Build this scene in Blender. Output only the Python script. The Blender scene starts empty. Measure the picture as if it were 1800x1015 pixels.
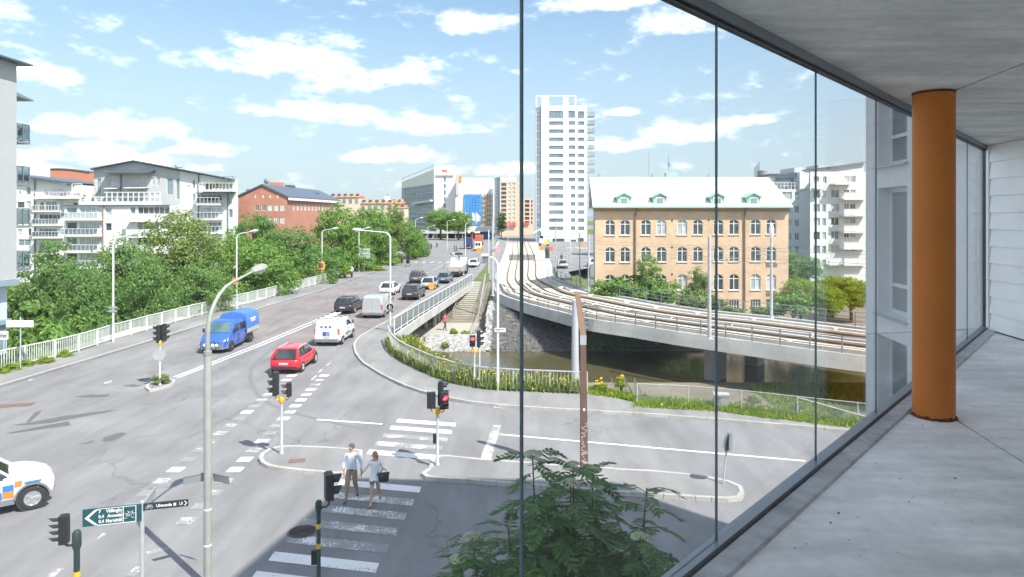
import bpy, bmesh, math, random
from mathutils import Vector, Matrix
random.seed(7)
R = math.radians
SC = bpy.context.scene
COL = SC.collection
# ------------------------------------------------------------------ camera, sky, sun, exposure
F, CX, HY, H = 1190.0, 900.0, 380.0, 9.1      # photo: focal length (px), principal column, horizon row, eye height (m)
cam_d = bpy.data.cameras.new('camera'); cam = bpy.data.objects.new('camera', cam_d); COL.objects.link(cam)
cam.location = (0, 0, H); cam.rotation_euler = (R(90), 0, 0)
cam_d.sensor_width = 36; cam_d.lens = 36*F/1800; cam_d.shift_y = -(507.5-HY)/1800
cam_d.clip_start = 0.05; cam_d.clip_end = 6000
SC.camera = cam
SUN_EL = R(52); SUN_AZ = Vector((0.72, -0.69)).normalized()      # direction towards the sun
world = bpy.data.worlds.new('World'); SC.world = world; world.use_nodes = True
def build_world():
    nt = world.node_tree; N = nt.nodes; L = nt.links; N.clear()
    out = N.new('ShaderNodeOutputWorld'); bg = N.new('ShaderNodeBackground'); L.new(bg.outputs[0], out.inputs[0])
    sky = N.new('ShaderNodeTexSky'); sky.sky_type = 'NISHITA'; sky.sun_disc = False
    sky.sun_elevation = SUN_EL; sky.sun_rotation = math.atan2(SUN_AZ.x, SUN_AZ.y)
    sky.air_density = 1.0; sky.dust_density = 0.6; sky.ozone_density = 1.6
    bg.inputs[1].default_value = 0.15
    def m(op, a, b=None, c=None, clamp=False):
        n = N.new('ShaderNodeMath'); n.operation = op; n.use_clamp = clamp
        for i, v in enumerate((a, b, c)):
            if v is None: continue
            if isinstance(v, (int, float)): n.inputs[i].default_value = v
            else: L.new(v, n.inputs[i])
        return n.outputs[0]
    tc = N.new('ShaderNodeTexCoord'); sp = N.new('ShaderNodeSeparateXYZ'); L.new(tc.outputs['Generated'], sp.inputs[0])
    x, y, z = sp.outputs
    hor = m('SQRT', m('ADD', m('MULTIPLY', x, x), m('MULTIPLY', y, y)))
    v = m('DIVIDE', z, m('MAXIMUM', hor, 0.02))                # tangent of the elevation
    u = m('ARCTAN2', x, y)                                     # azimuth
    def noise(su, sv, scale, off, det=6, rough=0.6):
        cb = N.new('ShaderNodeCombineXYZ'); L.new(m('MULTIPLY', x, su), cb.inputs[0]); L.new(m('MULTIPLY', y, su), cb.inputs[1]); L.new(m('MULTIPLY', v, sv), cb.inputs[2])
        ad = N.new('ShaderNodeVectorMath'); ad.operation = 'ADD'; L.new(cb.outputs[0], ad.inputs[0]); ad.inputs[1].default_value = off
        t = N.new('ShaderNodeTexNoise'); L.new(ad.outputs[0], t.inputs['Vector']); t.inputs['Scale'].default_value = scale
        t.inputs['Detail'].default_value = det; t.inputs['Roughness'].default_value = rough
        return t.outputs[0]
    fine = noise(1, 2.2, 16, (3.1, 0.4, 1.7), 5, 0.62)
    fine2 = noise(1, 1.8, 42, (1.1, 5.4, 0.7), 3, 0.6)
    # fair-weather cumulus: a few banks (photo pixel centre and half-size) ...
    banks = [(545, 105, 120, 44), (420, 112, 105, 26), (590, 140, 75, 32), (715, 132, 75, 25), (838, 45, 62, 26), (560, 200, 110, 17), (760, 228, 95, 20), (640, 215, 60, 14),
             (245, 228, 70, 28), (118, 224, 48, 20), (75, 132, 62, 22), (355, 265, 62, 17), (140, 275, 90, 20), (690, 278, 95, 16), (250, 290, 130, 16), (60, 300, 90, 16),
             (1080, 257, 62, 15), (1200, 236, 85, 27), (1290, 216, 60, 12), (1180, 40, 80, 36), (1090, -2, 140, 26), (1100, 198, 32, 8), (880, 300, 90, 14), (0, 20, 50, 26)]
    best = None
    for (bx_, by_, ra, rb) in banks:
        u0 = math.atan2(bx_-CX, F); k = math.hypot(bx_-CX, F); v0 = (HY-by_)/k
        du = m('MULTIPLY', m('SUBTRACT', u, u0), F/ra*(1.0/(math.cos(u0)**2)))
        dv = m('MULTIPLY', m('SUBTRACT', v, v0), k/rb)
        dv = m('MAXIMUM', dv, m('MULTIPLY', dv, -1.6))         # flatter undersides
        e = m('SUBTRACT', 1.0, m('ADD', m('MULTIPLY', du, du), m('MULTIPLY', dv, dv)))
        e = m('MAXIMUM', e, -1.2)
        best = e if best is None else m('MAXIMUM', best, e)
    # ... and out of view similar cloud, cover thickened to add skylight
    rest = m('MULTIPLY', m('SUBTRACT', noise(1, 2.6, 3.4, (0.3, 0.8, 0.2), 3, 0.5), 0.50), 7.0)
    def sstep(o, a, b):
        r = N.new('ShaderNodeMapRange'); r.interpolation_type = 'SMOOTHSTEP'; L.new(o, r.inputs[0]); r.inputs[1].default_value = a; r.inputs[2].default_value = b; return r.outputs[0]
    away = m('MAXIMUM', sstep(m('ABSOLUTE', u), 0.66, 0.85), sstep(v, 0.34, 0.5))
    field = m('MAXIMUM', best, m('SUBTRACT', m('MULTIPLY', rest, away), m('SUBTRACT', 1.2, m('MULTIPLY', away, 1.2))))
    val = m('ADD', m('MULTIPLY', field, 0.50), m('ADD', m('MULTIPLY', m('SUBTRACT', fine, 0.5), 3.6), m('MULTIPLY', m('SUBTRACT', fine2, 0.5), 1.0)))
    mr = N.new('ShaderNodeMapRange'); mr.interpolation_type = 'SMOOTHSTEP'; L.new(val, mr.inputs[0])
    mr.inputs[1].default_value = -0.45; mr.inputs[2].default_value = 1.45
    mask = m('MULTIPLY', mr.outputs[0], m('GREATER_THAN', v, 0.0))
    mask = m('MULTIPLY', mask, 0.9)
    hz = N.new('ShaderNodeMapRange'); hz.interpolation_type = 'SMOOTHSTEP'; L.new(v, hz.inputs[0])           # summer haze low over the horizon
    hz.inputs[1].default_value = 0.40; hz.inputs[2].default_value = -0.02; hz.inputs[3].default_value = 0.0; hz.inputs[4].default_value = 0.88
    mh = N.new('ShaderNodeMix'); mh.data_type = 'RGBA'; L.new(hz.outputs[0], mh.inputs[0]); dim = N.new('ShaderNodeMix'); dim.data_type = 'RGBA'; dim.blend_type = 'MULTIPLY'; dim.inputs[0].default_value = 1; L.new(sky.outputs[0], dim.inputs[6]); dim.inputs[7].default_value = (0.355, 0.37, 0.345, 1); L.new(dim.outputs[2], mh.inputs[6]); mh.inputs[7].default_value = (0.98, 1.20, 1.42, 1)
    mx = N.new('ShaderNodeMix'); mx.data_type = 'RGBA'; L.new(mask, mx.inputs[0]); L.new(mh.outputs[2], mx.inputs[6])
    shade = N.new('ShaderNodeMapRange'); L.new(fine, shade.inputs[0]); shade.inputs[1].default_value = 0.35; shade.inputs[2].default_value = 0.65; shade.inputs[3].default_value = 3.4; shade.inputs[4].default_value = 5.0
    cc = N.new('ShaderNodeCombineColor'); L.new(shade.outputs[0], cc.inputs[0]); L.new(shade.outputs[0], cc.inputs[1]); L.new(m('MULTIPLY', shade.outputs[0], 1.02), cc.inputs[2])
    L.new(cc.outputs[0], mx.inputs[7])
    L.new(mx.outputs[2], bg.inputs[0])
build_world()
world.cycles.sampling_method = 'MANUAL'; world.cycles.sample_map_resolution = 256
sun_d = bpy.data.lights.new('sun', 'SUN'); sun_d.energy = 2.05; sun_d.angle = R(0.5); sun_d.color = (1.0, 0.95, 0.87)
sun = bpy.data.objects.new('sun', sun_d); COL.objects.link(sun)
to_sun = Vector((SUN_AZ.x*math.cos(SUN_EL), SUN_AZ.y*math.cos(SUN_EL), math.sin(SUN_EL)))
sun.rotation_euler = to_sun.to_track_quat('Z', 'Y').to_euler(); sun.location = (60, -60, 90)
SC.view_settings.view_transform = 'Standard'; SC.view_settings.look = 'None'; SC.view_settings.gamma = 1
SC.view_settings.use_curve_mapping = False; SC.view_settings.exposure = 2.05
SC.cycles.transparent_max_bounces = 24; SC.cycles.max_bounces = 6; SC.cycles.use_adaptive_sampling = True; SC.cycles.adaptive_threshold = 0.02; SC.cycles.use_denoising = True
# ------------------------------------------------------------------ helpers
def P(px, py, Y): return Vector(((px-CX)/F*Y, Y, H-(py-HY)/F*Y))          # photo pixel at a known depth
def G(px, py, z=0.0):                                                      # photo pixel on level ground of height z
    Y = F*(H-z)/(py-HY); return Vector(((px-CX)/F*Y, Y, z))
MATS = {}
def mat(name, col, rough=0.7, var=0.12, scale=6.0, metal=0.0, bump=0.0, bscale=60.0, spec=0.5, coat=0.0, coord='Object', var2=0.0, scale2=0.6):
    if name in MATS: return MATS[name]
    m = bpy.data.materials.new(name); m.use_nodes = True; nt = m.node_tree; N = nt.nodes; L = nt.links
    b = N['Principled BSDF']; b.inputs['Roughness'].default_value = rough; b.inputs['Metallic'].default_value = metal
    b.inputs['Specular IOR Level'].default_value = spec; b.inputs['Coat Weight'].default_value = coat; b.inputs['Coat Roughness'].default_value = 0.05
    col = tuple(col)+(1,)
    vec = N.new('ShaderNodeTexCoord').outputs['Object'] if coord == 'Object' else N.new('ShaderNodeNewGeometry').outputs['Position']
    if var > 0:
        def nz(s, d=5):
            t = N.new('ShaderNodeTexNoise'); t.inputs['Scale'].default_value = s; t.inputs['Detail'].default_value = d; L.new(vec, t.inputs['Vector']); return t.outputs[0]
        def rng(o, v):
            r = N.new('ShaderNodeMapRange'); L.new(o, r.inputs[0]); r.inputs[1].default_value = 0.3; r.inputs[2].default_value = 0.7; r.inputs[3].default_value = 1-v; r.inputs[4].default_value = 1+v; return r.outputs[0]
        f = rng(nz(scale), var)
        if var2 > 0:
            q = N.new('ShaderNodeMath'); q.operation = 'MULTIPLY'; L.new(f, q.inputs[0]); L.new(rng(nz(scale2), var2), q.inputs[1]); f = q.outputs[0]
        vm = N.new('ShaderNodeVectorMath'); vm.operation = 'SCALE'; vm.inputs[0].default_value = col[:3]; L.new(f, vm.inputs['Scale']); L.new(vm.outputs[0], b.inputs['Base Color'])
    else: b.inputs['Base Color'].default_value = col
    if bump > 0:
        t = N.new('ShaderNodeTexNoise'); t.inputs['Scale'].default_value = bscale; t.inputs['Detail'].default_value = 4; L.new(vec, t.inputs['Vector'])
        bp = N.new('ShaderNodeBump'); bp.inputs['Strength'].default_value = bump; bp.inputs['Distance'].default_value = 0.02; L.new(t.outputs[0], bp.inputs['Height']); L.new(bp.outputs[0], b.inputs['Normal'])
    MATS[name] = m; return m
def emis(name, col, s):
    if name in MATS: return MATS[name]
    m = mat(name, col, 0.4, 0); b = m.node_tree.nodes['Principled BSDF']; b.inputs['Emission Color'].default_value = tuple(col)+(1,); b.inputs['Emission Strength'].default_value = s; return m
def glass(name, tint=(0.93, 0.97, 0.96), refl=1.0, rough=0.0):
    if name in MATS: return MATS[name]
    m = bpy.data.materials.new(name); m.use_nodes = True; N = m.node_tree.nodes; L = m.node_tree.links; N.clear()
    o = N.new('ShaderNodeOutputMaterial'); t = N.new('ShaderNodeBsdfTransparent'); t.inputs[0].default_value = tuple(tint)+(1,)
    g = N.new('ShaderNodeBsdfGlossy'); g.inputs['Roughness'].default_value = rough; g.inputs[0].default_value = (refl, refl, refl, 1)
    lw = N.new('ShaderNodeLayerWeight'); pw = N.new('ShaderNodeMath'); pw.operation = 'POWER'; L.new(lw.outputs['Facing'], pw.inputs[0]); pw.inputs[1].default_value = 5.0
    fr = N.new('ShaderNodeMath'); fr.operation = 'MULTIPLY_ADD'; L.new(pw.outputs[0], fr.inputs[0]); fr.inputs[1].default_value = 0.42; fr.inputs[2].default_value = 0.022; mx = N.new('ShaderNodeMixShader')
    L.new(fr.outputs[0], mx.inputs[0]); L.new(t.outputs[0], mx.inputs[1]); L.new(g.outputs[0], mx.inputs[2]); L.new(mx.outputs[0], o.inputs[0])
    MATS[name] = m; return m
def leafmat(name, c1, c2, scale=0.9):
    if name in MATS: return MATS[name]
    m = bpy.data.materials.new(name); m.use_nodes = True; N = m.node_tree.nodes; L = m.node_tree.links; N.clear()
    o = N.new('ShaderNodeOutputMaterial'); d = N.new('ShaderNodeBsdfPrincipled'); d.inputs['Roughness'].default_value = 0.55; d.inputs['Specular IOR Level'].default_value = 0.35
    tr = N.new('ShaderNodeBsdfTranslucent'); mx = N.new('ShaderNodeMixShader'); mx.inputs[0].default_value = 0.38
    g = N.new('ShaderNodeTexCoord'); n1 = N.new('ShaderNodeTexNoise'); n1.inputs['Scale'].default_value = scale; n1.inputs['Detail'].default_value = 3; L.new(g.outputs['Object'], n1.inputs['Vector'])
    n2 = N.new('ShaderNodeTexWhiteNoise'); geo = N.new('ShaderNodeNewGeometry'); L.new(geo.outputs['Random Per Island'], n2.inputs['Vector'])
    ad = N.new('ShaderNodeMath'); ad.operation = 'MULTIPLY_ADD'; ad.inputs[1].default_value = 0.55; L.new(geo.outputs['Random Per Island'], ad.inputs[0]); 
    sb = N.new('ShaderNodeMath'); sb.operation = 'SUBTRACT'; L.new(n1.outputs[0], sb.inputs[0]); sb.inputs[1].default_value = 0.27; L.new(sb.outputs[0], ad.inputs[2])
    c = N.new('ShaderNodeMix'); c.data_type = 'RGBA'; c.inputs[6].default_value = tuple(c1)+(1,); c.inputs[7].default_value = tuple(c2)+(1,); L.new(ad.outputs[0], c.inputs[0])
    L.new(c.outputs[2], d.inputs['Base Color']); 
    b2 = N.new('ShaderNodeMix'); b2.data_type = 'RGBA'; b2.blend_type = 'MULTIPLY'; b2.inputs[0].default_value = 1; L.new(c.outputs[2], b2.inputs[6]); b2.inputs[7].default_value = (1.5, 1.5, 0.6, 1); L.new(b2.outputs[2], tr.inputs[0])
    L.new(d.outputs[0], mx.inputs[1]); L.new(tr.outputs[0], mx.inputs[2]); L.new(mx.outputs[0], o.inputs[0]); MATS[name] = m; return m

class MB:
    """collects boxes, bars, tubes, lofts; build() links them as ONE mesh object"""
    def __init__(s): s.v = []; s.f = []; s.mi = []; s.cur = 0
    def add(s, vs, fs):
        o = len(s.v); s.v += [tuple(p) for p in vs]; s.f += [tuple(i+o for i in f) for f in fs]; s.mi += [s.cur]*len(fs); return s
    def hexa(s, p):          # 8 corners: bottom loop then top loop
        return s.add(p, [(3, 2, 1, 0), (4, 5, 6, 7), (0, 1, 5, 4), (1, 2, 6, 5), (2, 3, 7, 6), (3, 0, 4, 7)])
    def box(s, x0, x1, y0, y1, z0, z1):
        return s.hexa([(x0, y0, z0), (x1, y0, z0), (x1, y1, z0), (x0, y1, z0), (x0, y0, z1), (x1, y0, z1), (x1, y1, z1), (x0, y1, z1)])
    def bar(s, a, b, w, h, up=(0, 0, 1)):     # beam of width w, height h between two points, centred
        a = Vector(a); b = Vector(b); d = (b-a).normalized(); up = Vector(up)
        if abs(d.dot(up)) > 0.98: up = Vector((0, 1, 0))
        sx = d.cross(up).normalized()*w/2; sz = sx.cross(d).normalized()*h/2
        return s.hexa([a-sx-sz, a+sx-sz, b+sx-sz, b-sx-sz, a-sx+sz, a+sx+sz, b+sx+sz, b-sx+sz])
    def tube(s, a, b, r0, r1=None, n=8, cap=True):
        a = Vector(a); b = Vector(b); r1 = r0 if r1 is None else r1; d = (b-a).normalized()
        t = Vector((0, 0, 1)) if abs(d.z) < 0.9 else Vector((1, 0, 0)); x = d.cross(t).normalized(); y = x.cross(d)
        vs = []
        for (c, r) in ((a, r0), (b, r1)):
            for k in range(n): an = 2*math.pi*k/n; vs.append(c+x*math.cos(an)*r+y*math.sin(an)*r)
        fs = [(k, n+k, n+(k+1) % n, (k+1) % n) for k in range(n)]
        if cap: fs += [tuple(range(n)), tuple(range(2*n-1, n-1, -1))]
        return s.add(vs, fs)
    def path(s, pts, r, n=8):                  # r number or list
        pts = [Vector(p) for p in pts]; rs = r if isinstance(r, (list, tuple)) else [r]*len(pts)
        vs = []; px = None
        for i, p in enumerate(pts):
            d = (pts[min(i+1, len(pts)-1)]-pts[max(i-1, 0)]).normalized()
            if px is None:
                t = Vector((0, 0, 1)) if abs(d.z) < 0.9 else Vector((1, 0, 0)); px = d.cross(t).normalized()
            else: px = (px-d*px.dot(d)).normalized()
            y = px.cross(d)
            for k in range(n): an = 2*math.pi*k/n; vs.append(p+(px*math.cos(an)+y*math.sin(an))*rs[i])
        fs = [(i*n+k, (i+1)*n+k, (i+1)*n+(k+1) % n, i*n+(k+1) % n) for i in range(len(pts)-1) for k in range(n)]
        fs += [tuple(range(n)), tuple(range(len(vs)-1, len(vs)-n-1, -1))]
        return s.add(vs, fs)
    def lathe(s, prof, n=16, c=(0, 0, 0), axis='z'):    # prof: (radius, height)
        vs = []
        for (r, z) in prof:
            for k in range(n):
                a = 2*math.pi*k/n; q = (r*math.cos(a), r*math.sin(a), z)
                if axis == 'x': q = (z, r*math.cos(a), r*math.sin(a))
                if axis == 'y': q = (r*math.sin(a), z, r*math.cos(a))
                vs.append((q[0]+c[0], q[1]+c[1], q[2]+c[2]))
        m = len(prof); fs = [(i*n+k, i*n+(k+1) % n, (i+1)*n+(k+1) % n, (i+1)*n+k) for i in range(m-1) for k in range(n)]
        fs += [tuple(range(n-1, -1, -1)), tuple(range((m-1)*n, m*n))]
        return s.add(vs, fs)
    def prism(s, poly, z0, z1):                # poly of (x,y), counter-clockwise
        n = len(poly); vs = [(p[0], p[1], z0) for p in poly]+[(p[0], p[1], z1) for p in poly]
        return s.add(vs, [tuple(range(n-1, -1, -1)), tuple(range(n, 2*n))]+[(k, (k+1) % n, n+(k+1) % n, n+k) for k in range(n)])
    def prism_y(s, poly, y0, y1):              # poly of (x,z)
        n = len(poly); vs = [(p[0], y0, p[1]) for p in poly]+[(p[0], y1, p[1]) for p in poly]
        return s.add(vs, [tuple(range(n)), tuple(range(2*n-1, n-1, -1))]+[(k, n+k, n+(k+1) % n, (k+1) % n) for k in range(n)])
    def prism_x(s, poly, x0, x1):              # poly of (y,z)
        n = len(poly); vs = [(x0, p[0], p[1]) for p in poly]+[(x1, p[0], p[1]) for p in poly]
        return s.add(vs, [tuple(range(n)), tuple(range(2*n-1, n-1, -1))]+[(k, n+k, n+(k+1) % n, (k+1) % n) for k in range(n)])
    def loft(s, rings, cap=True, closed=True):
        n = len(rings[0]); vs = [p for r in rings for p in r]; m = len(rings); kk = n if closed else n-1
        fs = [(i*n+k, i*n+(k+1) % n, (i+1)*n+(k+1) % n, (i+1)*n+k) for i in range(m-1) for k in range(kk)]
        if cap and closed: fs += [tuple(range(n-1, -1, -1)), tuple(range((m-1)*n, m*n))]
        return s.add(vs, fs)
    def quad(s, a, b, c, d): return s.add([a, b, c, d], [(0, 1, 2, 3)])
    def mesh(s, name, mats, smooth=False, fix=True):
        me = bpy.data.meshes.new(name); me.from_pydata(s.v, [], s.f)
        for m in (mats if isinstance(mats, (list, tuple)) else [mats]): me.materials.append(m)
        if max(s.mi, default=0) > 0: me.polygons.foreach_set('material_index', s.mi)
        if fix:
            bm = bmesh.new(); bm.from_mesh(me); bmesh.ops.recalc_face_normals(bm, faces=bm.faces); bm.to_mesh(me); bm.free()
        if smooth:
            me.polygons.foreach_set('use_smooth', [True]*len(me.polygons)); me.set_sharp_from_angle(angle=R(smooth if smooth is not True else 40))
        me.update(); return me
    def build(s, name, mats, parent=None, loc=None, rot=None, smooth=False, fix=True):
        return place(name, s.mesh(name, mats, smooth, fix), parent, loc, rot)
def place(name, me, parent=None, loc=None, rot=None, sc=None):
    o = bpy.data.objects.new(name, me); COL.objects.link(o)
    if parent is not None: o.parent = parent
    if loc is not None: o.location = loc
    if rot is not None: o.rotation_euler = rot if isinstance(rot, (tuple, list)) else (0, 0, rot)
    if sc is not None: o.scale = sc if isinstance(sc, (tuple, list)) else (sc, sc, sc)
    return o
def thing(name, label, cat, loc=(0, 0, 0), rot=0.0, group=None):
    o = bpy.data.objects.new(name, None); COL.objects.link(o); o.empty_display_size = 0.3; o.location = loc; o.rotation_euler = (0, 0, rot); return tag(o, label, cat, group)
def tag(o, label, cat, group=None):
    o['label'] = label; o['category'] = cat
    if group: o['group'] = group
    return o
def struct(o): o['kind'] = 'structure'; return o
def stuff(o): o['kind'] = 'stuff'; return o
def dup(root, loc, rot=None, label=None, sc=None, name=None):
    def cp(o, par):
        c = o.copy(); COL.objects.link(c); c.parent = par
        for ch in o.children: cp(ch, c)
        return c
    r = cp(root, None); r.location = loc
    if rot is not None: r.rotation_euler = (0, 0, rot)
    if label: r['label'] = label
    if sc: r.scale = sc if isinstance(sc, tuple) else (sc, sc, sc)
    return r
def keep(o, par): o.parent = par; o.matrix_parent_inverse = Matrix.Translation(-Vector(par.location)); return o
def interp(pts, t):       # piecewise linear table
    if t <= pts[0][0]: return pts[0][1]
    for (a, b) in zip(pts, pts[1:]):
        if t <= b[0]: return a[1]+(b[1]-a[1])*(t-a[0])/(b[0]-a[0])
    return pts[-1][1]
def spline(pts, n):       # Catmull-Rom through points
    pts = [Vector(p) for p in pts]; out = []
    q = [pts[0]*2-pts[1]]+pts+[pts[-1]*2-pts[-2]]
    for i in range(1, len(q)-2):
        for k in range(n):
            t = k/n; a, b, c, d = q[i-1], q[i], q[i+1], q[i+2]
            out.append(0.5*((2*b)+(c-a)*t+(2*a-5*b+4*c-d)*t*t+(3*b-a-3*c+d)*t**3))
    out.append(pts[-1]); return out
def resample(pts, step):
    out = [pts[0].copy()]; acc = 0
    for a, b in zip(pts, pts[1:]):
        d = (b-a).length; t = step-acc
        while t <= d: out.append(a+(b-a)*t/d); t += step
        acc = (acc+d) % step if d > 0 else acc
        acc = d-(t-step)
    return out
def text_mesh(name, s, size, m, parent, loc, rot, align='LEFT', depth=0.0, sx=1.0, bold=0.0):
    cu = bpy.data.curves.new(name, 'FONT'); cu.body = s; cu.size = size; cu.align_x = align; cu.align_y = 'CENTER'; cu.extrude = depth; cu.resolution_u = 2; cu.offset = bold
    t = bpy.data.objects.new('tmp', cu); COL.objects.link(t)
    bpy.context.view_layer.update(); dg = bpy.context.evaluated_depsgraph_get()
    me = bpy.data.meshes.new_from_object(t.evaluated_get(dg)); bpy.data.objects.remove(t)
    me.materials.clear(); me.materials.append(m)
    return place(name, me, parent, loc, rot, (sx, 1, 1))
# ------------------------------------------------------------------ materials of the ground
def asphalt(name, c, tint=None):
    m = mat(name, c, 0.9, 0.20, 55, bump=0.3, bscale=110, spec=0.2, coord='World', var2=0.13, scale2=0.22)
    nt = m.node_tree; N = nt.nodes; L = nt.links; b = N['Principled BSDF']; base = b.inputs['Base Color'].links[0].from_socket
    g = N.new('ShaderNodeNewGeometry')
    # long faint wear along the lanes and stains
    mp = N.new('ShaderNodeMapping'); mp.inputs['Scale'].default_value = (0.9, 0.16, 1); L.new(g.outputs['Position'], mp.inputs[0])
    t = N.new('ShaderNodeTexNoise'); t.inputs['Scale'].default_value = 1.2; t.inputs['Detail'].default_value = 6; t.inputs['Roughness'].default_value = 0.65; L.new(mp.outputs[0], t.inputs['Vector'])
    r = N.new('ShaderNodeMapRange'); L.new(t.outputs[0], r.inputs[0]); r.inputs[1].default_value = 0.35; r.inputs[2].default_value = 0.68; r.inputs[3].default_value = 0.84; r.inputs[4].default_value = 1.12
    # cracks
    vo = N.new('ShaderNodeTexVoronoi'); vo.feature = 'DISTANCE_TO_EDGE'; vo.inputs['Scale'].default_value = 0.16
    t2 = N.new('ShaderNodeTexNoise'); t2.inputs['Scale'].default_value = 0.8; t2.inputs['Detail'].default_value = 6; L.new(g.outputs['Position'], t2.inputs['Vector'])
    ad = N.new('ShaderNodeVectorMath'); ad.operation = 'MULTIPLY_ADD'; L.new(t2.outputs['Color'], ad.inputs[0]); ad.inputs[1].default_value = (2.2, 2.2, 0); L.new(g.outputs['Position'], ad.inputs[2]); L.new(ad.outputs[0], vo.inputs['Vector'])
    cr = N.new('ShaderNodeMapRange'); L.new(vo.outputs['Distance'], cr.inputs[0]); cr.inputs[1].default_value = 0.0; cr.inputs[2].default_value = 0.009; cr.inputs[3].default_value = 0.72; cr.inputs[4].default_value = 1.0
    t3 = N.new('ShaderNodeTexNoise'); t3.inputs['Scale'].default_value = 0.09; L.new(g.outputs['Position'], t3.inputs['Vector'])
    gt = N.new('ShaderNodeMath'); gt.operation = 'GREATER_THAN'; gt.inputs[1].default_value = 0.52; L.new(t3.outputs[0], gt.inputs[0])
    mm = N.new('ShaderNodeMix'); L.new(gt.outputs[0], mm.inputs[0]); mm.inputs[2].default_value = 1.0; L.new(cr.outputs[0], mm.inputs[3])
    p = N.new('ShaderNodeMath'); p.operation = 'MULTIPLY'; L.new(r.outputs[0], p.inputs[0]); L.new(mm.outputs[0], p.inputs[1])
    vm = N.new('ShaderNodeVectorMath'); vm.operation = 'SCALE'; L.new(base, vm.inputs[0]); L.new(p.outputs[0], vm.inputs['Scale']); L.new(vm.outputs[0], b.inputs['Base Color'])
    return m
M_ROAD = asphalt('asphalt', (0.205, 0.205, 0.212))
M_RED = asphalt('reddish_asphalt', (0.215, 0.192, 0.19))
M_PAVE = asphalt('pavement_asphalt', (0.225, 0.225, 0.225))
M_KERB = mat('granite_kerb', (0.36, 0.35, 0.33), 0.85, 0.25, 30, bump=0.3, coord='World', var2=0.15, scale2=1.3)
M_CONC = mat('concrete', (0.42, 0.42, 0.40), 0.85, 0.10, 12, bump=0.15, bscale=40, coord='World', var2=0.14, scale2=0.7)
M_CONC_D = mat('weathered_concrete', (0.30, 0.30, 0.29), 0.9, 0.18, 8, bump=0.2, bscale=40, coord='World', var2=0.2, scale2=0.5)
M_STAIN = mat('tar_patch', (0.10, 0.10, 0.105), 0.8, 0.25, 9, coord='World')
def paint_mat(name, wear):
    m = bpy.data.materials.new(name); m.use_nodes = True; N = m.node_tree.nodes; L = m.node_tree.links; b = N['Principled BSDF']; b.inputs['Roughness'].default_value = 0.7
    g = N.new('ShaderNodeNewGeometry'); t = N.new('ShaderNodeTexNoise'); t.inputs['Scale'].default_value = 14; t.inputs['Detail'].default_value = 8; t.inputs['Roughness'].default_value = 0.75; L.new(g.outputs['Position'], t.inputs['Vector'])
    t2 = N.new('ShaderNodeTexNoise'); t2.inputs['Scale'].default_value = 1.3; t2.inputs['Detail'].default_value = 3; L.new(g.outputs['Position'], t2.inputs['Vector'])
    ad = N.new('ShaderNodeMath'); ad.operation = 'MULTIPLY_ADD'; L.new(t2.outputs[0], ad.inputs[0]); ad.inputs[1].default_value = 0.55; L.new(t.outputs[0], ad.inputs[2])
    r = N.new('ShaderNodeMapRange'); L.new(ad.outputs[0], r.inputs[0]); r.inputs[1].default_value = 0.62+0.36*(1-wear)-0.03; r.inputs[2].default_value = 0.62+0.36*(1-wear)+0.06
    c = N.new('ShaderNodeMix'); c.data_type = 'RGBA'; c.inputs[6].default_value = (0.72, 0.72, 0.70, 1); c.inputs[7].default_value = (0.23, 0.23, 0.235, 1); L.new(r.outputs[0], c.inputs[0]); L.new(c.outputs[2], b.inputs['Base Color'])
    return m
M_PAINT = paint_mat('road_paint', 0.25); M_PAINT_W = paint_mat('worn_road_paint', 0.72); M_PAINT_F = paint_mat('faded_road_paint', 0.86)
def grassy(name, c1, c2):
    m = mat(name, c1, 0.95, 0.2, 9, bump=0.6, bscale=30, coord='World', var2=0.25, scale2=0.4); return m
M_GRASS = grassy('grass_ground', (0.10, 0.13, 0.035), None)
M_DIRT = mat('bank_earth', (0.17, 0.15, 0.11), 0.95, 0.25, 5, bump=0.6, bscale=20, coord='World', var2=0.2, scale2=0.5)
# ------------------------------------------------------------------ ground, one sheet with the canal cut into it
N_TAB = [(-300, 49), (-12, 49), (-9.6, 48.6), (-8.3, 47.2), (-6.0, 42.4), (-2.8, 37.3), (-0.6, 36.1), (3.9, 35.0), (6, 34.2), (8.7, 33.0), (13.6, 30.9), (20, 28.2), (30, 24), (60, 20), (300, 20)]
def col_rows(x):
    left = x < -31.2
    n = interp(N_TAB, x); z0 = -3.0 if left else -0.03
    t1 = max(n+1.0, min(n+9, 41.5)); zc = -3.2
    rows = [(-60, -0.03), (18, -0.03), (38 if left else n-0.5, -0.03), (41 if left else n, z0), (t1 if not left else 50, zc), (50.4, -3.3), (51.5, -4.6), (62.5, -4.6), (63.6, -3.35)]
    if left: rows += [(66, -3), (74, -3), (92, -3), (118, -3.0), (150, -3), (400, -2), (3500, -1)]
    elif x < -9.2: rows += [(65.6, -2.6), (75.5, -2.6), (76.2, -0.9), (80, -0.03), (150, -0.03), (400, -0.03), (3500, -0.03)]
    elif x < -2.6: rows += [(65.6, -2.6), (74, -2.62), (92, -0.03), (100, -0.03), (150, -0.03), (400, -0.03), (3500, -0.03)]
    elif x < 7.5: rows += [(65.0, -2.9), (71, -1.2), (76, -0.8), (88, -0.6), (150, -0.03), (400, -0.03), (3500, -0.03)]
    else: rows += [(66, -2.5), (76, -2.3), (95, -2.3), (120, -0.6 if x < 12 else -2.2), (150, -0.03), (400, -0.03), (3500, -0.03)]
    return rows
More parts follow.
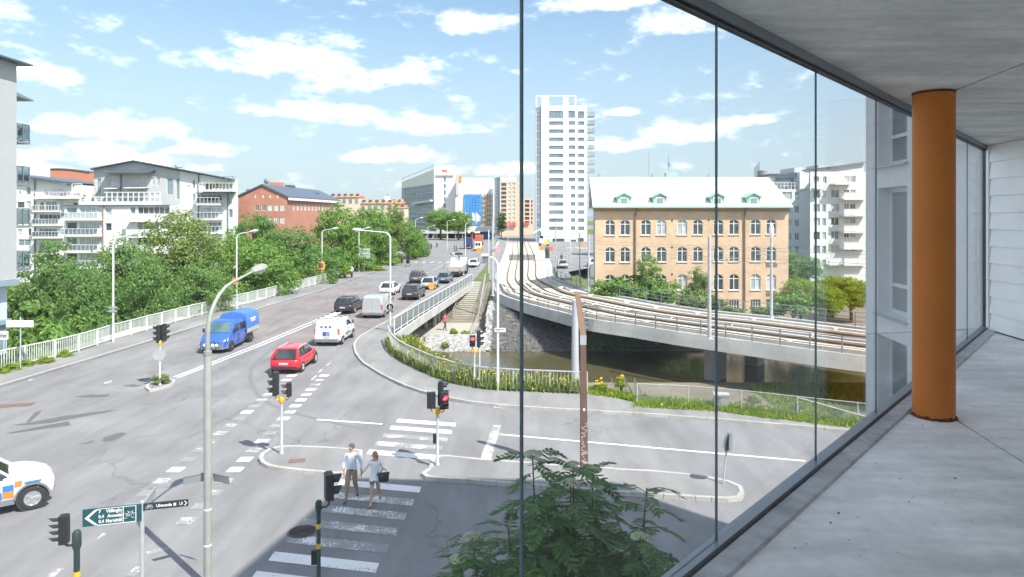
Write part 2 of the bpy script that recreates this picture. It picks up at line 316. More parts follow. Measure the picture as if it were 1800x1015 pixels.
def build_ground():
    xs = sorted(set([-3000, -900, -300, -150, -90, -60, -45, -36, -32.5, -31.3, -31.1, -30, -24, -18, -12, -9.8, -9.25, -9.15, -8.3, -7, -6, -5, -4, -3, -2.65, -2.55, -1.5, 0, 2, 3.9, 5.5, 7.45, 7.55, 9, 11, 13, 15.5, 18, 20, 24, 28, 34, 42, 55, 80, 120, 200, 300, 900, 3000]))
    mb = MB(); nr = len(col_rows(0))
    vs = []
    for x in xs:
        for (y, z) in col_rows(x): vs.append((x, y, z))
    fs = []; mi = []
    for i in range(len(xs)-1):
        for j in range(nr-1):
            fs.append((i*nr+j, (i+1)*nr+j, (i+1)*nr+j+1, i*nr+j+1)); mi.append(1 if 3 <= j <= 10 else 0)
    mb.add(vs, fs); mb.mi = mi
    struct(mb.build('ground', [M_GRASS, M_DIRT], fix=False))
build_ground()
# water
m = bpy.data.materials.new('canal_water'); m.use_nodes = True
def water_nodes(m):
    N = m.node_tree.nodes; L = m.node_tree.links; b = N['Principled BSDF']
    b.inputs['Base Color'].default_value = (0.075, 0.068, 0.035, 1); b.inputs['Roughness'].default_value = 0.04; b.inputs['IOR'].default_value = 1.33
    g = N.new('ShaderNodeNewGeometry'); mp = N.new('ShaderNodeMapping'); mp.inputs['Scale'].default_value = (1.0, 2.4, 1); L.new(g.outputs['Position'], mp.inputs[0])
    t = N.new('ShaderNodeTexNoise'); t.inputs['Scale'].default_value = 1.5; t.inputs['Detail'].default_value = 4; L.new(mp.outputs[0], t.inputs['Vector'])
    bp = N.new('ShaderNodeBump'); bp.inputs['Strength'].default_value = 0.25; bp.inputs['Distance'].default_value = 0.06; L.new(t.outputs[0], bp.inputs['Height']); L.new(bp.outputs[0], b.inputs['Normal'])
water_nodes(m); M_WATER = m
mb = MB(); mb.add([(-300, 49.3, -3.55), (300, 49.3, -3.55), (300, 65, -3.55), (-300, 65, -3.55)], [(0, 1, 2, 3)]); struct(mb.build('canal_water', M_WATER, fix=False))
# ------------------------------------------------------------------ road sheets
def sheet(name, pts, z, m, kind=True, parent=None):
    me = bpy.data.meshes.new(name); bm = bmesh.new()
    f = bm.faces.new([bm.verts.new((p[0], p[1], z)) for p in pts]); 
    if f.normal.z < 0: f.normal_flip()
    bm.normal_update()
    if f.normal.z < 0: bmesh.ops.reverse_faces(bm, faces=[f])
    bmesh.ops.triangulate(bm, faces=bm.faces[:]); bm.to_mesh(me); bm.free(); me.materials.append(m)
    o = place(name, me, parent)
    return struct(o) if kind else o
KL = [G(*p) for p in [(0, 681), (154, 635), (269, 600), (358, 572), (432, 552), (477, 537), (548, 517), (574, 509), (618, 493), (684, 470), (735, 446), (775, 428), (800, 415)]]       # left kerb
KL = [Vector((-29.5, 0, 0)), Vector((-29, 20, 0)), Vector((-28, 30, 0))]+KL
RL = [Vector((-34, -10, 0)), Vector((-33, 20, 0)), Vector((-31.5, 33, 0))]+[G(*p) for p in [(0, 654), (82, 636), (156, 616), (188, 604), (330, 563), (458, 530), (576, 497)]]                 # left railing foot
KR = [G(*p) for p in [(838, 468), (826, 478), (780, 504), (735, 530), (686, 563), (650, 582), (632, 593), (623, 602), (619.5, 611), (624.6, 627), (637, 641), (663, 658), (701, 678), (741, 692), (790, 705), (839, 713), (918, 720), (1000, 725), (1128, 732), (1200, 737), (1429, 756)]]
KR = [Vector((-5.5, 240, 0)), Vector((-5.6, 150, 0))]+KR+[Vector((26, 24.2, 0)), Vector((45, 17, 0))]
road_pts = [(-60, -40), (60, -40), (60, 14)]+[(p.x, p.y) for p in reversed(KR)]+[(-6, 900), (-26, 900)]+[(p.x, p.y) for p in reversed(KL)]+[(-60, 0)]
sheet('road', road_pts, 0.0, M_ROAD)
# reddish asphalt over the bridge
sheet('bridge_asphalt', [G(432+4, 553), G(548, 519), G(600, 500), G(778, 500), G(735, 527), G(690, 558), G(640, 585), G(600, 607), G(470, 603), G(330, 599)], 0.004, M_RED)
# pavements: raised slabs
def pavement(name, pts, z=0.12, m=None):
    me = bpy.data.meshes.new(name); bm = bmesh.new()
    f = bm.faces.new([bm.verts.new((p[0], p[1], z)) for p in pts]); bm.normal_update()
    if f.normal.z < 0: bmesh.ops.reverse_faces(bm, faces=[f])
    f.select_set(False); r = bmesh.ops.extrude_face_region(bm, geom=[f]); vs = [e for e in r['geom'] if isinstance(e, bmesh.types.BMVert)]
    bmesh.ops.translate(bm, verts=vs, vec=(0, 0, -z-0.06)); bmesh.ops.recalc_face_normals(bm, faces=bm.faces); bmesh.ops.triangulate(bm, faces=bm.faces[:])
    bm.to_mesh(me); bm.free(); me.materials.append(m or M_PAVE)
    return struct(place(name, me))
left_out = [Vector((-60, -10, 0)), Vector((-60, 30, 0)), Vector((-31.5, 36, 0))]+RL[3:]+[Vector((-30, 110, 0)), Vector((-31, 140, 0)), Vector((-33, 300, 0))]
pave_left = pavement('pavement_left', [(p.x+0.16, p.y) for p in KL if p.y < 300]+[(-26, 300)]+[(p.x-0.15, p.y) for p in reversed(left_out)])
RF = [G(*p) for p in [(830, 497), (780, 530), (735, 558), (689, 589), (684, 604)]]+[Vector((interp([(y, x) for x, y in [(3.9, 34.6), (-0.6, 35.7), (-2.8, 36.8), (-6.0, 41.9), (-8.2, 46.6)]], yy), yy, 0)) for yy in (46.0, 44, 42, 40, 38, 36.8, 35.7, 34.7)]
RF2 = RF+[G(1090, 706), G(1120, 713), G(1221, 722), G(1331, 738), G(1441, 749), G(1525, 757), Vector((24, 26.3, 0)), Vector((45, 19, 0))]
RF = RF[:-1]
pave_right = pavement('pavement_right', [(p.x, p.y) for p in RF2]+[(p.x+0.10*(1 if p.y > 45 else 0), p.y+(0.16 if p.y < 45 else 0)) for p in reversed(KR[2:])]+[(-5.4, 150), (-4.2, 150)])
# paved square beyond the left railing, far plaza
sheet('plaza', [(-33, 118), (-26.2, 118), (-26.1, 330), (-60, 330)], 0.125, M_PAVE)
sheet('tram_square', [(-3.2, 96), (26, 150), (60, 150), (60, 330), (-5.2, 330), (-5.2, 150)], 0.012, M_PAVE)
sheet('side_street', [(6.6, 97), (8.6, 96), (9.2, 110), (30, 150), (9, 150), (8, 120)], 0.03, M_ROAD)
# kerb stones, each its own piece
def kerb(parent, pts, step=1.05, w=0.16, h=0.13, inward=1, m=None, closed=False):
    pts = [Vector((p[0], p[1], 0)) for p in pts]
    if closed: pts = pts+[pts[0]]
    rs = resample(pts, step)
    if (rs[-1]-pts[-1]).length > 0.2: rs.append(pts[-1])
    for a, b in zip(rs, rs[1:]):
        d = (b-a); ln = d.length
        if ln < 0.05: continue
        d.normalize(); nrm = Vector((-d.y, d.x, 0))*inward
        a2 = a+d*0.008; b2 = b-d*0.008; hh = h+random.uniform(-0.006, 0.008)
        mb = MB(); q = [a2, b2, b2+nrm*w, a2+nrm*w]
        mb.hexa([Vector((p.x-a.x, p.y-a.y, -0.05)) for p in q]+[Vector((p.x-a.x-(nrm.x*-0.015 if i < 2 else 0), p.y-a.y-(nrm.y*-0.015 if i < 2 else 0), hh)) for i, p in enumerate(q)])
        mb.build('kerb_stone', m or M_KERB, parent, a)
kerb(pave_left, [p for p in KL if 20 < p.y < 95], 2.0, inward=1)
kerb(pave_right, [p for p in KR if p.y < 100], 1.6, inward=1)
# ------------------------------------------------------------------ traffic islands
def island(name, px, label):
    pts = [G(*p) for p in px]
    n = len(pts); area = sum(pts[i].x*pts[(i+1) % n].y-pts[(i+1) % n].x*pts[i].y for i in range(n))
    if area < 0: pts.reverse()
    pts = spline(pts+[pts[0]], 4)[:-1]; n = len(pts)
    ins = []
    for i, p in enumerate(pts):
        d = (pts[(i+1) % n]-pts[i-1]).normalized(); ins.append(p+Vector((-d.y, d.x, 0))*0.15)
    o = pavement(name, [(p.x, p.y) for p in ins], 0.115)
    kerb(o, pts, 0.5, inward=1, closed=True)
    return o
island('traffic_island', [(497, 789), (560, 790), (638, 797), (628, 812), (606, 838), (560, 836), (507, 831), (475, 826), (461, 821), (454, 813), (457, 804), (470, 795)], '')
island('traffic_island', [(768, 806), (840, 811), (912, 817), (1056, 827), (1150, 833), (1216, 839), (1270, 848), (1300, 858), (1309, 868), (1306, 879), (1290, 884), (1225, 881), (1070, 870), (914, 858), (830, 851), (741, 844), (752, 829)], '')
island('traffic_island', [(254, 684), (262, 678), (290, 670), (304, 670), (309, 674), (302, 680), (280, 687), (262, 690)], '')
# ------------------------------------------------------------------ markings
def mark(pts, m=None, name='road_marking', z=0.008):
    return sheet(name, pts, z, m or M_PAINT)
def line(px, w, m=None):
    p = [G(*q) for q in px]
    for a, b in zip(p, p[1:]):
        d = (b-a).normalized(); nr = Vector((-d.y, d.x, 0))*w/2
        mark([a-nr, b-nr, b+nr, a+nr], m)
# zebra crossing
for k in range(14):
    y1 = 30.35-k*1.0; t = (30.35-y1)/12.3
    xl = -5.12-1.35*t; xr = -2.45-1.05*t
    if 23.5 < y1-0.2 < 25.9: continue
    wear = {0: M_PAINT, 1: M_PAINT, 2: M_PAINT_F, 3: M_PAINT_W, 4: M_PAINT, 7: M_PAINT, 8: M_PAINT_W, 9: M_PAINT_W, 10: M_PAINT_F, 11: M_PAINT_F, 12: M_PAINT, 13: M_PAINT}.get(k, M_PAINT_W)
    mark([(xl, y1), (xr, y1-0.62), (xr, y1-1.10), (xl, y1-0.48)], wear, 'crossing_stripe')
# cycle crossing squares
for k in range(19):
    y = 20.2+k*1.02
    for xb, lo in ((-9.95, 0), (-12.1, 1)):
        x = xb-(y-24.8)*0.055 if not lo else xb-(y-25.8)*0.035
        mark([(x-0.25, y-0.24), (x+0.25, y-0.24), (x+0.25, y+0.24), (x-0.25, y+0.24)], M_PAINT if random.random() < 0.4 and y > 24 else M_PAINT_W if y > 22.5 and random.random() < 0.7 else M_PAINT_F, 'crossing_square')
line([(557, 738), (672, 746)], 0.16)
line([(878, 764), (1416, 811)], 0.14)
mark([G(867, 748), G(881, 748), G(862, 811), G(843, 810)], M_PAINT_W, 'stop_line')
mark([G(748, 683), G(741, 692), G(775, 697), G(782, 690)], M_PAINT_F, z=0.128)
dl = [(305, 663), (330, 654), (458, 604), (560, 561), (640, 528)]
line(dl, 0.13); line([(x+7, y+1.2) for x, y in dl], 0.13)
line([(640, 528), (700, 503), (768, 472), (790, 458), (815, 441)], 0.14, M_PAINT_W)
for (a, b) in [((652, 531), (668, 524)), ((694, 512), (706, 507)), ((722, 500), (733, 495)), ((574, 643), (582, 637)), ((560, 655), (566, 650)), ((548, 668), (556, 661)), ((838, 700), (858, 692)), ((868, 716), (888, 719))]: line([a, b], 0.12, M_PAINT_W)
mark([G(255, 972), G(290, 961), G(300, 966), G(262, 977)], M_PAINT_W); mark([G(82, 1015), G(100, 999), G(113, 1000), G(95, 1015)], M_PAINT_W); mark([G(220, 1012), G(240, 996), G(250, 998), G(236, 1015)], M_PAINT_F); mark([G(168, 948), G(182, 937), G(186, 940), G(172, 950)], M_PAINT_W)
mark([G(50, 668), G(58, 666), G(56, 670), G(50, 671)], M_PAINT_F); mark([G(182, 672), G(196, 669), G(196, 673), G(184, 675)], M_PAINT_W)
# far zebra on the bridge approach
for k in range(9):
    x = -24+k*1.6; mark([(x, 131), (x+0.6, 131), (x+0.6, 135), (x, 135)], M_PAINT_W, 'crossing_stripe')
# tar repairs
for blob in [[(11, 762), (45, 755), (80, 748), (120, 741), (125, 748), (95, 752), (60, 757), (25, 762)], [(20, 748), (60, 742), (110, 732), (150, 727), (197, 721), (198, 723), (140, 734), (90, 744), (40, 748)],
             [(47, 742), (60, 726), (74, 721), (70, 727), (52, 743)], [(130, 698), (160, 694), (193, 694), (190, 697), (165, 699)], [(183, 769), (215, 760), (223, 763), (200, 775), (180, 777)], [(136, 782), (160, 776), (168, 774), (160, 779)], [(215, 678), (235, 676), (250, 678), (235, 681)]]:
    mark([G(*p) for p in blob], M_STAIN, 'tar_patch', 0.006)
# skid mark: one long dark curve
def curve_strip(px, w, m, name, z):
    p = spline([G(*q) for q in px], 6); mb = MB(); vs = []
    for i, a in enumerate(p):
        d = (p[min(i+1, len(p)-1)]-p[max(i-1, 0)]).normalized(); nr = Vector((-d.y, d.x, 0))*w/2
        vs += [(a.x-nr.x, a.y-nr.y, z), (a.x+nr.x, a.y+nr.y, z)]
    mb.add(vs, [(2*i, 2*i+2, 2*i+3, 2*i+1) for i in range(len(p)-1)]); return struct(mb.build(name, m))
M_SKID = mat('tyre_mark', (0.155, 0.155, 0.16), 0.9, 0.15, 8, coord='World')
curve_strip([(498, 600), (452, 635), (440, 660), (447, 685), (470, 708), (520, 727), (580, 742), (640, 754)], 0.22, M_SKID, 'tyre_mark', 0.0055)
curve_strip([(330, 770), (400, 735), (450, 708), (500, 690)], 0.2, M_SKID, 'tyre_mark', 0.0055)
curve_strip([(300, 573), (420, 566), (500, 575), (560, 583)], 0.18, M_SKID, 'tyre_mark', 0.0065)
curve_strip([(470, 592), (560, 550), (640, 520), (690, 497)], 0.2, M_SKID, 'tyre_mark', 0.0065)
curve_strip([(490, 543), (545, 530), (595, 514)], 0.35, M_SKID, 'tyre_mark', 0.0065)
# manhole cover, drain grate, red grate on the island
def grate(name, c, rx, ry, rot, m, label, z, round_=False):
    t = thing(name, label, 'grate' if not round_ else 'manhole', (c.x, c.y, z), rot)
    mb = MB()
    if round_:
        mb.lathe([(rx, 0), (rx, 0.01), (rx-0.05, 0.012)], 24)
        mb.build('rim', m, t); mb = MB()
        for k in range(4): r0 = 0.08+k*0.09; mb.lathe([(r0, 0.012), (r0, 0.018), (r0+0.04, 0.018), (r0+0.04, 0.012)], 20)
        mb.build('ribs', m, t)
    else:
        mb.box(-rx, rx, -ry, ry, 0, 0.006); mb.build('frame', m, t)
        for k in range(int(2*rx/0.08)): MB().box(-rx+0.03+k*0.08, -rx+0.07+k*0.08, -ry+0.02, ry-0.02, 0.006, 0.016).build('bar', m, t)
M_IRON = mat('cast_iron', (0.12, 0.11, 0.105), 0.7, 0.25, 30, metal=0.3)
M_RUSTG = mat('rusty_iron', (0.17, 0.12, 0.10), 0.8, 0.25, 30)
grate('manhole_cover', G(531, 935), 0.42, 0.42, 0, M_IRON, 'round cast iron manhole cover beside the zebra crossing', 0.004, True)
grate('drain_grate', G(25, 713), 0.8, 0.32, 0.25, M_RUSTG, 'long brown drain grate set in the asphalt', 0.004)
grate('access_cover', G(522, 816), 0.3, 0.2, 0.2, M_RUSTG, 'rust red access cover on the paved traffic island', 0.118)
# ------------------------------------------------------------------ road bridge over the canal
M_GALV = mat('galvanised_steel', (0.50, 0.53, 0.56), 0.45, 0.08, 6, metal=0.35)
M_GALV_L = mat('light_painted_steel', (0.62, 0.64, 0.64), 0.5, 0.06, 6)
M_GALV_D = mat('dark_galvanised_steel', (0.24, 0.28, 0.31), 0.45, 0.1, 6, metal=0.4)
EDGE = [G(*p) for p in [(684, 596), (689, 591), (735, 559.5), (780, 531), (830, 498)]]
def bridge():
    t = bpy.data.objects.new('road_bridge', None); COL.objects.link(t); struct(t)
    # deck slab, seen from the side: pale fascia and dark soffit
    e = [Vector((p.x, p.y, 0)) for p in EDGE]
    lft = [Vector((-31.0, p.y, 0)) for p in e]
    vs = []
    for p, q in zip(e, lft):
        vs.append([(p.x+0.02, p.y, -0.06), (p.x+0.12, p.y, 0.125), (p.x+0.30, p.y, 0.125), (p.x+0.30, p.y, -0.62), (p.x-0.5, p.y, -0.8), (q.x, p.y, -0.8), (q.x, p.y, -0.06)])
    MB().loft(vs).build('deck_slab', M_CONC, t)
    # abutments, piers and footing
    MB().box(-31, -9.0, 47.4, 48.6, -3.4, -0.82).build('abutment', M_CONC_D, t)
    MB().box(-31, -7.6, 76.4, 77.6, -2.7, -0.82).build('abutment', M_CONC_D, t)
    for (x, y) in ((-9.7, 63.4), (-9.0, 70.2), (-15, 63.4), (-14.5, 70.2), (-21, 63.4), (-21, 70.2)):
        MB().lathe([(0.24, -3.4), (0.24, -0.81)], 14, (x, y, 0)).build('pier', M_CONC_D, t, smooth=True)
    MB().box(-31, -8.2, 62.6, 64.6, -4.5, -3.0).build('footing', M_CONC, t)
    MB().box(-31, -8.6, 64.6, 66.2, -4.5, -2.62).build('footing', M_CONC, t)
    for (x, y) in ((-8.4, 66), (-8.4, 69), (-8.2, 72), (-8.1, 75)): MB().box(x-0.12, x+0.12, y-0.4, y+0.4, -2.6, -0.85).build('wall_pier', M_CONC, t) if y > 70 else None
    return t
road_bridge = bridge()
# towpath and concrete steps beside the bridge
sheet('towpath', [(-12, 65.7), (-4.2, 65.7), (-3.4, 74), (-3.2, 80), (-5.4, 80), (-6, 75.3), (-12, 75.3)], -2.595, mat('path_gravel', (0.36, 0.34, 0.30), 0.95, 0.12, 20, coord='World'))
stp = thing('stone_steps', 'long flight of pale concrete steps rising from canal path to the street', 'steps', (-5, 76, -2.6))
NS = 20
for k in range(NS):
    f = k/NS; y = 75.0+f*18; z = -2.6+f*2.66; x = interp([(75, -5.8), (93, -5.0)], y)
    keep(MB().box(x-0.9, x+0.95, y, y+0.93, z-0.25, z+0.14).build('step', M_CONC), stp)
def handrail_line(par, pts, hgt, every=2):
    pts = [Vector(p) for p in pts]
    keep(MB().path([p+Vector((0, 0, hgt)) for p in pts], 0.035, 6).build('handrail', M_GALV), par); keep(MB().path([p+Vector((0, 0, hgt*0.55)) for p in pts], 0.025, 6).build('handrail', M_GALV), par)
    for p in pts[::every]: keep(MB().tube(p+Vector((0, 0, -0.1)), p+Vector((0, 0, hgt)), 0.03, n=6).build('post', M_GALV), par)
handrail_line(stp, [(-3.7, y, interp([(66, -2.6), (75, -2.6), (93, 0.1)], y)) for y in range(66, 95, 2)], 1.0)
handrail_line(stp, [(interp([(66, -4.6), (93, -3.6)], y)-2.4, y, interp([(66, -2.6), (75, -2.6), (93, 0.1)], y)) for y in range(76, 95, 3)], 1.0)
# ------------------------------------------------------------------ railings
def railing(name, pts, label, hgt, bay, nb, m, br=0.012, pr=0.03, z0=0.12, flat=True, mesh_m=None, maxb=300, group=None, lower=True):
    pts = [Vector((p.x, p.y, z0)) for p in pts]
    t = thing(name, label, 'railing', pts[0], group=group)
    rs = resample(pts, bay)
    pm = MB().box(-pr, pr, -pr, pr, -0.1, hgt).mesh('post', m); bmesh_ = MB().box(-br, br, -br, br, 0.12 if lower else 0.0, hgt-0.03).mesh('baluster', m)
    cnt = 0; rest = MB()
    for i, p in enumerate(rs): place('post', pm, t, p-pts[0], (0, 0, math.atan2((rs[min(i+1, len(rs)-1)]-rs[max(i-1, 0)]).y, (rs[min(i+1, len(rs)-1)]-rs[max(i-1, 0)]).x)))
    lst = []
    for a, b in zip(rs, rs[1:]):
        ang = math.atan2((b-a).y, (b-a).x)
        for k in range(1, nb): lst.append((a+(b-a)*k/nb, ang))
    lst.sort(key=lambda q: q[0].y)
    for q, ang in lst:
        if cnt < maxb: place('baluster', bmesh_, t, q-pts[0], (0, 0, ang)); cnt += 1
        else:
            o = q-pts[0]; rest.box(o.x-br, o.x+br, o.y-br, o.y+br, 0.12, hgt-0.03)
    if rest.v: stuff(rest.build('far_balusters', m, t))
    for (z, w, hh) in ((hgt, 0.09, 0.05), (0.12, 0.05, 0.04)) if lower else ((hgt, 0.06, 0.06),):
        mb = MB()
        for a, b in zip(rs, rs[1:]): mb.bar(a-pts[0]+Vector((0, 0, z)), b-pts[0]+Vector((0, 0, z)), w, hh)
        mb.build('top_rail' if z == hgt else 'bottom_rail', m, t)
    if mesh_m:
        for a, b in zip(rs, rs[1:]):
            o = a-pts[0]; q = b-pts[0]; MB().bar(o+Vector((0, 0, 0.62)), q+Vector((0, 0, 0.62)), 0.012, 0.9).build('screen_panel', mesh_m, t)
    return t
railing('street_railing', [p for p in RL if p.y > 30], 'long pale steel railing with upright bars between pavement and the green trees', 1.12, 2.05, 13, M_GALV_L, 0.016, 0.045)
M_MESHP = glass('pale_perforated_panel', (0.62, 0.65, 0.66), 0.3, 0.4)
railing('bridge_railing', list(reversed([Vector((p.x, p.y, 0)) for p in EDGE[1:]])), 'straight pale railing with mesh screens along the road bridge edge', 1.15, 2.1, 8, M_GALV_L, 0.013, 0.035, mesh_m=M_MESHP)
curve = spline([Vector((p.x-0.05, p.y-0.05, 0)) for p in [G(684, 603), G(690, 619), G(705, 634), G(723, 644), G(760, 662), G(804, 677), G(840, 684), G(875, 688.5), G(950, 692), G(1036, 696)]], 5)
railing('canal_railing', curve, 'curved blue grey steel railing around the flower bed above the canal', 1.08, 1.9, 10, M_GALV, 0.011, 0.03, lower=True)
# ------------------------------------------------------------------ tram bridge
near_px = [(875, 518.6), (918, 535), (974.5, 550), (1038, 565.5), (1114, 576.5), (1184, 587.6), (1245, 596), (1332, 608), (1434, 622), (1524, 633)]
far_px = [(976, 491), (1010, 505), (1038, 516), (1075, 523), (1110, 529), (1151, 537), (1201, 545), (1259, 553), (1340, 561), (1401, 568), (1523, 583)]
nearp = [Vector((-1.7, 230, 0)), Vector((-2.0, 160, 0)), Vector((-2.5, 120, 0)), Vector((-2.5, 98, 0)), Vector((-2.3, 87, 0))]+[G(*p) for p in near_px]
dv = (nearp[-1]-nearp[-3]).normalized(); nearp += [nearp[-1]+dv*8+Vector((0.3, 0, 0)), nearp[-1]+dv*22+Vector((1.5, 0.5, 0))]
farp = [Vector((8.6, 230, 0)), Vector((8.2, 160, 0)), Vector((7.2, 120, 0))]+[G(*p) for p in far_px]
dv = (farp[-1]-farp[-3]).normalized(); farp += [farp[-1]+dv*8, farp[-1]+dv*22]
ns = resample(spline(nearp, 12), 0.5); fs_ = resample(spline(farp, 12), 0.5)
def arc(pts, n):
    L = [0]
    for a, b in zip(pts, pts[1:]): L.append(L[-1]+(b-a).length)
    out = []; j = 0
    for k in range(n):
        s = L[-1]*k/(n-1)
        while j < len(pts)-2 and L[j+1] < s: j += 1
        out.append(pts[j]+(pts[j+1]-pts[j])*((s-L[j])/max(L[j+1]-L[j], 1e-6)))
    return out
# pair each near point with the closest far point so that the cross-sections stay square
pairs = []
last = 0
for p in ns[::4]:
    j = min(range(last, len(fs_)), key=lambda q: (fs_[q]-p).length); last = j; pairs.append((p, fs_[j]))
def dk(i, t): a, b = pairs[i]; return a+(b-a)*t
NP = len(pairs)
M_DECK = mat('track_bed', (0.50, 0.44, 0.36), 0.9, 0.15, 3, coord='World', bump=0.2, bscale=20, var2=0.15, scale2=0.6)
M_RAIL = mat('rail_steel', (0.13, 0.09, 0.07), 0.55, 0.2, 10, metal=0.5)
M_TIMB = mat('pale_guard_beam', (0.60, 0.55, 0.48), 0.85, 0.15, 4, coord='World')
def strip(mb, t0, t1, z0, z1, i0=0, i1=None, da=0.0, db=0.0):
    i1 = NP-1 if i1 is None else i1; rings = []
    for i in range(i0, i1+1):
        a = dk(i, t0); b = dk(i, t1); u = (pairs[i][1]-pairs[i][0]).normalized(); a = a+u*da; b = b+u*db
        rings.append([(a.x, a.y, z0), (b.x, b.y, z0), (b.x, b.y, z1), (a.x, a.y, z1)])
    mb.loft(rings); return mb
ib = min(range(NP), key=lambda i: abs(pairs[i][0].y-88))      # bridge starts here
def tram_bridge():
    t = bpy.data.objects.new('tram_bridge', None); COL.objects.link(t); struct(t)
    strip(MB(), 0, 1, -0.85, 0.0, ib).build('deck_slab', M_CONC_D, t)
    strip(MB(), 0, 1, -0.06, 0.03, 0, ib).build('track_slab', M_CONC, t)
    rings = []
    for i in range(ib, NP):                                    # pale fascia beam along the near edge
        a = pairs[i][0]; u = (pairs[i][1]-a).normalized()
        q = [(-0.02, 0.22), (0.35, 0.22), (0.35, 0.001), (0.2, -0.55), (-0.02, -0.80), (-0.30, -0.75), (-0.12, -0.1)]
        rings.append([(a.x+u.x*d, a.y+u.y*d, z) for d, z in q])
    MB().loft(rings).build('edge_beam', M_CONC, t)
    strip(MB(), 1, 1, 0.0, 0.35, ib-6, None, -0.45, 0.05).build('edge_beam', M_CONC, t)
    strip(MB(), 0.10, 0.90, 0.002, 0.05).build('track_bed', M_DECK, t)
    for tc in (0.21, 0.345, 0.56, 0.695):
        strip(MB(), tc, tc, 0.05, 0.22, 0, None, -0.04, 0.04).build('rail', M_RAIL, t)
    for tc in (0.155, 0.40, 0.505, 0.75):
        strip(MB(), tc, tc, 0.05, 0.27, ib-3, None, -0.13, 0.13).build('guard_beam', M_TIMB, t)
    for tc in (0.10, 0.455, 0.82):
        strip(MB(), tc, tc, 0.03, 0.36, ib-1, None, -0.07, 0.07).build('cable_trough', M_TIMB if tc != 0.455 else M_CONC, t)
    strip(MB(), 0.86, 0.985, 0.03, 0.20, ib-6, None, 0, -0.45).build('walkway', M_CONC, t)
    # short cross pieces on the beams
    cm = MB().box(-0.35, 0.35, -0.09, 0.09, 0, 0.16).mesh('cross_piece', M_TIMB)
    for i in range(ib, NP-1, 3):
        for tc in (0.13, 0.455, 0.78):
            p = dk(i, tc); u = pairs[i][1]-pairs[i][0]; place('cross_piece', cm, t, (p.x, p.y, 0.28), math.atan2(u.y, u.x))
    # piers
    pi = min(range(NP), key=lambda i: abs(dk(i, 0.3).x/dk(i, 0.3).y-(1268-CX)/F))
    for i, tc in ((pi, 0.22), (pi, 0.8)):
        p = dk(i, tc); u = (pairs[i][1]-pairs[i][0]).normalized(); v = Vector((-u.y, u.x, 0))
        w = 0.55; d = 0.75
        c = [p-u*d-v*w, p+u*d-v*w, p+u*d+v*w, p-u*d+v*w]
        MB().hexa([Vector((q.x, q.y, -4.5)) for q in c]+[Vector((q.x, q.y, -0.84)) for q in c]).build('pier', M_CONC_D, t)
    for px in (965, 1000):
        i = min(range(NP), key=lambda i: abs(dk(i, 0.5).x/dk(i, 0.5).y-(px-CX)/F) if pairs[i][0].y < 90 else 9)
        p = dk(i, 0.5) if px == 965 else dk(i, 0.75); MB().lathe([(0.75, -3.4), (0.75, -0.84)], 20, (p.x, p.y, 0)).build('pier', M_CONC_D, t, smooth=True)
    return t
tram_bridge()
def tram_railing(label, t0, i0, side, group=None, step=4, zb=0.22):
    pts = []
    for i in range(i0, NP): p = dk(i, t0); pts.append(Vector((p.x, p.y, zb)))
    t = thing('tram_railing', label, 'railing', pts[0])
    pm = MB().box(-0.035, 0.035, -0.035, 0.035, -0.05, 1.1).mesh('post', M_GALV_D)
    ps = resample(pts, 2.0 if side == 0 else 2.35)
    for p in ps: place('post', pm, t, p-pts[0])
    for z, r in ((1.1, 0.034), (0.72, 0.022), (0.38, 0.022)):
        MB().path([p-pts[0]+Vector((0, 0, z)) for p in ps], r, 6).build('rail', M_GALV_D, t)
tram_railing('three bar steel railing along the tram bridge edge above the canal', 0.012, ib, 0)
tram_railing('three bar steel railing of the tram bridge on the brick factory side', 0.985, ib-14, 1, zb=0.35)
# rock slope under the tram bridge
def rocks():
    mb = None; rnd = random.Random(3)
    def zz(x, y):
        a = col_rows(x); pts = [(q[0], q[1]) for q in a]; return interp(pts, y)
    def rock(x, y, z, s):
        pts = []
        for (a, b, c) in ((-1, -1, -.6), (1, -1, -.6), (1, 1, -.6), (-1, 1, -.6), (-.7, -.7, .7), (.7, -.7, .7), (.7, .7, .7), (-.7, .7, .7)):
            pts.append((x+s*a*rnd.uniform(.55, 1.1), y+s*b*rnd.uniform(.55, 1.1), z+s*c*rnd.uniform(.5, 1.1)))
        (pale if x < -2.0 else dark).hexa(pts)  # same rocks throughout, coloured darker on the tram bridge side
    pale, dark = MB(), MB()
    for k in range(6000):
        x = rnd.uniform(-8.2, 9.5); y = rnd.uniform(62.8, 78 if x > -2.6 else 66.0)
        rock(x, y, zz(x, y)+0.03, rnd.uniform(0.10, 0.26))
    for mb, c, lab in ((pale, 0.36, 'pale loose boulders along the canal edge below the steps'), (dark, 0.115, 'boulders coloured dark grey covering the slope under the tram bridge')):
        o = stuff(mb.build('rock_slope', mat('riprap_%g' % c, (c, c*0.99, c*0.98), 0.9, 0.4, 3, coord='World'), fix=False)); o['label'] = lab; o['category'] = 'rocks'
rocks()
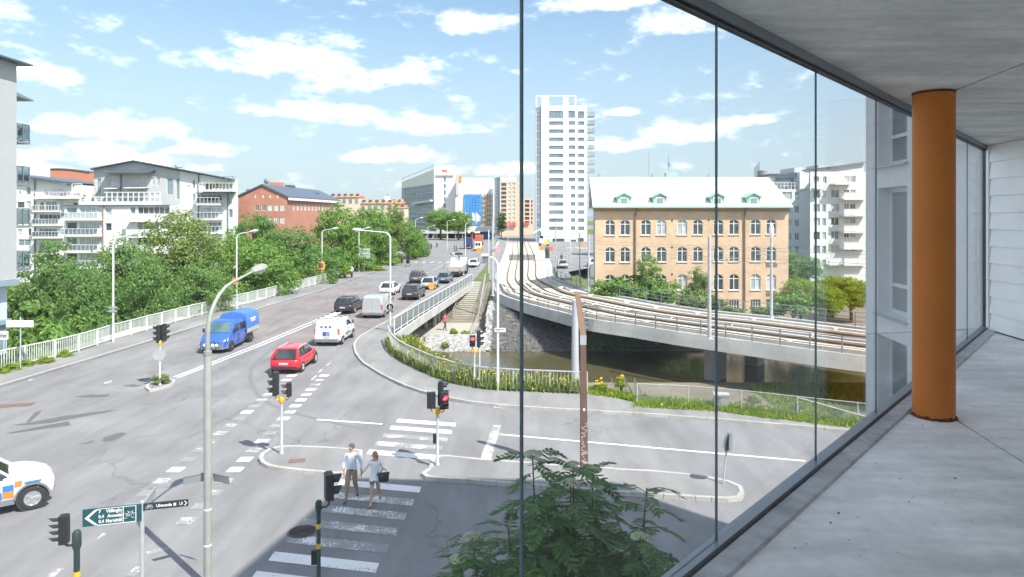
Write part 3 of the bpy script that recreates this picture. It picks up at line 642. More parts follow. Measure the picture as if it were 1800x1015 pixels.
# ------------------------------------------------------------------ foliage helpers
M_LEAF = leafmat('leaf_green', (0.08, 0.165, 0.036), (0.23, 0.385, 0.09)); M_LEAF_D = leafmat('leaf_deep_green', (0.065, 0.145, 0.038), (0.18, 0.33, 0.09)); M_LEAF_G = leafmat('leaf_grey_green', (0.075, 0.15, 0.045), (0.20, 0.34, 0.10))
M_LEAF_Y = leafmat('leaf_yellow_green', (0.13, 0.21, 0.018), (0.28, 0.38, 0.035)); M_LEAF_P = leafmat('leaf_pale_green', (0.11, 0.17, 0.045), (0.23, 0.31, 0.09)); M_BARK = mat('bark', (0.12, 0.09, 0.07), 0.9, 0.3, 6, bump=0.5, bscale=14)
def leaf_quads(mb, pts, s, rnd):
    for (p, nrm) in pts:
        n = (nrm+Vector((rnd.uniform(-.8, .8), rnd.uniform(-.8, .8), rnd.uniform(-.5, .9)))).normalized()
        t = n.cross(Vector((rnd.uniform(-1, 1), rnd.uniform(-1, 1), rnd.uniform(-1, 1)))).normalized(); b = n.cross(t); k = s*rnd.uniform(0.6, 1.3)
        mb.add([p-t*k*0.5, p+b*k*0.28+n*k*0.06, p+t*k*0.55, p-b*k*0.28+n*k*0.06], [(0, 1, 2, 3)])
def blob_points(rx, ry, rz, cz, nblob, nleaf, rnd, br=0.34, hollow=0.55, low=-0.85):
    """leaf positions on many small clumps spread through an ellipsoid crown"""
    out = []; per = max(4, nleaf//nblob); cl = []
    for k in range(nblob):
        while True:
            d = Vector((rnd.gauss(0, 1), rnd.gauss(0, 1), rnd.gauss(0, 1))).normalized()
            if d.z > low: break
        r = rnd.uniform(hollow, 0.98) if rnd.random() < 0.8 else rnd.uniform(0.2, hollow)
        c = Vector((d.x*rx*r, d.y*ry*r, cz+d.z*rz*r)); cr = br*min(rx, ry, rz)*rnd.uniform(0.6, 1.25); cl.append((c, cr))
        for j in range(per):
            q = Vector((rnd.gauss(0, 1), rnd.gauss(0, 1), rnd.gauss(0, 0.8))); q.normalize(); q.z = q.z if q.z > -0.4 else q.z*0.5
            rr = cr*rnd.uniform(0.55, 1.08); out.append((c+Vector((q.x*rr, q.y*rr, q.z*rr*0.8)), (q+d*0.5).normalized()))
    return out, cl
def leafblob(par, name, r, rz, cz, n, s, m, nb=8, seed=None):
    rnd = random.Random(seed or random.random()); pts, _ = blob_points(r*0.8, r*0.8, rz*0.8, cz, nb, n, rnd, 0.5); mb = MB(); leaf_quads(mb, pts, s, rnd)
    return mb.build(name, m, par, fix=False)
TREE_CACHE = {}
def tree_mesh(kind, var):
    key = (kind, var)
    if key in TREE_CACHE: return TREE_CACHE[key]
    rnd = random.Random({'full': 100, 'open': 200, 'ball': 300, 'tall': 400}[kind]+var)
    # unit tree: height 10, crown radius ~3.6
    m = {'full': [M_LEAF, M_LEAF_D, M_LEAF], 'open': [M_LEAF_G, M_LEAF_G, M_LEAF_P], 'ball': [M_LEAF_Y, M_LEAF_Y, M_LEAF_Y], 'tall': [M_LEAF, M_LEAF_P, M_LEAF]}[kind][var % 3]
    if kind == 'full': pts, cl = blob_points(3.5, 3.5, 4.0, 5.9, 150, 9500, rnd, 0.27, 0.6); s = 0.30
    elif kind == 'open': pts, cl = blob_points(3.4, 3.4, 3.9, 6.0, 140, 8200, rnd, 0.27, 0.5); s = 0.27
    elif kind == 'ball': pts, cl = blob_points(3.2, 3.2, 3.6, 6.4, 150, 9500, rnd, 0.27, 0.7, -1.0); s = 0.30
    else: pts, cl = blob_points(2.2, 2.2, 4.2, 5.6, 110, 7000, rnd, 0.32, 0.5); s = 0.27
    mb = MB(); leaf_quads(mb, pts, s, rnd); crown = mb.mesh('crown', m, fix=False)
    tb = MB(); tb.path([(0, 0, -0.3), (0.05, 0.02, 1.5), (-0.05, 0.08, 3.4), (0.1, -0.05, 5.5), (0.05, 0.05, 7.6)], [0.30, 0.24, 0.19, 0.12, 0.05], 8)
    for c, cr in rnd.sample(cl, 22):
        z0 = rnd.uniform(2.4, 5.5); tb.path([(0, 0, z0), Vector((c.x*0.45, c.y*0.45, z0+(c.z-z0)*0.55)), c], [0.11, 0.07, 0.02], 5)
    trunk = tb.mesh('trunk', M_BARK)
    TREE_CACHE[key] = (trunk, crown); return TREE_CACHE[key]
def tree(name, label, loc_, hgt, rad, kind='full', var=0, group=None, rot=None):
    t = thing(name, label, 'tree', loc_, random.uniform(0, 6.28) if rot is None else rot, group); tr, cr = tree_mesh(kind, var)
    sx = rad/3.5; sz = hgt/10.0
    place('trunk', tr, t, sc=(sx, sx, sz)); place('crown', cr, t, sc=(sx, sx, sz)); return t
def bush_mesh(var, m, n=2600):
    key = ('bush', var, m.name)
    if key not in TREE_CACHE:
        rnd = random.Random(50+var); pts, _ = blob_points(1.0, 1.0, 0.8, 0.75, 40, n, rnd, 0.36, 0.5, -0.6); mb = MB(); leaf_quads(mb, pts, 0.16, rnd); TREE_CACHE[key] = mb.mesh('foliage', m, fix=False)
    return TREE_CACHE[key]
def bush(label, loc_, r, h, m=None, var=0, group=None, name='bush', cat='bush'):
    t = thing(name, label, cat, loc_, random.uniform(0, 6.28), group); place('foliage', bush_mesh(var, m or M_LEAF), t, sc=(r, r, h/1.5))
    mb = MB()
    for k in range(4): a = k*1.6; mb.path([(0, 0, -0.2), (0.2*r*math.cos(a), 0.2*r*math.sin(a), h*0.35), (0.5*r*math.cos(a), 0.5*r*math.sin(a), h*0.7)], [0.05, 0.035, 0.012], 5)
    mb.build('stems', M_BARK, t); return t
# ------------------------------------------------------------------ buildings
M_WHITE = mat('white_render', (0.66, 0.66, 0.645), 0.85, 0.03, 2, coord='World', var2=0.04, scale2=0.15)
M_CREAM = mat('cream_render', (0.72, 0.68, 0.57), 0.85, 0.04, 2, coord='World')
M_GREYR = mat('grey_cladding', (0.46, 0.46, 0.46), 0.8, 0.05, 2, coord='World')
M_FRAME = mat('white_window_frame', (0.70, 0.70, 0.69), 0.5, 0.03)
M_FRAME_D = mat('dark_window_frame', (0.16, 0.17, 0.18), 0.5, 0.05)
M_PANE = mat('window_glass', (0.055, 0.07, 0.08), 0.05, 0.35, 0.6, spec=0.9, coord='World')
M_PANE_B = mat('curtained_window_glass', (0.42, 0.46, 0.48), 0.08, 0.25, 0.9, spec=0.9, coord='World')
M_PANE_S = mat('sky_window_glass', (0.17, 0.24, 0.28), 0.04, 0.3, 0.5, spec=1.0, coord='World')
M_SHEET = mat('dark_sheet_roof', (0.10, 0.13, 0.17), 0.5, 0.1, 3, coord='World', metal=0.2)
M_PIPE = mat('dark_downpipe', (0.16, 0.17, 0.19), 0.5, 0.1)
def brick_mat(name, c1, c2, mortar, scale):
    m = bpy.data.materials.new(name); m.use_nodes = True; N = m.node_tree.nodes; L = m.node_tree.links; b = N['Principled BSDF']; b.inputs['Roughness'].default_value = 0.9
    g = N.new('ShaderNodeNewGeometry'); sp = N.new('ShaderNodeSeparateXYZ'); L.new(g.outputs['Position'], sp.inputs[0]); ad = N.new('ShaderNodeMath'); L.new(sp.outputs[0], ad.inputs[0]); L.new(sp.outputs[1], ad.inputs[1])
    cb = N.new('ShaderNodeCombineXYZ'); L.new(ad.outputs[0], cb.inputs[0]); L.new(sp.outputs[2], cb.inputs[1])
    t = N.new('ShaderNodeTexBrick'); L.new(cb.outputs[0], t.inputs['Vector']); t.inputs['Color1'].default_value = c1+(1,); t.inputs['Color2'].default_value = c2+(1,); t.inputs['Mortar'].default_value = mortar+(1,); t.inputs['Scale'].default_value = scale
    t.inputs['Mortar Size'].default_value = 0.012; t.inputs['Brick Width'].default_value = 0.27; t.inputs['Row Height'].default_value = 0.085; t.inputs['Bias'].default_value = 0.0
    n = N.new('ShaderNodeTexNoise'); n.inputs['Scale'].default_value = 0.35; n.inputs['Detail'].default_value = 8; n.inputs['Roughness'].default_value = 0.7; L.new(g.outputs['Position'], n.inputs['Vector'])
    r = N.new('ShaderNodeMapRange'); L.new(n.outputs[0], r.inputs[0]); r.inputs[1].default_value = 0.3; r.inputs[2].default_value = 0.7; r.inputs[3].default_value = 0.80; r.inputs[4].default_value = 1.12
    vm = N.new('ShaderNodeVectorMath'); vm.operation = 'SCALE'; L.new(t.outputs[0], vm.inputs[0]); L.new(r.outputs[0], vm.inputs['Scale']); L.new(vm.outputs[0], b.inputs['Base Color']); MATS[name] = m; return m
M_YBRICK = brick_mat('yellow_brick', (0.63, 0.44, 0.28), (0.55, 0.36, 0.215), (0.62, 0.50, 0.38), 1.0)
M_RBRICK = brick_mat('red_brick', (0.44, 0.17, 0.11), (0.38, 0.14, 0.09), (0.42, 0.26, 0.20), 1.0)
class Face:
    """a wall plane: origin o (world), u along it (to the right seen from outside), n outwards"""
    def __init__(s, o, u): s.o = Vector(o); s.u = Vector(u).normalized(); s.n = Vector((s.u.y, -s.u.x, 0))
    def p(s, a, z, d=0.0): q = s.o+s.u*a+s.n*d; return Vector((q.x, q.y, z))
def wall_face(face, a0, a1, z0, z1, holes, depth=0.18, mb=None):
    mb = mb or MB(); S = sorted({a0, a1}|{v for h in holes for v in h[:2] if a0 < v < a1}); Z = sorted({z0, z1}|{v for h in holes for v in h[2:4] if z0 < v < z1})
    for sa, sb in zip(S, S[1:]):
        for za, zb in zip(Z, Z[1:]):
            ca = (sa+sb)/2; cz = (za+zb)/2
            if any(h[0] < ca < h[1] and h[2] < cz < h[3] for h in holes): continue
            mb.quad(face.p(sa, za), face.p(sb, za), face.p(sb, zb), face.p(sa, zb))
    for h in holes:
        c = [(h[0], h[2]), (h[1], h[2]), (h[1], h[3]), (h[0], h[3])]
        for q, r in zip(c, c[1:]+c[:1]): mb.quad(face.p(q[0], q[1]), face.p(q[0], q[1], -depth), face.p(r[0], r[1], -depth), face.p(r[0], r[1]))
    return mb
WCACHE = {}
def window(parent, face, h, fm=None, pm=None, cols=2, tr=0.0, depth=0.18, fw=0.07, arch=0.0, sill=None, name='window', door=False):
    fm = fm or M_FRAME; pm = pm or M_PANE
    w = round(h[1]-h[0], 2); hh = round(h[3]-h[2], 2)
    key = (w, hh, fm.name, pm.name, cols, tr, arch, fw)
    if key not in WCACHE:
        mb = MB(); y0, y1 = -0.05, 0.0
        if arch > 0:
            n = 8
            for k in range(n):
                x0 = w*k/n; x1 = w*(k+1)/n; f = lambda x: hh-arch*(2*x/w-1)**2
                mb.hexa([(x0, y0, f(x0)-0.09), (x1, y0, f(x1)-0.09), (x1, y1, f(x1)-0.09), (x0, y1, f(x0)-0.09), (x0, y0, f(x0)), (x1, y0, f(x1)), (x1, y1, f(x1)), (x0, y1, f(x0))])
            ht = hh-arch
        else: mb.box(fw, w-fw, y0, y1, hh-fw, hh); ht = hh
        mb.box(0, fw, y0, y1, 0, ht); mb.box(w-fw, w, y0, y1, 0, ht); mb.box(fw, w-fw, y0, y1, 0, fw)
        for k in range(1, cols): x = w*k/cols; mb.box(x-fw*0.55, x+fw*0.55, y0, y1-0.003, fw, (hh-fw) if arch == 0 else hh-0.06)
        if tr > 0: mb.box(fw, w-fw, y0-0.002, y1-0.004, tr*hh-fw/2, tr*hh+fw/2)
        fme = mb.mesh('window', fm)
        pme = MB().box(0.01, w-0.01, -0.012, 0.012, 0.01, hh-0.01).mesh('pane', pm)
        WCACHE[key] = (fme, pme)
    fme, pme = WCACHE[key]
    q = face.p(h[0], h[2], -depth+0.06)-Vector(parent.location)
    rz = math.atan2(face.u.y, face.u.x)
    o = place(name, fme, parent, q, rz); place('pane', pme, o, (0, 0.035, 0))
    if sill:
        k2 = ('sill', w, sill.name)
        if k2 not in WCACHE: WCACHE[k2] = MB().box(-0.06, w+0.06, -0.24, -0.1, -0.07, -0.01).mesh('sill', sill)
        place('sill', WCACHE[k2], o, (0, 0, 0))
    return o
def loc(o, par): return keep(o, par)
def balcony_part(par, face, a0, a1, z, d=1.4, hgt=1.05, fm=None, panel=None, roof=False, n=6, glaz=False):
    fm = fm or M_FRAME
    b = MB()
    b.hexa([face.p(a0, z-0.22, 0.003), face.p(a1, z-0.22, 0.003), face.p(a1, z-0.22, d), face.p(a0, z-0.22, d), face.p(a0, z, 0.003), face.p(a1, z, 0.003), face.p(a1, z, d), face.p(a0, z, d)])
    o = loc(b.build('balcony', M_WHITE), par)
    r = MB()
    for zz in (z+hgt, z+0.12): r.bar(face.p(a0, zz, d-0.04), face.p(a1, zz, d-0.04), 0.06, 0.07); r.bar(face.p(a0+0.03, zz, 0.01), face.p(a0+0.03, zz, d-0.04), 0.05, 0.07); r.bar(face.p(a1-0.03, zz, 0.01), face.p(a1-0.03, zz, d-0.04), 0.05, 0.07)
    for k in range(n+1): a = a0+0.03+(a1-a0-0.06)*k/n; r.bar(face.p(a, z, d-0.04), face.p(a, z+hgt, d-0.04), 0.05, 0.05)
    q = r.build('railing', fm); q.parent = o
    if panel:
        q = MB().hexa([face.p(a0+0.05, z+0.15, d-0.05), face.p(a1-0.05, z+0.15, d-0.05), face.p(a1-0.05, z+0.15, d-0.035), face.p(a0+0.05, z+0.15, d-0.035), face.p(a0+0.05, z+hgt-0.04, d-0.05), face.p(a1-0.05, z+hgt-0.04, d-0.05), face.p(a1-0.05, z+hgt-0.04, d-0.035), face.p(a0+0.05, z+hgt-0.04, d-0.035)]).build('screen', panel); q.parent = o
    return o
def pxf(D):          # frontal face at depth D: photo pixels to (along, height); face origin at x=0
    f = Face((0, D, 0), (1, 0, 0))
    X = lambda px: (px-CX)/F*D
    Z = lambda py: H-(py-HY)/F*D
    return f, X, Z
def hole(X, Z, x0, y0, x1, y1): return (X(x0), X(x1), Z(y1), Z(y0))
M_BGLASS = glass('balcony_glass', (0.70, 0.76, 0.78), 0.9, 0.02)
# ---- left slab block with balconies seen edge on
def left_block():
    t = thing('white_apartment_block', 'plain white rendered block with thin dark roof edge and side balconies', 'building', (-33, 45, 0))
    mp = mat('pale_shop_panel', (0.50, 0.58, 0.66), 0.4, 0.05, 2)
    f = Face((-33.0, 20, 0), (0, 1, 0))
    hol = [(20.4-0.02, 24.98, 1.2, 3.3)]
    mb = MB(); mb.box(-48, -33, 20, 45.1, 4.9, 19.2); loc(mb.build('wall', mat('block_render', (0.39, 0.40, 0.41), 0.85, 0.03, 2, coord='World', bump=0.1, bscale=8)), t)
    loc(MB().box(-47.7, -33.5, 20.3, 44.9, 0, 4.898).build('shop_front', mp), t)
    loc(MB().box(-48, -32.85, 20, 45.2, 4.55, 4.88).build('ledge', mat('blue_grey_trim', (0.22, 0.30, 0.36), 0.5, 0.05)), t)
    loc(MB().box(-33.48, -33.2, 20.2, 44.95, 2.0, 2.3).build('trim', mat('blue_grey_trim', (0.22, 0.30, 0.36))), t)
    loc(MB().box(-33.49, -33.42, 30, 44.7, 0.4, 1.9).build('shop_window', M_PANE_S), t)
    loc(MB().hexa([(-48.5, 19, 19.2), (-32.3, 19, 19.2), (-32.3, 45.7, 19.2), (-48.5, 45.7, 19.2), (-48.5, 19, 19.45), (-32.3, 19, 19.3), (-32.3, 45.7, 19.3), (-48.5, 45.7, 19.45)]).build('roof', M_SHEET), t)
    for z in (14.15, 11.3, 8.45, 2.7+2.85):
        b = loc(MB().box(-36.5, -33.0, 45.1, 46.4, z-0.15, z).build('balcony', M_GALV_D), t)
        r = MB()
        for (x, y) in ((-33.05, 45.2), (-33.05, 45.75), (-33.05, 46.35), (-34.2, 46.35), (-35.4, 46.35), (-36.4, 46.35)): r.bar((x, y, z), (x, y, z+1.15), 0.06, 0.06)
        for zz in (1.15, 0.12): r.bar((-33.05, 45.15, z+zz), (-33.05, 46.35, z+zz), 0.06, 0.06); r.bar((-33.05, 46.35, z+zz), (-36.4, 46.35, z+zz), 0.06, 0.06)
        q = r.build('railing', M_GALV_D); q.parent = b
        q = MB().box(-33.045, -33.03, 45.2, 46.3, z+0.15, z+1.1).box(-36.4, -33.1, 46.34, 46.355, z+0.15, z+1.1).build('glass_screen', M_BGLASS); q.parent = b
    loc(MB().hexa([(-36, 45.1, 17.1), (-33.0, 45.1, 17.1), (-33.0, 46.7, 17.0), (-36, 46.7, 17.0), (-36, 45.1, 17.35), (-33.0, 45.1, 17.35), (-33.0, 46.7, 17.1), (-36, 46.7, 17.1)]).build('canopy', M_GALV_D), t)
    g = thing('satellite_dish', 'small grey satellite dish on the upper side balcony', 'dish', (-33.4, 45.9, 14.16))
    MB().tube((0, 0, 0), (0, 0, 0.6), 0.03).build('stand', M_GALV_D, g); MB().lathe([(0.02, 0.0), (0.25, 0.06), (0.36, 0.14), (0.35, 0.15), (0.2, 0.08)], 16, (0, 0, 0), 'y').build('dish', M_GALV_D, g, loc=(0, -0.12, 0.75))
left_block()
# ---- left white apartment house with gable, terrace and balcony stacks
def left_apartments():
    D = 118; f, X, Z = pxf(D); f2, X2, Z2 = pxf(D-3.2)
    t = thing('gabled_apartment_house', 'white and grey gabled apartment house with roof terrace above the trees', 'building', (X(235), D, -3))
    # gable front: grey upper storey
    mb = MB()
    top = [(165, 297), (235, 283.5), (318, 301)]
    hs = [hole(X, Z, 170, 314, 178, 343), hole(X, Z, 192, 311, 206, 327), hole(X, Z, 250, 311, 260, 326), hole(X, Z, 265, 312, 271, 326), hole(X, Z, 274, 312, 281, 327), hole(X, Z, 293, 313, 304, 343), hole(X, Z, 309, 313, 315, 351), hole(X, Z, 195, 338, 212, 356), hole(X, Z, 246, 338, 260, 356), hole(X, Z, 264, 338, 282, 356)]
    zb = Z(312-0.5); wall_face(f, X(165), X(315.6), Z(520), Z(310), hs, 0.2, mb)
    mb.add([f.p(X(165), Z(310)), f.p(X(315.6), Z(310)), f.p(X(315.6), Z(300.5)), f.p(X(235), Z(284.5)), f.p(X(165), Z(298))], [(0, 1, 2, 3, 4)])
    loc(mb.build('gable_wall', M_GREYR), t)
    for h in hs: window(t, f, h, M_FRAME if h[1]-h[0] < 1 else M_FRAME, M_PANE_S if h[3]-h[2] > 2.5 else M_PANE_B, 2 if h[1]-h[0] > 1.2 else 1, 0.0)
    # white part continuing the slope to the right
    mb = MB(); hs = [hole(X, Z, 330, 326, 333, 331), hole(X, Z, 338.5, 316, 343, 332), hole(X, Z, 338.5, 341, 343, 353), hole(X, Z, 401, 345, 408, 361), hole(X, Z, 402, 368, 409, 383), hole(X, Z, 359, 322, 385, 336), hole(X, Z, 354, 343, 390, 353), hole(X, Z, 353, 365, 390, 377), hole(X, Z, 355, 391, 390, 405), hole(X, Z, 355, 418, 390, 432)]
    wall_face(f, X(316), X(418), Z(520), Z(316), hs, 0.2, mb)
    mb.add([f.p(X(316), Z(316)), f.p(X(400), Z(316)), f.p(X(316), Z(300.5))], [(0, 1, 2)])
    loc(mb.build('white_wall', M_WHITE), t)
    for h in hs: window(t, f, h, M_FRAME, random.choice([M_PANE, M_PANE_S, M_PANE_B]), max(1, int((h[1]-h[0])/0.75)))
    # body behind and roof
    def sheared(poly, y0, y1, dx): return MB().loft([[(x+dx*(y0-D)/16, y0, z) for x, z in poly], [(x+dx*(y1-D)/16, y1, z) for x, z in poly]])
    DX = X(418)*16/118-0.6
    loc(sheared([(X(165.5), -3), (X(417.5), -3), (X(417.5), Z(317)), (X(315), Z(301.5)), (X(235), Z(285.5)), (X(165.5), Z(298.5))], D+0.35, D+16, DX).build('body', M_WHITE), t)
    rf = loc(sheared([(X(160), Z(298.5)), (X(235), Z(284)), (X(413), Z(317.5)), (X(413), Z(316)), (X(235), Z(282.3)), (X(160), Z(296.8))], D-1.0, D+16.5, DX).build('roof', M_SHEET), t)
    q = MB().lathe([(0.55, 0), (0.55, 0.5), (0.7, 0.5), (0.7, 0.9), (0.3, 1.0)], 12, (X(299), D+3, Z(297))).build('chimney', M_GALV); q.parent = rf
    for px in (229, 256, 292, 313, 347): q = MB().tube((X(px), D+2, Z(290+abs(px-235)*0.19)-0.4), (X(px), D+2, Z(290+abs(px-235)*0.19)+0.9), 0.06, n=6).build('vent_pipe', M_GALV_D); q.parent = rf
    # small porch roof over the terrace
    loc(MB().hexa([(X(189), D-2.2, Z(306)), (X(272), D-2.2, Z(306)), (X(272), D, Z(304)), (X(189), D, Z(304)), (X(189), D-2.2, Z(304)), (X(272), D-2.2, Z(303.5)), (X(274), D, Z(299.5)), (X(198), D, Z(300))]).build('terrace_roof', M_SHEET), t)
    loc(MB().tube((X(213), D-0.12, Z(352)), (X(213), D-0.12, Z(307)), 0.09).build('downpipe', M_PIPE), t)
    for (a, b, y) in ((192, 212, 333), (226, 262, 332)):
        loc(MB().hexa([(X(a), D-1.6, Z(y)), (X(b), D-1.6, Z(y)), (X(b), D, Z(y-2)), (X(a), D, Z(y-2)), (X(a), D-1.6, Z(y-1)), (X(b), D-1.6, Z(y-1)), (X(b), D, Z(y-3)), (X(a), D, Z(y-3))]).build('awning', M_FRAME), t)
    # lower block in front with balcony stacks
    mb = MB(); D2 = D-3.2
    hs = [hole(X2, Z2, 185, 365, 196, 379), hole(X2, Z2, 185, 392.5, 196, 406), hole(X2, Z2, 229, 364, 238, 377)]
    for y in (364, 391, 418, 446, 474):
        hs.append(hole(X2, Z2, 140, y, 179, y+12)); hs.append(hole(X2, Z2, 117, y, 135, y+12)); hs.append(hole(X2, Z2, 242, y, 298, y+13))
    wall_face(f2, X2(113), X2(312), -3, Z2(361), hs, 0.25, mb)
    loc(mb.build('front_wall', M_WHITE), t)
    for i, h in enumerate(hs): window(t, f2, h, M_FRAME, M_PANE_B if i % 3 == 0 else M_PANE if i % 2 else M_PANE_S, max(1, int((h[1]-h[0])/0.9)), depth=0.25)
    loc(MB().box(X2(113.5), X2(311.5), D2+0.4, D-0.01, -3, Z2(361)-0.02).build('front_body', M_WHITE), t)
    loc(MB().box(X2(112), X2(299), D2-0.35, D-0.02, Z2(362), Z2(360.5)).build('cornice', M_SHEET), t)
    loc(MB().box(X2(139), X2(283), D2-0.1, D2+0.25, Z2(360.3), Z2(354.5)).build('parapet', M_WHITE), t)
    r = MB()
    for k in range(16): px = 140+k*9.4; r.bar((X2(px), D2+0.1, Z2(355)), (X2(px), D2+0.1, Z2(338 if 180 < px < 285 else 346)), 0.12, 0.12)
    for y, a, b in ((338.3, 182, 281), (346.5, 140, 281)): r.bar((X2(a), D2+0.1, Z2(y)), (X2(b), D2+0.1, Z2(y)), 0.1, 0.12)
    loc(r.build('terrace_railing', M_FRAME), t)
    for y in (385.5, 413.5, 441.5, 469.5): balcony_part(t, f2, X2(116), X2(181), Z2(y), 1.5, 1.1, panel=M_BGLASS, n=9)
    for y in (388, 415.5, 443, 470): balcony_part(t, f2, X2(230), X2(282), Z2(y), 1.5, 1.15, panel=M_FRAME, n=7)
    loc(MB().tube((X2(181.5), D2-0.13, -2), (X2(181.5), D2-0.13, Z2(362.5)), 0.1).build('downpipe', mat('rust_downpipe', (0.25, 0.15, 0.14), 0.6, 0.1)), t)
    # right hand balcony stack
    loc(MB().tube((X(349.5), D-0.13, -2), (X(349.5), D-0.13, Z(306)), 0.11).build('downpipe', M_PIPE), t); loc(MB().tube((X(401), D-0.13, -2), (X(401), D-0.13, Z(340)), 0.09).build('downpipe', M_PIPE), t)
    for y in (359, 385, 409, 436): balcony_part(t, f, X(352), X(392), Z(y), 1.6, 1.1, panel=M_BGLASS, n=6)
    balcony_part(t, f, X(357), X(416), Z(335.5), 1.7, 1.25, n=10, fm=M_FRAME); loc(MB().box(X(352), X(411), D-1.9, D-0.01, Z(341), Z(339.6)).build('balcony_roof', M_SHEET), t)
    r = MB()
    for px in (404, 415): r.bar((X(px), D-1.5, Z(333)), (X(px), D-1.5, Z(312)), 0.09, 0.09)
    r.bar((X(396), D-1.5, Z(312)), (X(415), D-1.5, Z(312)), 0.09, 0.09); r.bar((X(415), D-1.5, Z(312)), (X(415), D, Z(312)), 0.09, 0.09); loc(r.build('pergola', M_GALV_D), t)
    # potted plants on the terrace, each on its own
    for px, y in ((147, 354), (172, 354), (178, 354), (201, 354), (376, 331), (383, 331), (390, 331), (396, 331), (405, 331)):
        D3 = D2+0.9 if y > 340 else D-0.7; XX = (px-CX)/F*D3; ZZ = Z2(355.5) if y > 340 else Z(335.5)
        pt = thing('terrace_plant', 'green potted shrub on the roof terrace of the gabled house' if y > 340 else 'small dark potted shrub on the corner balcony of the gabled house', 'plant', (XX, D3, ZZ), group='potted shrubs on the terraces')
        MB().lathe([(0.22, 0), (0.3, 0.4), (0.26, 0.4)], 10).build('pot', M_GREYR, pt)
        leafblob(pt, 'foliage', 0.42, 0.75, 0.95, 130, 0.16, M_LEAF_D)
    # left wing
    D4 = 124; f4, X4, Z4 = pxf(D4)
    w = thing('flat_roofed_apartment_wing', 'white apartment wing with blue grey roof edge beside the gabled house', 'building', (X4(85), D4, -3))
    hs = [hole(X4, Z4, 33, 336, 36.5, 342), hole(X4, Z4, 46, 329, 54, 343), hole(X4, Z4, 46, 354, 54, 365), hole(X4, Z4, 30, 355, 43, 366), hole(X4, Z4, 48, 378, 54, 388), hole(X4, Z4, 31, 403, 39, 414), hole(X4, Z4, 49, 402, 55, 414), hole(X4, Z4, 32, 421, 54, 432), hole(X4, Z4, 77, 332, 117, 346), hole(X4, Z4, 70, 355, 77, 370), hole(X4, Z4, 81, 354, 100, 370), hole(X4, Z4, 106, 355, 112, 370), hole(X4, Z4, 69, 377, 108, 387), hole(X4, Z4, 69, 402, 100, 412), hole(X4, Z4, 69, 428, 105, 440), hole(X4, Z4, 128, 356, 138, 366)]
    mb = wall_face(f4, X4(20), X4(140), -3, Z4(326), hs, 0.2)
    mb.add([f4.p(X4(20), Z4(326)), f4.p(X4(117), Z4(326)), f4.p(X4(117), Z4(321)), f4.p(X4(20), Z4(308))], [(0, 1, 2, 3)])
    loc(mb.build('wall', M_WHITE), w)
    for i, h in enumerate(hs): window(w, f4, h, M_FRAME, [M_PANE, M_PANE_S, M_PANE_B][i % 3], max(1, int((h[1]-h[0])/0.8)))
    loc(MB().prism_y([(X4(20.5), -3), (X4(139.5), -3), (X4(139.5), Z4(327)), (X4(117), Z4(322)), (X4(20.5), Z4(310))], D4+0.4, D4+15).build('body', M_WHITE), w)
    loc(MB().prism_y([(X4(18), Z4(309)), (X4(128), Z4(323.5)), (X4(134), Z4(321.5)), (X4(18), Z4(305.5))], D4-1.2, D4+15.5).build('roof', M_SHEET), w)
    for y in (348, 371, 395, 417): balcony_part(w, f4, X4(66), X4(112), Z4(y), 1.5, 1.0, n=8, panel=M_BGLASS if y > 380 else None)
    balcony_part(w, f4, X4(98), X4(140), Z4(348), 1.7, 1.0, n=7); 
    loc(MB().tube((X4(62), D4-0.13, -2), (X4(62), D4-0.13, Z4(316)), 0.11).build('downpipe', M_PIPE), w)
    r = MB()
    for px in (133, 150): r.bar((X4(px), D4-1.0, Z4(346)), (X4(px), D4-1.0, Z4(324)), 0.12, 0.12)
    r.bar((X4(117), D4-1.0, Z4(324)), (X4(150), D4-1.0, Z4(324)), 0.12, 0.12); loc(r.build('pergola', M_FRAME), w)
    D5 = 170; f5, X5, Z5 = pxf(D5)
    b = thing('brick_stair_block', 'windowless red brick block with curved top behind the white wing', 'building', (X5(123), D5, 0))
    pts = [(X5(88), -2), (X5(158), -2), (X5(158), Z5(304))]+[(X5(158-70*k/8), Z5(304-6*math.sin(k/8*1.9))) for k in range(1, 9)]
    loc(MB().prism_y(pts, D5, D5+10).build('wall', mat('orange_red_brick', (0.50, 0.20, 0.13), 0.9, 0.08, 3, coord='World')), b)
    loc(MB().prism_y([(p[0]*1.0, p[1]+0.02) for p in pts[2:]]+[(p[0], p[1]+0.3) for p in reversed(pts[2:])], D5-0.2, D5+10.1).build('coping', M_SHEET), b)
    c = thing('dark_roof_house', 'dark blue mansard roof showing between brick block and gabled house', 'building', (X5(155), 150, 0))
    DD = 150; XX = lambda px: (px-CX)/F*DD; ZZ = lambda py: H-(py-HY)/F*DD
    loc(MB().prism_y([(XX(134), -2), (XX(164), -2), (XX(164), ZZ(330)), (XX(160), ZZ(325)), (XX(134), ZZ(324))], DD, DD+8).build('roof', M_SHEET), c); loc(MB().box(XX(152), XX(160), DD-0.1, DD, ZZ(350), ZZ(330)).build('window', M_PANE_S), c)
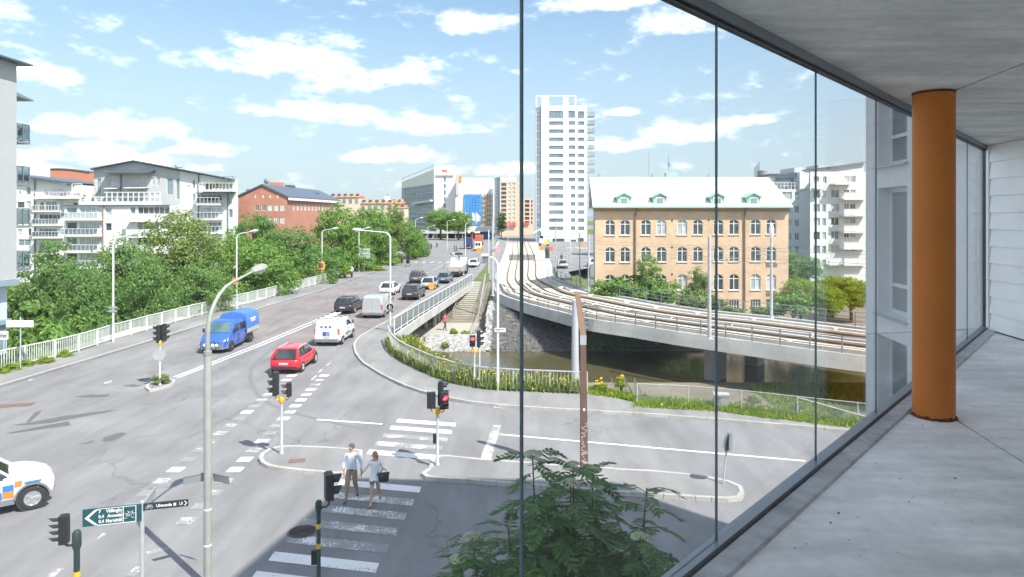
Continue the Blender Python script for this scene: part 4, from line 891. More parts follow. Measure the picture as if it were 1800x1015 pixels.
# ---- red brick school-like block
def red_block():
    t = thing('red_brick_block', 'long red brick building with dark sheet roof behind the trees', 'building', P(468, 330, 140)*1.0)
    D = 140; a = P(419, 346, D); c = P(505, 346, D); e = P(590, 349, 172)
    ff = Face((a.x, a.y, 0), (c.x-a.x, c.y-a.y, 0)); L1 = (Vector((c.x, c.y))-Vector((a.x, a.y))).length
    sf = Face((c.x, c.y, 0), (e.x-c.x, e.y-c.y, 0)); L2 = (Vector((e.x, e.y))-Vector((c.x, c.y))).length+3
    zE = P(0, 347, D).z; zR = P(0, 327.5, D).z
    s = L1/(505-419.0); Z = lambda py: H-(py-HY)/F*D
    hs = []
    for px in (448, 460, 471, 482, 493):
        hs.append(((px-419)*s, (px+7.5-419)*s, Z(371), Z(360.5)))
        hs.append(((px-419)*s, (px+7.5-419)*s, Z(393), Z(382.5)))
    for px in (448, 461.5, 474, 487): hs.append(((px-419)*s, (px+2-419)*s, Z(348), Z(344)))
    mb = wall_face(ff, 0, L1, -2, Z(346.9), [h for h in hs if h[3] < Z(347)], 0.15)
    up = [h for h in hs if h[3] > Z(347)]
    mb.add([ff.p(0, Z(346.9)), ff.p(L1, Z(346.9)), ff.p((461-419)*s, zR)], [(0, 1, 2)])
    loc(mb.build('gable_wall', M_RBRICK), t)
    for h in hs[:10]: window(t, ff, h, M_FRAME, M_PANE_B if h[0] > 5 else M_PANE, 2, 0, depth=0.15)
    for px in (448, 461.5, 474, 487):
        q = MB().hexa([ff.p((px-419)*s, Z(348), 0.005), ff.p((px+2-419)*s, Z(348), 0.005), ff.p((px+2-419)*s, Z(348), -0.05), ff.p((px-419)*s, Z(348), -0.05), ff.p((px-419)*s, Z(344), 0.005), ff.p((px+2-419)*s, Z(344), 0.005), ff.p((px+2-419)*s, Z(344), -0.05), ff.p((px-419)*s, Z(344), -0.05)]).build('attic_slit', M_FRAME); loc(q, t) if Z(344) < zR else None
    hs = [(3+k*2.3, 4.1+k*2.3, Z(372)+0.3, Z(361)+0.3) for k in range(int((L2-5)/2.3))]
    mb = wall_face(sf, 0, L2, -2, zE, hs, 0.15); loc(mb.build('side_wall', M_RBRICK), t)
    for h in hs: window(t, sf, h, M_FRAME, M_PANE_B, 1, 0, depth=0.15)
    # roof
    n2 = sf.u; back = lambda p: p+n2*L2
    g0 = ff.p(0, zE, 0.3); g1 = ff.p(L1, zE-0.1, 0.3)+ff.u*0.3; gr = ff.p((461-419)*s, zR+0.15, 0.3); g0 = g0-ff.u*0.3
    th = Vector((0, 0, 0.3))
    mb = MB()
    for lo, hi in ((g1, gr), (g0, gr)):
        mb.hexa([lo, hi, back(hi), back(lo), lo+th, hi+th, back(hi)+th, back(lo)+th])
    rf = loc(mb.build('roof', M_SHEET), t)
    loc(MB().hexa([g1-Vector((0, 0, .5)), g1+ff.u*0.3-Vector((0, 0, .5)), back(g1)+ff.u*0.3-Vector((0, 0, .5)), back(g1)-Vector((0, 0, .5)), g1-Vector((0, 0, .02)), g1+ff.u*0.3-Vector((0, 0, .02)), back(g1)+ff.u*0.3-Vector((0, 0, .02)), back(g1)-Vector((0, 0, .02))]).build('gutter', M_FRAME), t)
    for px0, px1, y0, y1, DD, m in ((473, 493, 321, 333, 150, mat('orange_red_brick', (0.50, 0.20, 0.13))), (501, 513, 325.5, 336, 155, M_SHEET), (433, 441, 333, 338, 143, M_SHEET), (547, 557, 339, 344, 165, M_SHEET)):
        A = P(px0, y1+4, DD); B = P(px1, y0, DD); q = MB().box(A.x, B.x, DD, DD+2.5, A.z, B.z).build('roof_box', m); q.parent = rf
    A = P(464, 322, 146); q = MB().tube((A.x, 146, zR), (A.x, 146, zR+2), 0.05).lathe([(0.02, 0), (0.6, 0.2), (0.62, 0.22)], 12, (A.x+0.5, 146, zR+1.3), 'y').build('aerial', M_GALV_D); q.parent = rf
# ---- distant orange roofs
def far_roofs():
    mo = mat('orange_tile_roof', (0.52, 0.24, 0.13), 0.9, 0.15, 1.5, coord='World'); mw = mat('far_wall', (0.62, 0.50, 0.40), 0.9, 0.08, 1, coord='World')
    data = [(578, 632, 341.5, 347, 250, 'long orange tiled roof with row of small dormers behind the brick block'), (632, 690, 352, 358, 240, 'low pale house with orange tiled roof beside the tall leafy tree'), (666, 706, 350, 358, 262, 'orange roofed house right behind the flowering chestnut'), (690, 712, 361, 366, 230, 'small orange rendered house against the scaffolded building')]
    for (a, b, y0, y1, D, lab) in data:
        t = thing('distant_house', lab, 'building', P(a, y1, D)); A = P(a, y1, D); B = P(b, y0, D)
        loc(MB().box(A.x+0.2, B.x-0.2, D, D+9, 0, A.z).build('wall', mw), t)
        rf = loc(MB().prism_x([(D-0.4, A.z), (D+9.4, A.z), (D+4.5, B.z)], A.x, B.x).build('roof', mo), t)
        n = max(2, int((b-a)/10))
        for k in range(n):
            x = A.x+(B.x-A.x)*(k+0.5)/n; z = A.z+(B.z-A.z)*0.45; q = MB().box(x-0.5, x+0.5, D+0.9, D+2.6, z-0.2, z+0.8).build('dormer', M_SHEET); q.parent = rf
            loc(MB().box(x-0.6, x+0.6, D-0.03, D+0.05, A.z-2.4, A.z-0.8).build('window', M_PANE_S), t)
    A = P(681, 341, 245); c = thing('chimney_stack', 'slim white chimney above the distant orange roofs', 'chimney', (A.x, 245, 0)); MB().box(-0.9, 0.9, -0.5, 0.9, 0, P(0, 345, 245).z).build('stack', M_WHITE, c); MB().tube((0, 0, P(0, 345, 245).z), (0, 0, P(0, 340.5, 245).z), 0.2).build('flue', M_GALV_D, c)
# ---- scaffolded office block, blue wrapped block, tan blocks on the far square
def far_centre():
    D = 300; f, X, Z = pxf(D)
    t = thing('scaffolded_office_block', 'grey glazed office block with white end tower under renovation', 'building', (X(755), D, 0))
    mg = mat('netted_grey_facade', (0.33, 0.36, 0.40), 0.7, 0.12, 1.2, coord='World', var2=0.12, scale2=0.2); mw = mat('bright_panel', (0.72, 0.72, 0.70), 0.8, 0.02, 1, coord='World')
    # glazed side runs back to the left, white end tower faces us
    sf = Face(P(706, 0, 352).to_2d().to_3d(), P(763, 0, D).to_2d().to_3d()-P(706, 0, 352).to_2d().to_3d()); L = (P(763, 0, D).to_2d()-P(706, 0, 352).to_2d()).length
    zt = Z(323); hs = []
    nc = 15; nr = 10
    for r in range(nr):
        for c in range(nc):
            a = 6+c*(L-8)/nc; z = Z(420)+(zt-Z(420))*r/nr; hs.append((a, a+(L-8)/nc*0.72, z+0.7, z+(zt-Z(420))/nr*0.82))
    mb = wall_face(sf, 0, L, 0, zt, hs, 0.2); loc(mb.build('glazed_wall', mg), t)
    for h in hs: window(t, sf, h, M_FRAME_D, M_PANE_S, 1, depth=0.2)
    mb = MB(); tp = [sf.p(0, Z(308)), sf.p(L, Z(297))]
    mb.hexa([sf.p(0, zt), sf.p(L, zt), sf.p(L, zt, -8), sf.p(0, zt, -8), sf.p(0, zt+3.2), sf.p(L, zt+6.4), sf.p(L, zt+6.4, -8), sf.p(0, zt+3.2, -8)]); loc(mb.build('parapet_storey', mw), t)
    mb = MB()
    for k in range(9): a = L*(0.05+k*0.11); mb.bar(sf.p(a, zt+3.2+3.2*a/L, -0.3), sf.p(a, zt+5.0+3.2*a/L, -0.3), 0.25, 0.25)
    mb.bar(sf.p(0, zt+5.0, -0.3), sf.p(L, zt+8.2, -0.3), 0.25, 0.25); loc(mb.build('roof_scaffold', M_GALV), t)
    hs = [hole(X, Z, 780, 312+k*11.5, 783.5, 320+k*11.5) for k in range(9)]
    loc(wall_face(f, X(763), X(800), 0, Z(291.5), hs, 0.3).build('end_tower', mw), t); loc(MB().box(X(763.2), X(799.8), D+0.5, D+30, 0, Z(292)).build('tower_body', mw), t)
    for h in hs: window(t, f, h, M_FRAME_D, M_PANE_S, 1, depth=0.3)
    red = mat('red_sign', (0.75, 0.09, 0.05), 0.5, 0); 
    loc(MB().box(X(766), X(798), D-0.6, D, Z(309.2), Z(307.5)).build('ledge', M_GREYR), t)
    mb = MB()
    for k, (dz, hh) in enumerate(((0, 1.2), (0, 0.9), (0, 0.9), (-0.35, 1.25))): mb.box(X(777.4)+k*0.56, X(777.4)+k*0.56+0.42, D-0.12, D-0.02, Z(302.5)+dz, Z(302.5)+dz+hh)
    loc(mb.build('red_letters', red), t)
    mb = MB()
    for k in range(5): zz = Z(410)+k*4.5; mb.bar(sf.p(L*0.55, zz, 0.8), sf.p(L*0.98, zz, 0.8), 0.2, 0.25)
    loc(mb.bar(sf.p(L*0.45, Z(357), 1.2), sf.p(L, Z(353), 1.2), 1.5, 0.9).build('hanging_platform', M_GALV), t)
    # low canopy hall at its foot
    # middle block with blue wrap
    D2 = 290; f2, X2, Z2 = pxf(D2)
    b = thing('blue_wrapped_block', 'pale block with large blue scaffold wrap and striped balconies', 'building', (X2(835), D2, 0))
    loc(MB().box(X2(800.5), X2(866), D2, D2+20, 0, Z2(313)).build('wall', mw), b); loc(MB().box(X2(801.5), X2(806.5), D2-0.6, D2, Z2(306.5)-9, Z2(306.5)).build('stair_strip', M_GREYR), b)
    mbw = mat('blue_wrap', (0.06, 0.26, 0.62), 0.6, 0.12, 1.0, coord='World', var2=0.15, scale2=0.25); cell = 6; rows = 11
    for i in range(cell):
        for j in range(rows):
            x0 = 815.5+i*31.5/cell; y0 = 341.5+j*55/rows
            loc(MB().box(X2(x0+0.25), X2(x0+31.5/cell-0.25), D2-0.6+random.uniform(-0.1, 0.1), D2-0.3, Z2(y0+55/rows-0.2), Z2(y0+0.2)).build('wrap_sheet', mbw), b)
    mtan = mat('tan_panel', (0.42, 0.30, 0.17), 0.8, 0.1, 1, coord='World')
    for k in range(8):
        y = 339+k*8.3; loc(MB().box(X2(848.8), X2(865), D2-0.8, D2-0.002, Z2(y+8.3), Z2(y+4.6)).build('balcony_band', mtan), b)
        for px in (851.5, 856, 860.5): loc(MB().box(X2(px), X2(px+1.6), D2-0.08, D2-0.001, Z2(y+3.8), Z2(y+1.4)).build('window', M_PANE), b)
    # scaffold with posts
    s = thing('facade_scaffold', 'light steel scaffold rising beside the striped balconies', 'scaffold', (X2(870), D2-3, 0)); mb = MB()
    for px in (866.5, 870.5, 874.5):
        for dd in (-1.0, 1.5): mb.bar((X2(px), D2-3+dd, 0), (X2(px), D2-3+dd, Z2(342)), 0.16, 0.16)
    keep(mb.build('posts', M_GALV_D), s); mb = MB()
    for k in range(17): zz = 1.5+k*1.35; mb.box(X2(866.3), X2(874.7), D2-4.1, D2-1.4, zz, zz+0.12); mb.bar((X2(866.5), D2-4, zz), (X2(874.5), D2-4, zz+1.35), 0.1, 0.1)
    keep(mb.build('decks', M_GALV), s)
    og = mat('orange_sign', (0.85, 0.25, 0.04), 0.5, 0)
    sg = thing('orange_rooftop_sign', 'square orange sign on rooftop beside the white end tower', 'sign', (X2(807), D2, Z2(319))); MB().box(-1.1, 1.1, -0.5, 0.3, 0, 2.9).build('box', og, sg); MB().box(-0.9, 0.9, -0.53, -0.5, 2.3, 2.7).build('white_band', M_WHITE, sg)
    # tan tower blocks
    D3 = 310; f3, X3, Z3 = pxf(D3); mt = mat('beige_brick', (0.55, 0.43, 0.33), 0.85, 0.05, 2, coord='World')
    c = thing('beige_tower_block', 'beige apartment tower with blue grey stair side left of the glass joint', 'building', (X3(890), D3, 0))
    hs = []
    for k in range(11):
        y = 322+k*7.5
        hs += [hole(X3, Z3, 881, y, 890, y+5.5), hole(X3, Z3, 893.5, y, 897.5, y+5.2), hole(X3, Z3, 901, y, 905, y+5.2)]
    loc(wall_face(f3, X3(879), X3(912), 0, Z3(318), hs, 0.3).build('wall', mt), c); loc(MB().box(X3(879.2), X3(911.8), D3+0.5, D3+18, 0, Z3(318.3)).build('body', mt), c)
    for i, h in enumerate(hs): window(c, f3, h, M_FRAME_D if i % 3 == 0 else M_FRAME, M_PANE if i % 3 == 0 else M_PANE_B, 3 if i % 3 == 0 else 1, depth=0.3)
    loc(MB().hexa([(X3(869), D3+12, 0), (X3(878.9), D3, 0), (X3(878.9), D3+15, 0), (X3(869), D3+20, 0), (X3(869), D3+12, Z3(311)), (X3(878.9), D3, Z3(311)), (X3(878.9), D3+15, Z3(311)), (X3(869), D3+20, Z3(311))]).build('stair_tower', mat('blue_grey_render', (0.30, 0.36, 0.42), 0.8, 0.05)), c)
    loc(MB().box(X3(880), X3(908), D3+1, D3+10, Z3(317.9), Z3(311.5)).build('roof_storey', M_CREAM), c)
    for k, px in enumerate((893, 903)):
        q = MB().prism_y([(X3(px-4), Z3(397)), (X3(px+4), Z3(397)), (X3(px+4), Z3(393)), (X3(px+2.5), Z3(390.5)), (X3(px-2.5), Z3(390.5)), (X3(px-4), Z3(393))], D3-1.2, D3-0.02).build('red_awning', mat('red_awning', (0.6, 0.10, 0.08), 0.7, 0.1)); loc(q, c)
    d = thing('beige_side_block', 'lower beige apartment block with red shop awnings beside the white tower', 'building', (X3(928), 330, 0)); D4 = 330; f4, X4, Z4 = pxf(D4)
    hs = []
    for k in range(6):
        y = 352+k*7.4; hs += [hole(X4, Z4, 917, y, 919.5, y+5), hole(X4, Z4, 922.5, y, 930.5, y+5.2), hole(X4, Z4, 933.5, y, 936, y+5)]
    loc(wall_face(f4, X4(912), X4(938), 0, Z4(349), hs, 0.3).build('wall', mt), d); loc(MB().box(X4(912.2), X4(937.8), D4+0.5, D4+18, 0, Z4(349.3)).build('body', mt), d)
    for i, h in enumerate(hs): window(d, f4, h, M_FRAME_D, M_PANE, 3 if i % 3 == 1 else 1, depth=0.3)
    for px in (921, 926): loc(MB().box(X4(px), X4(px+4), D4-0.9, D4-0.02, Z4(395), Z4(391)).build('red_awning', mat('red_awning', (0.6, 0.10, 0.08))), d)
    loc(MB().box(X4(938.2), X4(944), D4+5, D4+15, 0, Z4(352)).build('side_house', mat('blue_grey_render', (0.30, 0.36, 0.42))), d)
    # low hall and walkway across the street end
    e = thing('low_concourse', 'low white roofed concourse with dark openings across the far street end', 'building', (X2(800), 270, 0)); D5 = 272; f5, X5, Z5 = pxf(D5)
    loc(MB().box(X5(820), X5(868), D5, D5+8, Z5(407), Z5(399)).build('canopy', mat('concourse_roof', (0.75, 0.70, 0.64), 0.7, 0.05)), e); loc(MB().box(X5(733), X5(820), D5+0.5, D5+8, Z5(411), Z5(405.5)).build('walkway_roof', M_GREYR), e)
    for px in (735, 748, 760, 773, 786, 800, 812): loc(MB().box(X5(px), X5(px+1.2), D5+1, D5+1.6, 0, Z5(411)-0.01).build('column', M_GREYR), e)
    loc(MB().box(X5(733), X5(868), D5+6, D5+7, 0, Z5(411)).build('back_wall', mat('shop_glass', (0.12, 0.13, 0.15), 0.3, 0.3, 0.3, coord='World')), e)
    for (a, b, col) in ((843, 862, (0.05, 0.25, 0.6)), (826, 833, (0.7, 0.2, 0.1)), (772, 784, (0.35, 0.55, 0.25)), (760, 768, (0.6, 0.6, 0.6))): loc(MB().box(X5(a), X5(b), D5+3, D5+4, 0.3, 2.7).build('kiosk', mat('kiosk_%d' % a, col, 0.6, 0.1)), e)
    for i, (px, y) in enumerate(((820, 398), (832, 397), (838, 396))):
        fl = thing('white_flag', 'white flag on a tall pole before the blue wrap', 'flag', (X5(px), D5-6, 0), group='flags before the blue wrap'); MB().tube((0, 0, 0), (0, 0, 11), 0.07, 0.04).build('pole', M_FRAME, fl); MB().loft([[(0.05, 0, 7.5), (0.05, 0.05, 7.5), (0.05, 0.05, 10.5), (0.05, 0, 10.5)], [(1.1, 0.3, 6.9), (1.1, 0.35, 6.9), (1.1, 0.35, 9.6), (1.1, 0.3, 9.6)], [(2.0, 0, 6.2), (2.0, 0.05, 6.2), (2.0, 0.05, 8.6), (2.0, 0, 8.6)]]).build('cloth', M_WHITE, fl)
# ---- white tower
def tower():
    D = 240; f, X, Z = pxf(D)
    t = thing('white_residential_tower', 'tall white residential tower with strip windows and side balconies', 'building', (X(990), D, 0)); mw = mat('tower_white', (0.72, 0.72, 0.71), 0.7, 0.02, 1, coord='World')
    xl, xr = 951, 1032; hs = []; ys = [195+k*0 for k in range(1)]; rows = []
    for k in range(15):
        y0 = 213.7+k*14.22-(0 if k else 0); rows.append(y0)
    hs += [hole(X, Z, 965, 195.5, 989.5, 208), hole(X, Z, 999, 195, 1010.5, 207.5), hole(X, Z, 1015.5, 196, 1026.5, 208.5)]
    for y in rows[:14]:
        hs += [hole(X, Z, 965, y, 990, y+6.6), hole(X, Z, 999.5 if y < 320 else 1003.5, y-0.3, 1011, y+6.2), hole(X, Z, 1016, y, 1027, y+6.6)]
    for y in (422, 427, 432): hs.append(hole(X, Z, 1003.5, y, 1012.5, y+3.2))
    hs += [hole(X, Z, 948.5+3, 420, 965, 436), hole(X, Z, 971, 420, 992, 438), hole(X, Z, 1016, 419, 1026, 435)]
    base = Z(409)
    hb = [h for h in hs if h[3] < base]; ht = [h for h in hs if h[3] >= base]
    loc(wall_face(f, X(xl), X(xr), base, Z(186), ht, 0.25).build('wall', mw), t); loc(wall_face(f, X(xl), X(xr), 0, base, hb, 0.25).build('base_wall', mat('tower_base', (0.60, 0.60, 0.58), 0.8, 0.05, 2, coord='World')), t)
    for h in hs: window(t, f, h, M_FRAME_D, M_PANE_S if h in ht else M_PANE, 4 if h[1]-h[0] > 4 else 2, depth=0.25, fw=0.09)
    loc(MB().box(X(xl)+0.05, X(xr)-0.05, D+0.4, D+16, 0, Z(186)-0.05).build('body', mw), t)
    # open crown frame
    mb = MB()
    for (a, b) in ((951.3, 965), (989.5, 999), (1010.5, 1013)): mb.box(X(a), X(b), D, D+0.6, Z(186), Z(169.5))
    mb.box(X(942), X(1013), D-0.02, D+0.62, Z(169.5), Z(168)); mb.box(X(942), X(944), D, D+0.6, Z(190), Z(169.5)); loc(mb.build('crown_frame', mw), t)
    r = MB(); r.bar((X(965), D+0.3, Z(180)), (X(1013), D+0.3, Z(180)), 0.1, 0.12); r.bar((X(1013), D+0.3, Z(181)), (X(1031), D+0.3, Z(181)), 0.1, 0.12)
    for px in (968, 976, 984, 1003, 1016, 1022, 1028): r.bar((X(px), D+0.3, Z(186)), (X(px), D+0.3, Z(180)), 0.08, 0.08)
    loc(r.build('roof_railing', M_GALV), t)
    # glazed stair edge on the left, each bay a part
    mg = mat('glazed_edge_frame', (0.45, 0.44, 0.45), 0.6, 0.05)
    loc(MB().box(X(942), X(950.9), D+0.5, D+3, 0, Z(186)).build('stair_bay', mg), t)
    for k in range(17): y = 188+k*14.2; loc(MB().box(X(944.5), X(950), D+0.35, D+0.48, Z(y+11.5), Z(y)).build('stair_pane', M_PANE_S), t)
    # balconies on the right side
    for k in range(15):
        y = 203+k*14.2-(0.0); yy = y
        b = loc(MB().box(X(xr)+0.003, X(1046.5), D+1.0, D+5.0, Z(yy)-0.12, Z(yy)+0.12).build('balcony', M_GALV), t)
        r = MB()
        for zz in (0.3, 1.1): r.bar((X(1034), D+1.05, Z(yy)+zz), (X(1046.3), D+1.05, Z(yy)+zz), 0.08, 0.1); r.bar((X(1046.3), D+1.05, Z(yy)+zz), (X(1046.3), D+5, Z(yy)+zz), 0.08, 0.1)
        for j in range(7): r.bar((X(1034+j*2.05), D+1.05, Z(yy)), (X(1034+j*2.05), D+1.05, Z(yy)+1.1), 0.07, 0.07)
        q = r.build('railing', M_GALV_D); q.parent = b
        q = MB().box(X(1034), X(1046), D+1.06, D+1.09, Z(yy)+0.15, Z(yy)+1.05).build('screen', M_PANE_B); q.parent = b
        loc(MB().box(X(xr)-0.04, X(xr)+0.02, D+1.4, D+4.6, Z(yy)+0.15, Z(yy)+2.2).build('balcony_door', M_PANE_S), t)
# ---- yellow brick factory
def factory():
    D = 80; f, X, Z = pxf(D)
    t = thing('yellow_brick_factory', 'four storey yellow brick factory with pale green metal roof and dormers', 'building', (X(1215), D, -2.3))
    xs = [1063.5, 1090, 1126.5, 1154, 1190.5, 1218, 1254, 1281.5, 1319.5, 1347]; w = 17.5
    rows = [(386.5, 414), (434.5, 461.5), (483, 511.5), (528, 552)]
    hs = []; kinds = []
    for r, (ya, yb) in enumerate(rows):
        for i, px in enumerate(xs):
            sh = -1.5*(i/9.0)
            if r == 3 and i < 6: pass
            hs.append(hole(X, Z, px, ya+sh, px+w, yb+sh)); kinds.append((r, i))
    x0, x1 = X(1046), X(1386); zt = Z(372)
    mb = wall_face(f, x0, x1, -2.5, zt, hs, 0.22)
    ar = 0.34
    for h, (r, i) in zip(hs, kinds):        # brick spandrels that make the segmental heads
        if r == 3: continue
        wv = h[1]-h[0]; n = 8
        for side in (0, 1):
            vs = []
            pts = [(h[0]+wv*k/n, h[3]-ar*(2*k/n-1)**2) for k in range(n+1)]
            half = pts[:n//2+1] if side == 0 else pts[n//2:]
            for a, b in zip(half, half[1:]): mb.quad(f.p(a[0], a[1], -0.001), f.p(b[0], b[1], -0.001), f.p(b[0], h[3], -0.001), f.p(a[0], h[3], -0.001)); mb.quad(f.p(a[0], a[1]), f.p(b[0], b[1]), f.p(b[0], b[1], -0.2), f.p(a[0], a[1], -0.2))
    # left side wall runs back
    c2 = Vector((X(1046)+1.35, D+13, 0)); sd = Face((c2.x, c2.y, 0), (x0-c2.x, D-c2.y, 0)); Ls = (Vector((x0, D, 0))-c2).length
    hs2 = []
    for (ya, yb) in rows[:3]:
        for a in (Ls-3.2, Ls-6.0, Ls-9.6): hs2.append((a, a+1.15, Z(yb), Z(ya)))
    loc(mb.build('front_wall', M_YBRICK), t)
    mgs = mat('grey_gable', (0.40, 0.42, 0.45), 0.85, 0.06, 2, coord='World')  # side wall and body coloured grey, unlike the brick front
    s = wall_face(sd, 0, Ls, -2.5, zt, hs2, 0.22); zr = Z(314.5); s.add([sd.p(0, zt), sd.p(Ls, zt), sd.p(Ls*0.45, zr-0.3)], [(0, 1, 2)]); loc(s.build('side_wall', mgs), t)
    for h in hs2: window(t, sd, h, M_FRAME, M_PANE, 2, 0.72, depth=0.22)
    loc(MB().hexa([(x0+0.5, D+0.5, -2.5), (x1, D+0.4, -2.5), (x1, D+13, -2.5), (c2.x+0.5, D+13, -2.5), (x0+0.5, D+0.5, zt-0.05), (x1, D+0.4, zt-0.05), (x1, D+13, zt-0.05), (c2.x+0.5, D+13, zt-0.05)]).build('body', mgs), t)
    brs = mat('dark_brick_lintel', (0.34, 0.24, 0.15), 0.9, 0.15, 8)
    for h, (r, i) in zip(hs, kinds):
        pm = M_PANE_B if (r, i) in ((0, 3), (0, 4), (2, 4), (2, 9), (2, 8)) else M_PANE
        if r == 3 and i == 9: continue
        window(t, f, h, M_FRAME, pm, 2 if r < 3 else 4, 0.70 if r < 3 else 0.5, depth=0.2, fw=0.08 if r < 3 else 0.045, arch=ar if r < 3 else 0, sill=mat('pale_sill', (0.62, 0.60, 0.56), 0.7, 0.05) if r < 3 else None)
    h = hs[-1]; d = MB().box(h[0]+0.02, h[1]-0.02, D+0.1, D+0.16, h[2], h[3]-0.02).build('door', mat('green_door', (0.05, 0.16, 0.11), 0.5, 0.05)); loc(d, t)
    # corbelled cornice, gutter
    for k, (za, zb, dd) in enumerate(((372, 369.5, 0.12), (369.5, 367, 0.26), (367, 365, 0.42))): loc(MB().box(x0-0.1-dd*0.5, x1+0.1+dd*0.3, D-dd, D+0.3, Z(za)+0.001, Z(zb)).build('cornice_course', brs if k < 2 else M_YBRICK), t)
    mroof = mat('pale_green_metal_roof', (0.58, 0.64, 0.60), 0.5, 0.05, 1.5, coord='World', var2=0.05, scale2=0.3); mgreen = mat('verdigris_sheet', (0.30, 0.52, 0.40), 0.6, 0.08, 3, coord='World')
    ya = D-0.65; yr = D+6.6; ze = Z(364.5); e0 = x0-0.35; e1 = x1+0.25; rl = X(1034)+0.25; rr = X(1345)*((yr)/D)*0.985
    zr = H-(313.5-HY)/F*yr; rl = (1036.5-CX)/F*yr; rr = (1357-CX)/F*yr; rl = e0+0.25; rr = e1-0.15
    rl = (1036.5-CX)/F*yr
    roof = MB(); roof.hexa([(e0, ya, ze), (e1, ya, ze), (rr, yr, zr), (rl, yr, zr), (e0, ya, ze+0.12), (e1, ya, ze+0.12), (rr, yr, zr+0.12), (rl, yr, zr+0.12)])
    roof.hexa([(rl, yr, zr), (rr, yr, zr), (e1, D+14, ze), (e0+1.2, D+14, ze), (rl, yr, zr+0.12), (rr, yr, zr+0.12), (e1, D+14, ze+0.12), (e0+1.2, D+14, ze+0.12)])
    rf = loc(roof.build('roof', mroof), t)
    n = 40
    for k in range(n+1):
        a = Vector((e0+(e1-e0)*k/n, ya, ze+0.15)); b = Vector((rl+(rr-rl)*k/n, yr, zr+0.15)); q = MB().bar(a, b, 0.035, 0.06).build('standing_seam', mroof); q.parent = rf
    q = MB().bar((e0, ya-0.05, ze), (e1, ya-0.05, ze), 0.16, 0.16).build('gutter', mgreen); q.parent = rf
    for px in (1051, 1145, 1244, 1330): A = P(px, 316, yr); q = MB().tube((A.x, yr, zr), (A.x+0.15, yr, zr+0.55), 0.06).build('roof_hook', M_GALV_D); q.parent = rf
    for px in (1097, 1160, 1261, 1325):
        yy = D-0.12; xc = (px-CX)/F*yy; z0 = ze+(zr-ze)*(yy-ya)/(yr-ya); zt_ = Z(337)
        zt_ = H-(347-HY)/F*yy; z0b = H-(360.5-HY)/F*yy; wv = 0.78
        dm = loc(MB().prism_y([(xc-wv, z0b-0.15), (xc+wv, z0b-0.15), (xc+wv, zt_), (xc, zt_+0.42), (xc-wv, zt_)], yy, yy+2.7).build('dormer', mgreen), t)
        q = MB().prism_y([(xc-wv-0.2, zt_-0.08), (xc, zt_+0.42), (xc+wv+0.2, zt_-0.08), (xc+wv+0.2, zt_+0.05), (xc, zt_+0.57), (xc-wv-0.2, zt_+0.05)], yy-0.2, yy+3.2).build('dormer_roof', mgreen); q.parent = dm
        q = MB().box(xc-0.52, xc+0.52, yy-0.05, yy-0.003, z0b+0.05, zt_-0.02).build('dormer_frame', M_FRAME); q.parent = dm
        q = MB().box(xc-0.40, xc+0.40, yy-0.07, yy-0.052, z0b+0.16, zt_-0.12).build('dormer_pane', M_PANE_S); q.parent = dm
    for px in (1116.5, 1308.5): loc(MB().tube((X(px), D-0.14, -2.3), (X(px), D-0.14, Z(376)), 0.09).path([(X(px), D-0.14, Z(376)), (X(px)+0.1, D-0.35, Z(371)), (X(px)+0.15, D-0.5, Z(366.5))], 0.09, 8).build('downpipe', mat('brown_downpipe', (0.20, 0.15, 0.12), 0.5, 0.1)), t)
    for (px, py) in ((1181.5, 388), (1246, 387), (1181.5, 434.5), (1181.5, 482)): loc(MB().box(X(px-1.4), X(px+1.4), D-0.05, D-0.003, Z(py+1.6), Z(py-1.6)).build('wall_vent', M_SHEET), t)
    for (a, b, y) in ((1347, 1366, 463), (1347, 1366, 514)): loc(MB().box(X(a), X(b), D-0.06, D-0.003, Z(y+6), Z(y)).build('vent_grille', mat('brown_downpipe', (0.20, 0.15, 0.12))), t)
    # roof box and aerials
    A = P(1180, 312, D+7); q = MB().box(A.x-0.65, A.x+0.75, D+6.9, D+8, zr-0.5, zr+0.75).build('roof_hatch', mgreen); q.parent = rf
    for (px, y) in ((1140.5, 266), (1175, 271)): A = P(px, y, D+7.6); q = MB().tube((A.x, A.y, zr-0.5), A, 0.035, 0.02, 6).build('aerial_mast', M_GALV_D); q.parent = rf
    A = P(1176, 291, D+7.6); q = MB().bar(A+Vector((-0.3, 0, 0)), A+Vector((0.5, 0, 0)), 0.05, 0.05).box(A.x-0.1, A.x+0.1, A.y-0.1, A.y+0.1, A.z-0.2, A.z+0.35).build('aerial_unit', M_GALV_D); q.parent = rf
    # lower building behind
    DD = 150; b = thing('low_dark_roof_behind', 'low dark roof just showing over the factory ridge', 'building', P(1108, 316, DD)); A = P(1088, 318, DD); B = P(1130, 311.5, DD)
    loc(MB().prism_y([(A.x, 0), (B.x, 0), (B.x, A.z), ((A.x+B.x)/2, B.z), (A.x, A.z)], DD, DD+6).build('roof', M_SHEET), b)
